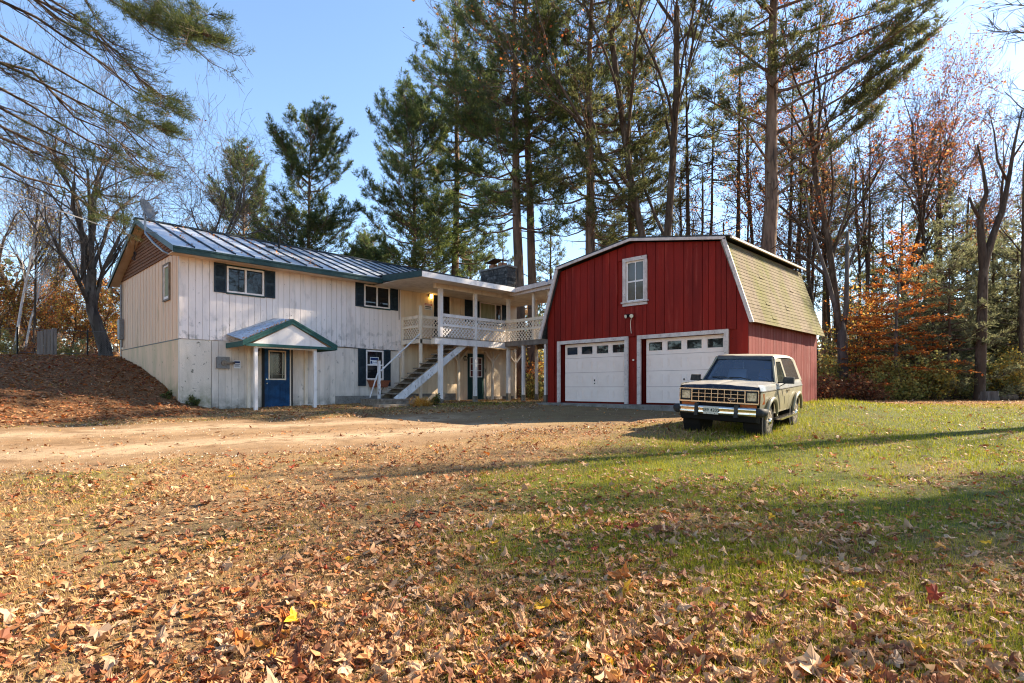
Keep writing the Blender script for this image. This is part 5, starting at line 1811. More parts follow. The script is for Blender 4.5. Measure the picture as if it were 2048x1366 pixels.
proto('pineG', *pine(17, 19, .24, 2.0, 3.4, 1.2, PC_OLIVE, .55, dead=3, prof=lambda t: (1 - t) ** .8 + .05), 'bark_dark')
proto('pineS', *pine(18, 22, .17, 11, 2.6, .8, PC_OLIVE, .8, (.01, .01), dead=26), 'bark_dark')
proto('pineT', *pine(19, 20, .14, 12.5, 2.2, .8, PC, .85, (-.015, .0), dead=26), 'bark_dark')
HEM = np.array([(.12, .135, .07), (.32, .31, .15)])
proto('hemA', *pine(21, 11, .15, .6, 2.9, 1.5, HEM, .42, dead=0, prof=lambda t: (1 - t) ** .75 + .06, up0=-.12, up1=.45, nl=.20, nw=.034, ntuft=6), 'bark_dark')
proto('hemB', *pine(22, 8, .12, .4, 2.6, 1.6, HEM, .40, dead=0, prof=lambda t: (1 - t) ** .6 + .06, up0=-.1, up1=.4, nl=.20, nw=.034, ntuft=6), 'bark_dark')
# -- broadleaves
RUS = [(.36, .10, .035), (.28, .07, .028), (.42, .17, .055), (.20, .055, .03), (.46, .24, .085)]
ORA = [(.62, .22, .045), (.55, .16, .03), (.66, .30, .08), (.42, .11, .035), (.60, .26, .06)]
YEL = [(.68, .43, .07), (.58, .35, .05), (.72, .50, .14), (.48, .36, .08), (.36, .33, .09)]
GRY = [(.36, .36, .11), (.25, .27, .08), (.45, .40, .12), (.55, .42, .11)]
BRN = [(.28, .135, .07), (.37, .20, .10), (.19, .10, .055), (.44, .26, .14)]
proto('oakbare', *hardwood(61, 12, .33, .45, .8, 5, (7, 6, 5, 4, 3), .6, len0=.42, twist=.12, l1=1.0), 'bark_oak')
proto('barespread', *hardwood(32, 13, .20, .28, 1.0, 5, (8, 6, 5, 4, 2), .22, len0=.62, twist=.13, leafn=.05, leafc=RUS, leafs=.12, l1=.62), 'bark_grey', 'foliage')
proto('twinrusset', *hardwood(33, 27, .24, .38, .8, 5, (8, 6, 5, 4, 2), .35, trunks=2, len0=.78, twist=.06, leafn=.55, leafc=ORA + RUS, leafs=.15, leafz=(9, 99), l1=.38), 'bark_dark', 'foliage')
proto('russet', *hardwood(34, 19, .20, .30, .9, 5, (11, 6, 5, 4, 2), .35, len0=.80, twist=.09, leafn=1.8, leafc=RUS, leafs=.13, l1=.36, leafz=(6, 99)), 'bark_dark', 'foliage')
proto('russet2', *hardwood(35, 18, .16, .40, .8, 5, (10, 6, 5, 4, 2), .4, len0=.82, twist=.08, leafn=1.2, leafc=RUS + BRN, leafs=.13, l1=.27, leafz=(5, 99)), 'bark_dark', 'foliage')
proto('slim', *hardwood(36, 19, .13, .45, .9, 4, (14, 5, 4, 3), .3, len0=.92, twist=.045, leafn=.6, leafc=ORA + YEL, leafs=.13, leaflev=3, l1=.16, cone=.5), 'bark_dark', 'foliage')
proto('slim2', *hardwood(37, 17, .11, .5, .9, 4, (12, 5, 4, 3), .3, len0=.92, twist=.04, l1=.16, cone=.5), 'bark_dark')
def layered(seed, H, r0, W, cols, nlimb=64, leafs=.115):
    """beech with flat, layered sprays of leaves"""
    R = np.random.default_rng(seed)
    gt, gc = G(), G()
    t = np.linspace(0, 1, 9)
    pts = np.stack([.18 * np.sin(t * 3), .12 * np.sin(t * 4 + 1), t * H], 1)
    pts[0, 2] = -.3
    gt.polyline(pts, r0 * (1 - .9 * t), 8, False)
    LP = []
    for k in range(nlimb):
        z = H * (.07 + .9 * ((k + R.random()) / nlimb))
        f = z / H
        l = W * (1 - f ** 1.7 + .10) * R.uniform(.55, 1.12) * (.75 + .25 * min(1, f * 5))
        a = k * 2.4 + R.normal(0, .3)
        h = np.array([math.cos(a), math.sin(a), 0])
        p0 = np.array([np.interp(z, pts[:, 2], pts[:, 0]), np.interp(z, pts[:, 2], pts[:, 1]), z])
        u = np.linspace(0, 1, 5)[:, None]
        el = .12 + .55 * f ** 2
        pp = p0 + h * l * u + np.array([0, 0, 1.]) * (el * l * u - .12 * l * u ** 2) + R.normal(0, .02, (5, 3)) * u
        gt.polyline(pp, np.linspace(.020, .004, 5), 4, False)
        n = int(7 + l * 7)
        uu = R.uniform(.22, 1, n)
        P = np.stack([np.interp(uu, u[:, 0], pp[:, q]) for q in range(3)], 1)
        sd = np.array([-h[1], h[0], 0]) * np.where(R.random((n, 1)) < .5, 1, -1)
        D = unit(h * R.uniform(.4, 1.1, (n, 1)) + sd + np.array([0, 0, .06]))
        E = P + D * (l * .30 * (1.15 - uu))[:, None] * R.uniform(.6, 1.3, (n, 1))
        gt.segs(P, E, .005, .002, 3)
        m = np.maximum(3, (np.linalg.norm(E - P, axis=1) * 22).astype(int))
        ix = np.repeat(np.arange(n), m)
        LP.append(P[ix] + (E - P)[ix] * R.random((len(ix), 1)) + R.normal(0, .05, (len(ix), 3)) * [1, 1, .45])
    leaves(gc, np.vstack(LP), R, leafs, cols, .8)
    return gt, gc
proto('beech', *layered(38, 8.3, .11, 2.9, ORA, 86, .125), 'bark_grey', 'foliage')
proto('birch', *hardwood(39, 11, .085, .45, .7, 4, (9, 5, 4, 3), .35, lean=(.22, .0), len0=.85, twist=.06, leafn=.6, leafc=YEL, leafs=.12, l1=.2, twigcol=(.12, .085, .07)), 'bark_birch', 'foliage')
proto('yellowsap', *hardwood(40, 5.5, .05, .15, 1.2, 4, (16, 5, 5, 3), .15, len0=.9, twist=.10, leafn=1.3, leafc=YEL + ORA, leafs=.14, leaflev=2, l1=.32), 'bark_dark', 'foliage')
proto('orangesap', *hardwood(41, 6.5, .06, .15, 1.2, 4, (16, 5, 5, 3), .15, len0=.9, twist=.10, leafn=1.2, leafc=ORA + BRN, leafs=.14, leaflev=2, l1=.32), 'bark_dark', 'foliage')

# dead forked tree at the right edge: drawn limb by limb
def forked():
    gt = G()
    gt.polyline([(0, 0, -.4), (.02, 0, 0.2), (.12, 0, 3.2), (.22, .05, 5.6), (.28, .05, 6.3)], [.32, .22, .20, .19, .16], 10, False)
    L_ = [(.24, .05, 5.9), (.20, .05, 6.6), (.08, 0, 7.6), (.16, .1, 8.6), (.42, .1, 9.4), (.28, .1, 10.4), (.02, .1, 11.6)]
    gt.polyline(L_, [.17, .165, .14, .11, .085, .06, .03], 8, False)
    gt.polyline([(.10, .05, 8.2), (-.25, 0, 8.7), (-.42, 0, 9.2)], [.09, .07, .04], 6)
    gt.polyline([(.24, .05, 5.9), (.40, .06, 6.6), (.75, .1, 7.6), (1.15, .1, 8.7), (1.45, .15, 10.0), (1.75, .2, 11.6), (2.1, .2, 13.2)], [.18, .165, .14, .12, .09, .06, .025], 8, False)
    gt.polyline([(1.42, .15, 9.9), (1.0, .2, 10.9), (.85, .2, 12.2), (.6, .2, 13.2)], [.06, .045, .03, .012], 6)
    gt.polyline([(1.6, .2, 10.9), (2.2, .1, 11.9), (2.7, .1, 13.4)], [.05, .035, .012], 6)
    R = np.random.default_rng(5)
    for b in ((.02, .1, 11.5), (2.1, .2, 13.0), (.6, .2, 13.0), (2.7, .1, 13.2), (1.7, .2, 11.5)):
        for _ in range(9):
            d = unit(np.array([R.normal(0, .6), R.normal(0, .4), 1.0]))
            p = np.array(b) + R.normal(0, .1, 3) - [0, 0, R.uniform(0, .8)]
            q = p + d * R.uniform(.6, 1.6)
            gt.polyline([p, (p + q) / 2 + R.normal(0, .06, 3), q], [.016, .011, .005], 4, False)
    return gt
_trees['forked'] = (forked().mesh('forked_trunk', 'bark_dark', True), None)
def snag():
    gt = G()
    gt.polyline([(0, 0, -.3), (.05, 0, 2.0), (.02, 0, 3.4), (.0, .05, 4.2)], [.30, .26, .24, .16], 10)
    gt.polyline([(.02, 0, 3.2), (.30, .1, 5.0), (.35, .1, 9)], [.16, .13, .09], 8)
    gt.polyline([(.02, 0, 3.4), (-.7, .1, 6.5), (-1.6, .2, 9.5), (-1.9, .2, 11.5)], [.15, .11, .07, .03], 8)
    gt.polyline([(.33, .1, 7), (1.2, .1, 9.2), (1.5, .1, 11.2)], [.08, .05, .02], 6)
    return gt
_trees['snag'] = (snag().mesh('snag_trunk', 'bark_grey', True), None)

PX = 'pine_tree'
plant('pineA', 1043, 33, 'tall pine with straight brown trunk just right of the stone chimney, left of a twin', PX, rot=2.2)
plant('pineB', 1064, 34.5, 'tall pine right of its twin trunk, rising between chimney and barn roof', PX, rot=.4)
plant('pineC', 1178, 32, 'tall dark pine rising behind the left slope of the barn roof', PX, rot=4.0)
plant('pineD', 1528, 27, 'thick-trunked pine behind the barn knee with long limbs reaching right', PX, rot=-.25)
plant('pineE', 622, 40, 'bushy green pine standing alone above the middle of the metal roof', PX, rot=1.0, s=.90)
plant('pineF', 488, 48, 'rounded pale green pine left of the bushy pine above the roof', PX, rot=.0, s=1.0)
plant('pineE', 826, 40, 'layered dark pine with leaning top above the right end of the metal roof', PX, rot=3.3, s=.97)
plant('pineA', 905, 42, 'tall dense pine left of the chimney with wide dark boughs', PX, rot=5.2, s=.98)
plant('pineC', 1265, 40, 'pine above the barn roof peak', PX, rot=2.9, s=1.0)
plant('pineS', 1385, 34, 'slim dark-trunked pine left of the barn roof knee', PX, rot=.5, s=1.1)
plant('pineT', 1420, 38, 'slim pine second to the left of the thick-trunked pine', PX, rot=1.5, s=1.15)
plant('pineS', 1468, 36, 'slim pine close left of the thick-trunked pine', PX, rot=3.5, s=1.15)
plant('pineS', 1568, 33, 'slim pine close right of the thick-trunked pine', PX, rot=4.4, s=.95)
plant('pineT', 1598, 36, 'slim pine over the back corner of the barn roof', PX, rot=2.2)
plant('pineC', 1650, 50, 'far pine with open crown over the barn\'s back corner', PX, rot=3.0, s=.8)
plant('pineG', 1880, 40, 'cone-shaped green pine left of the dead forked tree', PX, rot=.3, s=1.0)
plant('pineG', 1800, 46, 'olive pine behind the top of the orange beech', PX, rot=1.9, s=.95)
plant('pineG', 1745, 50, 'far olive pine left of the orange beech', PX, rot=3.1, s=.85)
plant('pineS', 1730, 34, 'slim dark pine trunk left of the orange beech', PX, rot=5.0, s=.8)
plant('pineG', 2010, 48, 'olive pine behind the dead forked tree', PX, rot=4.1, s=.72)
plant('pineE', 745, 58, 'small far pine right of the bushy pine over the roof', PX, rot=4.2, s=.75)
plant('pineF', 700, 62, 'small far rounded pine low over the roof beside the bushy pine', PX, rot=2.0, s=.6)
plant('pineG', 560, 64, 'small far pine low over the roof between two larger pines', PX, rot=2.7, s=.6)
for k, (px, F, key, s_, lb) in enumerate([(655, 50, 'pineG', .62, 'low far pine just right of the bushy pine'), (720, 47, 'pineE', .55, 'low far pine left of the layered pine'), (785, 52, 'pineG', .7, 'low far pine touching the layered pine'), (870, 50, 'pineG', .72, 'low far pine between layered pine and tall dense pine'),
                                         (940, 52, 'pineE', .62, 'low far pine left of the chimney'), (1008, 47, 'pineG', .75, 'low far pine behind the chimney'), (1100, 45, 'pineG', .82, 'far pine in the gap between house and barn'), (1225, 50, 'pineG', .9, 'far pine low behind the barn roof left of the peak'), (1345, 46, 'pineG', .85, 'far pine low behind the barn roof right of the peak'), (530, 55, 'pineE', .5, 'small far pine left of the bushy pine')]):
    plant(key, px, F, lb, PX, rot=k * 1.27, s=s_, group='far pines behind the roofs')
BT = 'broadleaf_tree'
plant('twinrusset', 1318, 31, 'double-trunked broadleaf tree with orange leaves above the barn peak', BT, rot=.6)
plant('russet', 1690, 31, 'broadleaf tree with sparse russet leaves right of the barn', BT, rot=1.1, s=1.0)
plant('russet', 1765, 38, 'russet-leaved tree above the orange beech', BT, rot=3.6, s=.95)
plant('russet2', 1640, 36, 'thin russet tree at the barn\'s back corner', BT, rot=.2, s=1.0)
plant('russet2', 1820, 44, 'tall thin tree with dark red leaves right of the orange beech top', BT, rot=4.2, s=1.15)
plant('beech', 1800, 27, 'bright orange beech with layered branches at the edge of the woods', BT, rot=.9, s=1.0)
plant('forked', 1958, 25.5, 'dead dark forked tree without leaves at the right edge', 'forked_tree', rot=-YAW * 0 - .8)
plant('snag', 1684, 29, 'broken grey trunk with peeled bark beside the barn', 'dead_tree', rot=-.8, s=.95)
plant('slim2', 2034, 27, 'slim straight trunk at the far right edge of the photo', BT, rot=.5, s=.9)
plant('oakbare', 214, 28.5, 'big bare oak with rough grey trunk behind the gable end', BT, rot=3.5)
plant('barespread', 345, 36, 'bare spreading tree above the left end of the metal roof', BT, rot=1.0, s=1.05)
plant('barespread', 262, 42, 'bare grey tree behind the oak at the gable', BT, rot=2.4, s=1.1)
plant('barespread', 420, 52, 'far bare tree between the roof and the rounded pine', BT, rot=4.0, s=.9)
plant('barespread', 60, 40, 'bare tree with brown leaves at the far left edge', BT, rot=5.1, s=1.05)
plant('russet2', 110, 46, 'thin russet tree behind the birches on the left', BT, rot=.8, s=.75)
plant('slim2', 64, 33, 'dark straight trunk beside the plank panel of the fence', BT, rot=1.8, s=.62)
plant('birch', 20, 31, 'white birch leaning right at the left edge', 'birch_tree', rot=-.95, s=.9)
plant('birch', 38, 34, 'second white birch with thinner stem at the left edge', 'birch_tree', rot=-.5, s=.8)
plant('birch', 95, 45, 'far white birch leaning away left of the gable', 'birch_tree', rot=-1.6, s=.8)
ORD = ['first', 'second', 'third', 'fourth', 'fifth', 'sixth', 'seventh', 'eighth', 'ninth', 'tenth', 'eleventh', 'twelfth', 'thirteenth', 'fourteenth', 'fifteenth', 'sixteenth', 'seventeenth', 'eighteenth', 'nineteenth', 'twentieth']
for k, (px, F, key) in enumerate([(1350, 44, 'slim'), (1372, 52, 'slim2'), (1408, 45, 'slim2'), (1438, 54, 'slim'), (1490, 47, 'slim2'), (1512, 40, 'slim'), (1548, 46, 'slim2'), (1585, 42, 'slim'), (1618, 44, 'slim2'), (1660, 40, 'slim'), (1672, 50, 'slim2'), (1712, 44, 'slim2'), (1738, 40, 'slim'), (1770, 52, 'slim2'), (1850, 36, 'slim2'), (1925, 42, 'slim2'), (1990, 38, 'slim2')]):
    plant(key, px, F, ORD[k] + ' slender bare tree from the left in the woods behind the barn', 'slender_tree', rot=k * 1.7, s=.95 + .1 * (k % 3), group='slender trees in the woods behind the barn')
for k, (px, F, key, s_) in enumerate([(1835, 33, 'hemB', .95), (1868, 29, 'hemB', .9), (1905, 31, 'hemA', 1.0), (1935, 34, 'hemA', .9), (1990, 30, 'hemB', 1.05), (2025, 34, 'hemA', 1.0), (2075, 29, 'hemA', 1.0), (1755, 36, 'hemB', 1.0), (1700, 38, 'hemA', .7), (1962, 32, 'hemA', .85), (2040, 28.5, 'hemB', 1.0), (1898, 26.8, 'hemB', .85), (2012, 31.0, 'hemA', .85)]):
    plant(key, px, F, ORD[k] + ' grey-green hemlock along the right wood edge, in planting order from the beech' if False else ['low hemlock just right of the orange beech', 'small hemlock with boughs to the ground between beech and forked tree', 'taller hemlock behind the small one left of the forked tree', 'hemlock directly behind the dead forked trunk', 'low hemlock just right of the forked trunk', 'hemlock near the slim trunk at the right edge', 'hemlock cut by the right edge of the photo', 'shaded hemlock behind the orange beech', 'shaded hemlock behind the broken trunk', 'hemlock filling the fork gap behind the dead tree', 'low hemlock in front at the right edge', 'front hemlock left of the forked trunk at the lawn edge', 'hemlock standing back between stump and right edge'][k], 'hemlock_tree', rot=k * 2.1, s=s_, group='hemlocks at the wood edge')
# trees outside the frame on the right whose shadows cross the lawn
for k, (x, y, key, s_, lb) in enumerate([(21.0, -6.6, 'barespread', .8, 'bare tree'), (16.2, -5.6, 'pineT', .62, 'slim pine'), (27.5, -4.2, 'slim2', 1.0, 'slender tree'), (13.0, -2.4, 'slim2', .45, 'small bare tree'), (17.6, -4.7, 'russet', .55, 'russet tree'), (37.0, -13.0, 'pineB', .72, 'tall pine')]):
    plant(key, 0, 0, lb + ' beyond the right edge whose shadow crosses the lawn', BT, rot=k * 1.3, s=s_, pos=(x, y))

for k, (x, y, key, s_, lb) in enumerate([(-11, 20.5, 'pineG', .8, 'cone-shaped pine'), (-13, 26, 'pineE', .6, 'bushy pine'), (-9, 31, 'russet2', .6, 'russet tree'), (-7.5, 26.5, 'orangesap', 1.1, 'orange tree'), (-16, 33, 'pineG', .95, 'tall cone-shaped pine')]):
    plant(key, 0, 0, lb + ' beyond the left edge, mirrored in the barn windows', BT, rot=k * 1.9, s=s_, pos=(x, y))

# -- near pine whose boughs hang into the upper left corner
R = np.random.default_rng(77)
np_ = thing('overhanging_pine', 'near pine whose long drooping boughs hang in from the upper left corner', 'tree', (-5.2, 13.2, float(terr(-5.2, 13.2)) - .1), world=False)
gt, gc = G(), G()
gt.polyline([(0, 0, -.3), (.1, 0, 4), (.2, .1, 9), (.1, .2, 14), (0, .2, 18)], [.42, .36, .30, .22, .10], 12)
base = np.array([-5.2, 13.2, float(terr(-5.2, 13.2)) - .1])
def w3(px, py, F):
    x, y = at(px, F)
    return np.array([x, y, 1.5 + (776 - py) / 1135 * F])
NC = np.array([(.030, .050, .018), (.115, .125, .030)])
boughs = [   # start (trunk height), mid, tip in the scene
    ((12.6), (60, -140, 11.5), (420, 70, 10.5), 1.5, .7), ((12.0), (90, -80, 11.8), (425, 25, 11.2), 1.6, .65), ((12.9), (160, -150, 10.8), (370, 95, 10.2), 1.2, .6),
    ((11.2), (110, 20, 11.5), (320, 215, 11.0), .55, .9), ((10.4), (100, 60, 12.0), (345, 232, 11.5), .30, .9), ((9.8), (80, 110, 12.5), (325, 262, 11.8), .8, .78),
    ((9.4), (70, 150, 12.0), (240, 240, 11.4), .6, .55), ((9.0), (60, 175, 12.5), (265, 322, 12.0), .35, .8), ((8.6), (70, 210, 13.0), (300, 350, 12.6), .3, .85),
    ((8.2), (50, 240, 12.6), (205, 330, 12.2), .55, .5), ((7.8), (60, 300, 13.2), (215, 415, 12.8), .45, .6), ((7.4), (40, 330, 13.5), (225, 445, 13.0), .5, .75),
    ((7.0), (30, 260, 12.0), (150, 395, 11.6), .2, .5), ((10.8), (40, -20, 11.0), (230, 110, 10.4), .35, .5), ((11.8), (20, -60, 10.5), (180, 60, 10.0), .4, .5)]
for (h, mid, tip, de, u0) in boughs:
    a = base + np.array([.1, .1, h])
    b, c = w3(*mid), w3(*tip)
    u = np.linspace(0, 1, 9)[:, None]
    pp = (1 - u) ** 2 * a + 2 * u * (1 - u) * (2 * b - (a + c) / 2) * 1.0 + u ** 2 * c
    pp = pp + R.normal(0, .13, pp.shape) * u * (1 - u) * 4 + np.array([0, 0, 1.]) * .18 * np.sin(u * R.uniform(5, 9) + R.uniform(0, 6)) * u * (1.2 - u)
    pp -= base
    gt.polyline(pp, np.linspace(.048, .005, 9), 6, False)
    limb_foliage(gt, gc, pp, 0, R, de * .95, tlen=.13, u0=u0, ntuft=11, nl=.12, nw=.008, cols=NC, spacing=.06, twig_r=.007, sag=.10)
    # secondary branches sweep along the bough and carry the finer twigs
    for j in range(8):
        u1 = R.uniform(.15, .9)
        p0 = np.array([np.interp(u1, u[:, 0], pp[:, k]) for k in range(3)])
        dr = unit(unit(pp[-1] - pp[2]) + R.normal(0, .33, 3) * [1, 1, .8])
        l = R.uniform(.8, 2.4) * (1.15 - u1 * .6)
        uu = np.linspace(0, 1, 6)[:, None]
        sp = p0 + dr * l * uu + np.array([0, 0, 1.]) * (-.10 * l * np.sin(uu * math.pi) + .06 * l * uu ** 2) + R.normal(0, .025, (6, 3)) * uu
        gt.polyline(sp, np.linspace(.016, .003, 6), 4, False)
        limb_foliage(gt, gc, sp, 0, R, de * (.9 if u1 > .4 else .2), tlen=.2, u0=.5, ntuft=10, nl=.11, nw=.007, cols=NC, spacing=.07, twig_r=.005, sag=.05)
        n = 12
        q = R.random(n)
        P = np.stack([np.interp(q, uu[:, 0], sp[:, k]) for k in range(3)], 1)
        D = unit(dr + R.normal(0, .55, (n, 3)))
        E = P + D * R.uniform(.15, .55, (n, 1))
        gt.segs(P, E, .005, .002, 3)
        P2 = np.repeat(P + (E - P) * .6, 2, 0)
        gt.segs(P2, P2 + unit(np.repeat(D, 2, 0) + R.normal(0, .6, (n * 2, 3))) * R.uniform(.08, .28, (n * 2, 1)), .003, .0015, 3)
gt.obj('trunk', 'bark_dark', np_, True)
gc.obj('crown', 'needles', np_)
# bare boughs entering the upper right corner belong to a tree outside the frame
R = np.random.default_rng(78)
bx, by = at(2330, 15)
ob = thing('overhanging_bare_tree', 'bare tree whose fine twigs hang into the upper right corner', 'tree', (bx, by, float(terr(bx, by)) - .1), world=False)
base = np.array([bx, by, float(terr(bx, by)) - .1])
gt = G()
gt.polyline([(0, 0, -.3), (0, .1, 4), (.2, .1, 9), (.1, .1, 14)], [.28, .24, .18, .10], 10)
for (h, tip) in ((8.5, (1985, 62, 13)), (9.5, (2010, 10, 13.5)), (9.0, (2030, 78, 13)), (11, (2005, -40, 13.5)), (7.5, (2040, 240, 14)), (8.0, (2050, 180, 14))):
    a = np.array([0, .1, h])
    c = w3(*tip) - base
    u = np.linspace(0, 1, 7)[:, None]
    pp = a + (c - a) * u + np.array([0, 0, 1.]) * .5 * np.sin(u * math.pi) + R.normal(0, .07, (7, 3)) * u
    gt.polyline(pp, np.linspace(.05, .007, 7), 5, False)
    n = 26
    uu = .45 + .55 * R.random(n)
    P = np.stack([np.interp(uu, u[:, 0], pp[:, k]) for k in range(3)], 1)
    D = unit(unit(c - a) + R.normal(0, .45, (n, 3)))
    E = P + D * R.uniform(.25, .9, (n, 1))
    gt.segs(P, E, .009, .004, 3)
    P2 = np.repeat(P + (E - P) * .6, 3, 0)
    gt.segs(P2, P2 + unit(np.repeat(D, 3, 0) + R.normal(0, .5, (n * 3, 3))) * R.uniform(.15, .45, (n * 3, 1)), .006, .003, 3)
gt.obj('trunk', 'bark_dark', ob, True)

# -- shrubs
def shrub(seed, H, W, n, cols, size, stems=14, bark='bark_dark'):
    R = np.random.default_rng(seed)
    gt, gc = G(), G()
    P = []
    s0, s1 = [], []
    for k in range(stems):
        a = R.uniform(0, 2 * math.pi)
        r = W * R.uniform(.2, 1)
        top = np.array([math.cos(a) * r, math.sin(a) * r, H * R.uniform(.55, 1.05)])
        p0 = np.array([math.cos(a) * r * .15, math.sin(a) * r * .15, -.1])
        md = (p0 + top) / 2 + R.normal(0, .1 * W, 3)
        gt.polyline([p0, md, top], [.018, .012, .005], 4, False)
        for j in range(7):
            u = R.uniform(.25, 1)
            q = (p0 + (md - p0) * u * 2) if u < .5 else (md + (top - md) * (u - .5) * 2)
            e_ = q + unit(R.normal(0, 1, 3) + [0, 0, .4]) * R.uniform(.2, .6) * W * .6
            s0.append(q); s1.append(e_)
            m = max(2, n // (stems * 7))
            P.append(q + (e_ - q) * R.random((m, 1)) + R.normal(0, .07 * W, (m, 3)))
    gt.segs(np.array(s0), np.array(s1), .006, .003, 3)
    leaves(gc, np.vstack(P), R, size, cols, .45)
    return gt, gc
proto('shrubG', *shrub(51, 1.9, 1.3, 1800, GRY, .12), 'bark_dark', 'foliage')
proto('shrubY', *shrub(52, 2.4, 1.3, 1500, YEL + GRY, .12), 'bark_dark', 'foliage')
proto('shrubO', *shrub(53, 1.3, 1.2, 1400, ORA + BRN, .11), 'bark_dark', 'foliage')
proto('shrubB', *shrub(54, 1.0, 1.2, 1200, BRN + RUS, .11, 20), 'bark_dark', 'foliage')
SH = [(1652, 25.5, 'shrubB', 1.0, 'brown thicket against the barn\'s back corner'), (1690, 26, 'shrubB', 1.25, 'brown thicket in front of the broken trunk'), (1662, 28, 'shrubG', 1.0, 'green shrub behind the thicket at the barn corner'),
      (1722, 26.5, 'shrubB', 1.2, 'brown thicket left of the orange beech'), (1748, 25.5, 'shrubB', .7, 'low brown shrub at the lawn edge left of the beech'), (1775, 26, 'shrubG', .95, 'green shrub under the orange beech'),
      (1815, 26, 'shrubG', 1.05, 'green shrub right of the beech trunk'), (1850, 26.5, 'shrubG', 1.1, 'dense green shrub right of the beech'), (1885, 26, 'shrubY', .8, 'yellow-green shrub between beech and forked tree'),
      (1920, 27, 'shrubG', 1.1, 'green shrub left of the forked trunk'), (1990, 27, 'shrubY', .95, 'yellow shrub right of the forked trunk'), (2020, 28, 'shrubY', 1.15, 'taller yellow shrub near the right edge'), (2050, 26.5, 'shrubY', .9, 'yellow shrub cut by the right edge'),
      (1640, 32, 'shrubY', 1.2, 'yellow shrub seen past the barn corner'), (1705, 31, 'shrubG', 1.25, 'green shrub in the shade behind the broken trunk'), (1735, 32, 'shrubO', 1.3, 'orange shrub deep behind the beech'),
      (1085, 33, 'shrubO', 1.5, 'orange shrub seen under the walkway'), (1070, 27.5, 'shrubG', .7, 'green shrub by the house end under the walkway'), (1056, 36, 'shrubY', 1.6, 'yellow shrub far behind the walkway posts')]
for k, (px, F, key, s_, lb) in enumerate(SH):
    plant(key, px, F, lb, 'shrub', 'shrub', rot=k * 1.9, s=s_, group='shrubs along the wood edge')
for k, (px, F, key, s_, lb) in enumerate([(12, 34, 'yellowsap', .9, 'yellow sapling at the left edge'), (45, 37, 'yellowsap', .8, 'golden sapling between the birches'), (75, 35, 'yellowsap', .8, 'yellow sapling above the plank panel'), (105, 38, 'orangesap', .85, 'orange sapling behind the fence post'),
                                        (135, 36, 'yellowsap', .95, 'tall golden sapling in the middle of the fence'), (160, 40, 'yellowsap', .9, 'yellow sapling right of the tall golden one'), (188, 37, 'yellowsap', .8, 'golden sapling left of the oak trunk'), (212, 42, 'yellowsap', 1.0, 'yellow sapling behind the oak trunk'), (-30, 36, 'orangesap', .9, 'orange sapling cut by the left edge'),
                                        (1700, 30, 'yellowsap', .9, 'yellow-leaved sapling over the broken trunk')]):
    plant(key, px, F, lb, 'sapling', rot=k * 2.3, s=s_, group='autumn saplings')
for k, (px, F, key, s_, lb) in enumerate([(15, 30.5, 'shrubY', .7, 'yellow bush below the birches'), (50, 31.5, 'shrubO', .8, 'orange bush at the birch feet'), (150, 32, 'shrubG', .7, 'green bush behind the wire fence'), (190, 31, 'shrubB', .8, 'brown bush left of the oak foot'), (115, 31.5, 'shrubY', .6, 'yellow bush beside the plank panel')]):
    plant(key, px, F, lb, 'bush', 'bush', rot=k * 1.4, s=s_, group='bushes behind the fence')
proto('weed', *shrub(56, .55, .38, 420, [(.07, .11, .03), (.12, .15, .04), (.2, .19, .05)], .09, 12), 'bark_dark', 'foliage')
plant('weed', 0, 0, 'leafy green weed at the front corner of the house', 'weed', 'plant', pos=(5.62, 19.42), s=.62)
plant('weed', 0, 0, 'leafy weed on the slope against the gable base', 'weed', 'plant', pos=(5.08, 20.0), rot=2, s=.5)
plant('weed', 0, 0, 'small leafy weed right of the orange grass clump', 'weed', 'plant', pos=(12.75, 16.4), rot=1, s=.75)
# orange ornamental grass clump by the stairs
R = np.random.default_rng(9)
n = 420
a = R.uniform(0, 2 * math.pi, n)
el = R.uniform(.25, 1.25, n)
l = R.uniform(.3, .62, n)
d = np.stack([np.cos(a) * np.cos(el), np.sin(a) * np.cos(el), np.sin(el)], 1)
p0 = np.stack([R.normal(0, .13, n), R.normal(0, .13, n), np.zeros(n)], 1)
m1 = p0 + d * l[:, None] * .6
e1 = p0 + d * l[:, None] - np.array([0, 0, 1.]) * (l * .28)[:, None]
sd = unit(np.cross(d, [0, 0, 1.])) * .006
g = G()
v = np.stack([p0 - sd, p0 + sd, m1 + sd, m1 - sd, e1], 1).reshape(-1, 3)
i = np.arange(n)[:, None] * 5
cc = np.array([(.70, .36, .06), (.60, .26, .04), (.75, .48, .14)])[R.integers(0, 3, n)]
g.add(v, t=i + [[3, 2, 4]], q=i + [[0, 1, 2, 3]], c=np.repeat(cc, 5, 0))
tg = g.obj('grass_clump', 'straw', None)
tg.location = (12.05, 16.35, float(terr(12.05, 16.35)))
tag(tg, 'dry orange grass clump glowing at the foot of the stairs', 'grass clump')

# -- far woods that read as one mass
R = np.random.default_rng(91)
g = G()
N_ = 30000
px = R.uniform(-500, 2550, N_)
F = R.uniform(62, 120, N_)
rr = (px - 1024) / 1135
X_, Y_ = F * (rr * SF + CF), F * (-rr * CF + SF)
hz_ = (5.5 + 6.5 * vnoise(px, F * 0, 90, 41) + 4 * vnoise(px, F * 0, 25, 42))
Z_ = terr(X_, Y_) + hz_ * R.random(N_) ** .8
cl = vnoise(px, Z_ * 12, 40, 43)
pal = np.array([(.075, .095, .045), (.14, .13, .055), (.28, .16, .07), (.38, .20, .075), (.20, .13, .09), (.13, .11, .08)])
ci = np.clip((cl * 6 + R.normal(0, 1.0, N_)).astype(int), 0, 5)
P = np.stack([X_, Y_, Z_], 1)
d = unit(R.normal(0, 1, (N_, 3)))
sd = unit(np.cross(d, R.normal(0, 1, (N_, 3))))
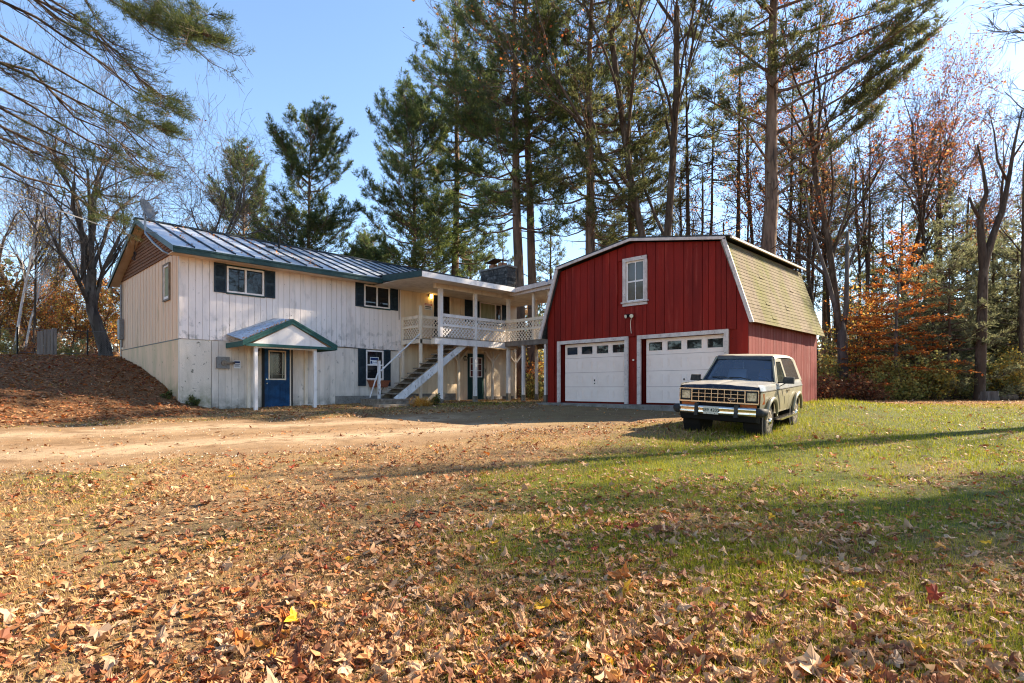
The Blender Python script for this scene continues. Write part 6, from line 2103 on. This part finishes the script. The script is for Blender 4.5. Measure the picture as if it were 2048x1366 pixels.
s_ = R.uniform(.25, .6, (N_, 1))
v = np.stack([P - d * s_, P + sd * s_ * .7, P + d * s_, P - sd * s_ * .7], 1).reshape(-1, 3)
g.add(v, q=np.arange(N_ * 4).reshape(-1, 4), c=np.repeat(pal[ci] * R.uniform(.7, 1.3, (N_, 1)), 4, 0))
fwd = g.obj('far_woods', 'foliage', None)
fwd['kind'] = 'stuff'
fwd['label'] = 'distant mixed autumn woods behind the trees'
g = G()
n = 240
px = R.uniform(-500, 2550, n)
F = R.uniform(55, 110, n)
rr = (px - 1024) / 1135
X_, Y_ = F * (rr * SF + CF), F * (-rr * CF + SF)
z0 = terr(X_, Y_)
P0 = np.stack([X_, Y_, z0 - .3], 1)
P1 = P0 + np.stack([R.normal(0, .5, n), R.normal(0, .5, n), R.uniform(8, 13, n)], 1)
g.segs(P0, P1, R.uniform(.08, .18, n), .03, 5)
n2 = n * 20
b0 = np.repeat(P0, 20, 0) + np.repeat(P1 - P0, 20, 0) * R.uniform(.3, 1, (n2, 1))
g.segs(b0, b0 + unit(R.normal(0, .6, (n2, 3)) + [0, 0, .8]) * R.uniform(.6, 2.2, (n2, 1)), .03, .012, 3)
ftr = g.obj('far_trunks', 'bark_grey', None)
ftr['kind'] = 'stuff'
ftr['label'] = 'distant bare trunks in the woods'
# ------------------------------------------------------------------ fence, wires, dish, stump
fn = thing('wire_fence', 'chain-link fence on dark and pale posts along the hill crest', 'fence', (3.2, 28.4, 2.8))
fa, fb = np.array([.2, 31.6]), np.array([5.6, 29.0])
for k in range(6):
    p = fa + (fb - fa) * k / 5
    z = float(terr(*p))
    G().polyline([(p[0], p[1], z - .2), (p[0], p[1], z + 1.15)], .032, 8).obj('post', 'galv' if k in (3, 5) else 'blackmetal', fn)
g = G()
for zz in (.12, 1.08):
    g.polyline([(*(fa + (fb - fa) * t), float(terr(*(fa + (fb - fa) * t))) + zz) for t in np.linspace(0, 1, 12)], .011, 5)
g.obj('rail', 'fencewire', fn)
g = G()
L_ = np.linalg.norm(fb - fa)
d = (fb - fa) / L_
P0, P1 = [], []
for s_ in (1, -1):
    for u in np.arange(-1, L_, .085):
        u0, u1 = max(u, 0), min(u + .95, L_)
        if u1 - u0 < .05:
            continue
        za, zb = .12 + (u0 - u), .12 + (u1 - u)
        if s_ < 0:
            za, zb = 1.19 - za, 1.19 - zb
        A, B = fa + d * u0, fa + d * u1
        P0.append((*A, float(terr(*A)) + za))
        P1.append((*B, float(terr(*B)) + zb))
g.segs(P0, P1, .0022, .0022, 3)
g.obj('mesh', 'fencewire', fn)
pn = thing('plank_panel', 'leaning panel of pale vertical planks in the fence line', 'fence panel', (3.0, 30.1, 2.8))
for k in range(6):
    t = .525 + k * .019
    p = fa + (fb - fa) * t + np.array([-.05, -.10])
    z = float(terr(*p))
    piece('plank', 'fence_wood', pn, p[0] - .05, p[0] + .05, p[1] - .012, p[1] + .012, z - .1, z + 1.0 + .03 * k, rot=(0, 0, -.45))

# service wire to the gable and the loose coil below the peak
g = G()
a, b = np.array([-9.0, 16.5, 9.6]), np.array([5.15, 24.2, 7.0])
g.polyline([a + (b - a) * t - np.array([0, 0, 1.]) * .9 * 4 * t * (1 - t) * .6 for t in np.linspace(0, 1, 24)], .018, 5)
tag(g.obj('service_wire', 'wire', None), 'pale service wire sagging from the left edge to the house gable', 'wire')
g = G()
th = np.linspace(0, 4 * math.pi, 40)
g.polyline([(5.12 + .02 * math.sin(3 * t), 24.3 + .16 * math.cos(t) + .012 * t, 6.32 + .14 * math.sin(t)) for t in th], .010, 4)
g.polyline([(5.13, 24.2, 6.9), (5.12, 24.4, 6.6), (5.12, 24.3, 6.4)], .010, 4)
tag(g.obj('cable_coil', 'blackwire', None), 'loose black cable coil under the gable peak', 'cable')

# satellite dish on the left end of the roof
ds = thing('satellite_dish', 'grey satellite dish on a bent pipe at the gable roof edge', 'satellite dish', (5.0, 20.5, 6.3))
g = G()
g.polyline([(5.12, 19.75, 5.60), (4.98, 20.0, 5.72), (4.86, 20.7, 6.1), (4.82, 21.5, 6.55), (4.84, 21.62, 6.75), (4.84, 21.62, 7.25)], .034, 8)
g.polyline([(4.84, 21.62, 6.62), (4.98, 20.9, 6.5), (5.02, 20.5, 6.28)], .014, 6)
g.obj('mast', 'galv', ds)
R = np.random.default_rng(3)
ax_ = Vector((.62, -.72, .32)).normalized()
s1 = ax_.cross(Vector((0, 0, 1))).normalized()
s2 = s1.cross(ax_)
cc = Vector((4.88, 21.68, 7.36))
g = G()
vv = []
for r in (0, .12, .24, .36):
    for k in range(20):
        t = k * 2 * math.pi / 20
        vv.append(cc + s1 * (r * .9 * math.cos(t)) + s2 * (r * math.sin(t)) + ax_ * (r * r * .55))
q = [(i * 20 + j, i * 20 + (j + 1) % 20, (i + 1) * 20 + (j + 1) % 20, (i + 1) * 20 + j) for i in range(3) for j in range(20)]
g.add(vv, q=q)
g.add([v - ax_ * .012 for v in vv], q=[f[::-1] for f in q])
g.obj('reflector', 'grey_metal', ds, True)
g = G()
g.polyline([cc - s2 * .34, cc - s2 * .22 + ax_ * .36], .012, 6)
g.disc(cc - s2 * .2 + ax_ * .36, -ax_, .04, .1, 10)
g.obj('feed_arm', 'grey_metal', ds)

x, y = at(1972, 25.5)
z = float(terr(x, y))
g = G()
n_ = 26
R = np.random.default_rng(13)
rr = .42 + .04 * R.random(n_)
th = np.arange(n_) * 2 * math.pi / n_
lo = np.stack([x + rr * 1.12 * np.cos(th), y + rr * 1.12 * np.sin(th), np.full(n_, z - .1)], 1)
hi = np.stack([x + rr * np.cos(th), y + rr * np.sin(th), z + .40 + .02 * R.random(n_)], 1)
g.add(np.vstack([lo, hi]), q=[(k, (k + 1) % n_, n_ + (k + 1) % n_, n_ + k) for k in range(n_)], ng=[list(range(n_, 2 * n_))])
tag(g.obj('tree_stump', 'bark_grey', None), 'wide low tree stump beside the dead forked tree', 'stump')
x, y = at(2012, 26)
g = G().polyline([(x - .5, y + .3, terr(x - .5, y + .3) + .12), (x + .4, y - .3, terr(x + .4, y - .3) + .13)], .15, 12)
tag(g.obj('log', 'bark_dark', None), 'short dark log lying right of the stump', 'log')

# ------------------------------------------------------------------ grass
R = np.random.default_rng(101)
def in_building(x, y, m=.0):
    a = (x > HX0 - m) & (x < HX1 + m) & (y > HY0 - m) & (y < HY1 + m)
    b = (x > 15.5 - m) & (x < BX1 + m) & (y > BY0 - m) & (y < BY1 + m)
    return a | b
def field(n, r0, r1, half=.86):
    lr = R.uniform(math.log(r0), math.log(r1), n)
    r = np.exp(lr)
    th = YAW + R.uniform(-half, half, n)
    return r * np.cos(th), r * np.sin(th), r
N_ = 600000
x, y, r = field(N_, 2.2, 34)
gn = greenness(x, y)
dc_ = drive_coord(x, y)
mid = np.exp(-(dc_ / .16) ** 2) * (x < 9)
pkeep = np.where(np.abs(dc_) < 1.0, .05 + .4 * mid + .35 * (x > 8.5) * vnoise(x, y, .8, 58) + .75 * smooth01((np.abs(dc_) - .55 + .7 * (vnoise(x, y, .6, 57) - .5)) / .4), 1.0) * np.where((y > 17.6) & (x < 6), .25, 1)
pkeep = pkeep * (.45 + .55 * vnoise(x, y, .25, 55) + .35 * gn)
keep = (R.random(N_) < pkeep) & ~in_building(x, y)
x, y, r, gn = x[keep], y[keep], r[keep], gn[keep]
n = len(x)
z = terr(x, y) - .005
lush = vnoise(x, y, .5, 61)
tall = np.exp(-(((x - 12.7) / 2.6) ** 2 + ((y - 5.2) / 1.15) ** 2)) + .7 * np.exp(-(((x - 19.5) / 3.0) ** 2 + ((y - 5.4) / 1.0) ** 2))
h = (.032 + .014 * gn + .026 * lush * gn + .022 * lush + .17 * tall * R.random(n)) * R.uniform(.6, 1.35, n)
w = np.maximum(.0028, r * .00075) * R.uniform(.7, 1.3, n)
a = R.uniform(0, 2 * math.pi, n)
ln_ = R.uniform(.15, 1.1, n)
d = np.stack([np.cos(a) * ln_, np.sin(a) * ln_, np.ones(n)], 1)
d = unit(d)
sd = np.stack([-np.sin(a + R.normal(0, .6, n)), np.cos(a), np.zeros(n)], 1) * (w / 2)[:, None]
p = np.stack([x, y, z], 1)
mid_ = p + d * (h * .55)[:, None]
tip = p + d * h[:, None] - np.array([0, 0, 1.]) * (h * ln_ * .25)[:, None]
v = np.stack([p - sd, p + sd, mid_ + sd * .8, mid_ - sd * .8, tip], 1).reshape(-1, 3)
isg = (R.random(n) < np.clip(gn * 1.25, 0.03, .97))[:, None]
G1, G2 = np.array((.20, .225, .014)), np.array((.43, .38, .03))
T1, T2 = np.array((.40, .24, .095)), np.array((.62, .41, .17))
k = R.random((n, 1))
cc = np.where(isg, G1 + (G2 - G1) * k, T1 + (T2 - T1) * k) * R.uniform(.7, 1.2, (n, 1))
g = G()
nr_ = r < 5.5
v = v.reshape(n, 5, 3)
m = int(nr_.sum())
i = np.arange(m)[:, None] * 5
g.add(v[nr_].reshape(-1, 3), t=i + [[3, 2, 4]], q=i + [[0, 1, 2, 3]], c=np.repeat(cc[nr_], 5, 0))
fr_ = ~nr_
m = int(fr_.sum())
g.add(v[fr_][:, [0, 1, 4]].reshape(-1, 3), t=np.arange(m * 3).reshape(-1, 3), c=np.repeat(cc[fr_], 3, 0))
grass = g.obj('grass', 'grass', None)
grass['kind'] = 'stuff'
grass['label'] = 'short grass, green on the right and dry on the left'

# ------------------------------------------------------------------ fallen leaves
def leaf_shape(seed, lobes=5):
    """a lobed leaf about 1 unit across with curled, crumpled relief; fan of triangles with a midrib"""
    R = np.random.default_rng(seed)
    pts = []
    ang = np.linspace(-2.35, 2.35, lobes)
    for k, a in enumerate(ang):
        rr = (.62, .80, 1.0, .80, .62)[k] * R.uniform(.88, 1.1)
        if k:
            am = (ang[k - 1] + a) / 2
            pts.append((am, R.uniform(.46, .62)))
        pts.append((a - .24, rr * R.uniform(.66, .80)))
        pts.append((a, rr))
        pts.append((a + .24, rr * R.uniform(.66, .80)))
    pts = [(-2.95, .16)] + pts + [(2.95, .16)]
    xy = np.array([(rr * math.cos(a), rr * math.sin(a)) for a, rr in pts]) * .55
    xy = np.vstack([[(0, 0)], xy * .52, xy])
    c1, c2 = R.uniform(.2, 1.9), R.uniform(-.9, .9)
    ph = R.uniform(0, 6.3)
    z = c1 * xy[:, 1] ** 2 * R.choice([1, 1, -.6]) + c2 * xy[:, 0] ** 2 + .10 * np.sin(7 * xy[:, 0] + ph) * np.abs(xy[:, 1]) * 2 + R.normal(0, .045, len(xy))
    z[0] -= .02
    v = np.column_stack([xy, z])
    m = (len(v) - 1) // 2
    n = len(v) - 1
    t = [(0, k, k + 1) for k in range(1, m)]
    for k in range(1, m):
        t += [(k, m + k, m + k + 1), (k, m + k + 1, k + 1)]
    # stalk
    s0 = np.array([(-.08, -.008, z[0]), (-.08, .008, z[0]), (-.42, 0, z[0] + R.uniform(.0, .12))])
    v = np.vstack([v, s0])
    t.append((n + 1, n + 2, n + 3))
    return v, np.array(t)
def cheap(lf):
    v, t = lf
    m = (len(v) - 4) // 2
    return np.vstack([v[:1], v[1 + m:1 + 2 * m]]), np.array([(0, k, k + 1) for k in range(1, m)])
def small_leaf(seed):
    """an oval leaf, folded"""
    R = np.random.default_rng(seed)
    f = R.uniform(.1, .5)
    v = np.array([(-.5, 0, 0), (-.2, .22, f * .3), (.2, .24, f * .35), (.55, 0, R.uniform(-.1, .25)), (.2, -.24, f * .35), (-.2, -.22, f * .3), (0, 0, -.03)])
    return v, np.array([(6, 0, 5), (6, 5, 4), (6, 4, 3), (6, 3, 2), (6, 2, 1), (6, 1, 0)])
LS = [leaf_shape(200 + k) for k in range(14)]
LSC = [cheap(q) for q in LS]
SS = [small_leaf(300 + k) for k in range(5)]
LC = np.array([(.46, .215, .080), (.40, .155, .050), (.52, .275, .12), (.29, .095, .030), (.48, .135, .024), (.54, .32, .165), (.20, .060, .022), (.62, .25, .04), (.35, .145, .054), (.48, .24, .10), (.34, .05, .016)])
LW = np.array([.17, .14, .15, .11, .06, .12, .08, .02, .1, .12, .02])
LW = LW / LW.sum()
LC = LC * np.array([.97, 1.06, 1.22])

def litter(x, y, z, size, shapes, g, R, tilt=.35, cols=LC, wts=LW):
    n = len(x)
    which = R.integers(0, len(shapes), n)
    for k, (sv, st) in enumerate(shapes):
        m = which == k
        c = int(m.sum())
        if not c:
            continue
        a = R.uniform(0, 2 * math.pi, c)
        tx, ty = R.normal(0, tilt, c), R.normal(0, tilt, c)
        flip = np.where(R.random(c) < .4, -1., 1.)
        ca, sa = np.cos(a), np.sin(a)
        s = size[m]
        X = sv[None, :, 0] * s[:, None]
        Y = sv[None, :, 1] * s[:, None]
        Z = sv[None, :, 2] * s[:, None] * flip[:, None]
        xr = X * ca[:, None] - Y * sa[:, None]
        yr = X * sa[:, None] + Y * ca[:, None]
        zr = Z + xr * tx[:, None] + yr * ty[:, None]
        zr = zr - zr.min(1, keepdims=True) * .75
        V = np.stack([xr + x[m][:, None], yr + y[m][:, None], zr + z[m][:, None]], -1)
        nv = len(sv)
        T = (np.arange(c)[:, None, None] * nv + st[None]).reshape(-1, 3)
        cc = np.asarray(cols)[R.choice(len(cols), c, p=wts)] * R.uniform(.7, 1.2, (c, 1))
        g.add(V.reshape(-1, 3), t=T, c=np.repeat(cc, nv, 0))

def leaf_density(x, y):
    F = CF * x + SF * y
    gn = greenness(x, y)
    dc_ = drive_coord(x, y)
    p = .30 + .80 * vnoise(x, y, .7, 71) - .45 * gn * smooth01((F - 5) / 4) + .35 * (vnoise(x, y, .28, 72) - .5)
    p = np.where(np.abs(dc_) < .9, .34 * (.4 + 1.2 * vnoise(x, y, .9, 77)) + .3 * (x > 8) + .5 * np.exp(-(dc_ / .18) ** 2) * (x < 9) + .25 * smooth01((np.abs(dc_) - .7) / .2), p)
    p = np.where((y > 17.4) & (x < 6.2), 1.0, p)
    p = np.where((y > 16.8) & (x > 6) & (x < 12), .9, p)
    p = np.where((F > 20.5) & (SF * x - CF * y > 5), .95, p)
    return np.clip(p, 0, 1)

R = np.random.default_rng(111)
g = G()
N_ = 44000
x, y, r = field(N_, 2.3, 13, .84)
k = (R.random(N_) < leaf_density(x, y)) & ~in_building(x, y)
x, y, r = x[k], y[k], r[k]
size = R.gamma(3.0, .0138, len(x)) + .024
near_order = np.argsort(r - 6.0 * (size - .10))
z = terr(x, y) + .008 + .012 * R.random(len(x))
# the ~300 that show largest become single leaves lying on the ground
big = np.argsort(-(size / r))[:300]
rest = np.setdiff1d(np.arange(len(x)), big)
sm = R.random(len(rest)) < .42
for sel, shp in ((~sm & (r[rest] < 3.6), LS), (~sm & (r[rest] >= 3.6), LSC)):
    litter(x[rest][sel], y[rest][sel], z[rest][sel], size[rest][sel], shp, g, R, .34 if shp is LS else .22)
litter(x[rest][sm], y[rest][sm], z[rest][sm], size[rest][sm] * .66, SS, g, R, .25)
N_ = 30000
x2, y2, r2 = field(N_, 12, 36, .84)
k = (R.random(N_) < leaf_density(x2, y2)) & ~in_building(x2, y2)
x2, y2 = x2[k], y2[k]
litter(x2, y2, terr(x2, y2) + .004, R.gamma(5, .010, len(x2)) + .03, SS, g, R, .28)
# heap of leaves on the bank by the gable and against the house front
n = 9000
x3, y3 = R.uniform(-4, 5.3, n), R.uniform(17.3, 28.0, n)
litter(x3, y3, terr(x3, y3) + .015, R.gamma(5, .010, n) + .035, SS, g, R, .3, LC * np.array([.80, .62, .50]))
lt = g.obj('leaf_litter', 'leaf', None)
lt['kind'] = 'stuff'
lt['label'] = 'brown and orange fallen leaves covering the yard'

pal = [(.46, .225, .09), (.53, .31, .155), (.32, .115, .04), (.50, .165, .035), (.41, .185, .075), (.56, .36, .20), (.23, .075, .03), (.66, .36, .025), (.32, .055, .022)]
lm = {}
for a in range(len(LS)):
    for b in range(len(pal)):
        lm[a, b] = None
R = np.random.default_rng(121)
for k in big:
    a = int(R.integers(0, len(LS)))
    b = int(R.choice(len(pal), p=[.19, .19, .14, .07, .16, .13, .08, .02, .02]))
    if lm[a, b] is None:
        v_, t_ = LS[a]
        cv = np.array(pal[b]) * np.random.default_rng(a * 31 + b).uniform(.8, 1.15, (len(v_), 1))
        cv[0] *= 1.15
        lm[a, b] = G().add(v_, t=t_, c=cv).mesh('leaf', 'leaf')
    s_ = float(size[k])
    o = link('leaf', lm[a, b], ground, (float(x[k]), float(y[k]), float(z[k]) + s_ * .16), (R.normal(0, .38) + (math.pi if R.random() < .35 else 0), R.normal(0, .38), R.uniform(0, 6.3)), (s_, s_, s_))
# a few bright yellow maple leaves seen in the photo
for (px, py, s_) in ((592, 1252, .15), (1837, 1305, .17), (1720, 1183, .11), (990, 1095, .09), (465, 958, .12), (700, 1128, .09), (1975, 1095, .11), (1545, 1040, .10)):
    F = 1.5 / ((py - 776) / 1135 + .045)
    xx, yy = at(px, F)
    v_, t_ = LS[2]
    if 'yl' not in lm:
        lm['yl'] = G().add(v_, t=t_, c=np.array((.78, .44, .03)) * np.random.default_rng(4).uniform(.8, 1.1, (len(v_), 1))).mesh('leaf', 'leaf')
    link('leaf', lm['yl'], ground, (xx, yy, float(terr(xx, yy)) + .045), (R.normal(-.35, .2), R.normal(0, .3), R.uniform(0, 6.3)), (s_, s_, s_))

# leaves caught on the roofs and the truck
g = G()
R = np.random.default_rng(131)
n = 260
xx = R.uniform(5.3, 10.5, n)
tt_ = R.random(n)
col_ = np.round(xx / .594) * .594 + RX0 % .594 + R.normal(0, .05, n)
xx = np.where(R.random(n) < .65, col_, xx)
yy = 19.05 + (RID_Y - 19.05) * tt_
litter(xx, yy, np.array([roof_z(v) for v in yy]) + .02, R.uniform(.06, .13, n), SS, g, R, .25, [(.62, .26, .09), (.55, .20, .06), (.66, .36, .16)], [.4, .3, .3])
rl = g.obj('roof_leaves', 'leaf', None)
rl['kind'] = 'stuff'
rl['label'] = 'orange leaves caught along the metal roof seams'
g = G()
n = 150
yy = R.uniform(PYF + .06, PYF + .45, n)
xx = R.uniform(PX0, PXM, n)
litter(xx, yy, np.array([pslope(v) for v in xx]) + .09, R.uniform(.05, .10, n), SS, g, R, .3, [(.66, .36, .14), (.58, .26, .08), (.70, .48, .24)], [.4, .3, .3])
pl_ = g.obj('portico_leaves', 'leaf', None)
pl_['kind'] = 'stuff'
pl_['label'] = 'orange leaves along the portico roof edge'

# loose stones on the driveway
R = np.random.default_rng(141)
N_ = 14000
x, y, r = field(N_, 5, 26, .84)
k = (np.abs(drive_coord(x, y)) < .95) & ~in_building(x, y)
x, y, r = x[k], y[k], r[k]
n = len(x)
s_ = R.uniform(.006, .02, n) * (.6 + r * .05)
z = terr(x, y) + .03
d = R.normal(0, 1, (n, 4, 3))
d /= np.linalg.norm(d, axis=2, keepdims=True)
b = np.array([(1, 0, -.3), (-.5, .87, -.3), (-.5, -.87, -.3), (0, 0, .8)])
v = np.stack([x, y, z], 1)[:, None] + (b[None] + d * .35) * s_[:, None, None]
i = np.arange(n)[:, None, None] * 4
t = (i + np.array([(0, 1, 3), (1, 2, 3), (2, 0, 3)])[None]).reshape(-1, 3)
cc = np.array([(.42, .33, .24), (.30, .23, .17), (.50, .43, .35), (.22, .17, .13)])[R.integers(0, 4, n)]
g = G().add(v.reshape(-1, 3), t=t, c=np.repeat(cc, 4, 0))
pb = g.obj('gravel', 'drive', None)
pb['kind'] = 'stuff'
pb['label'] = 'loose stones on the sandy driveway'

for _o in bpy.data.objects:
    if '_w' in _o:
        del _o['_w']
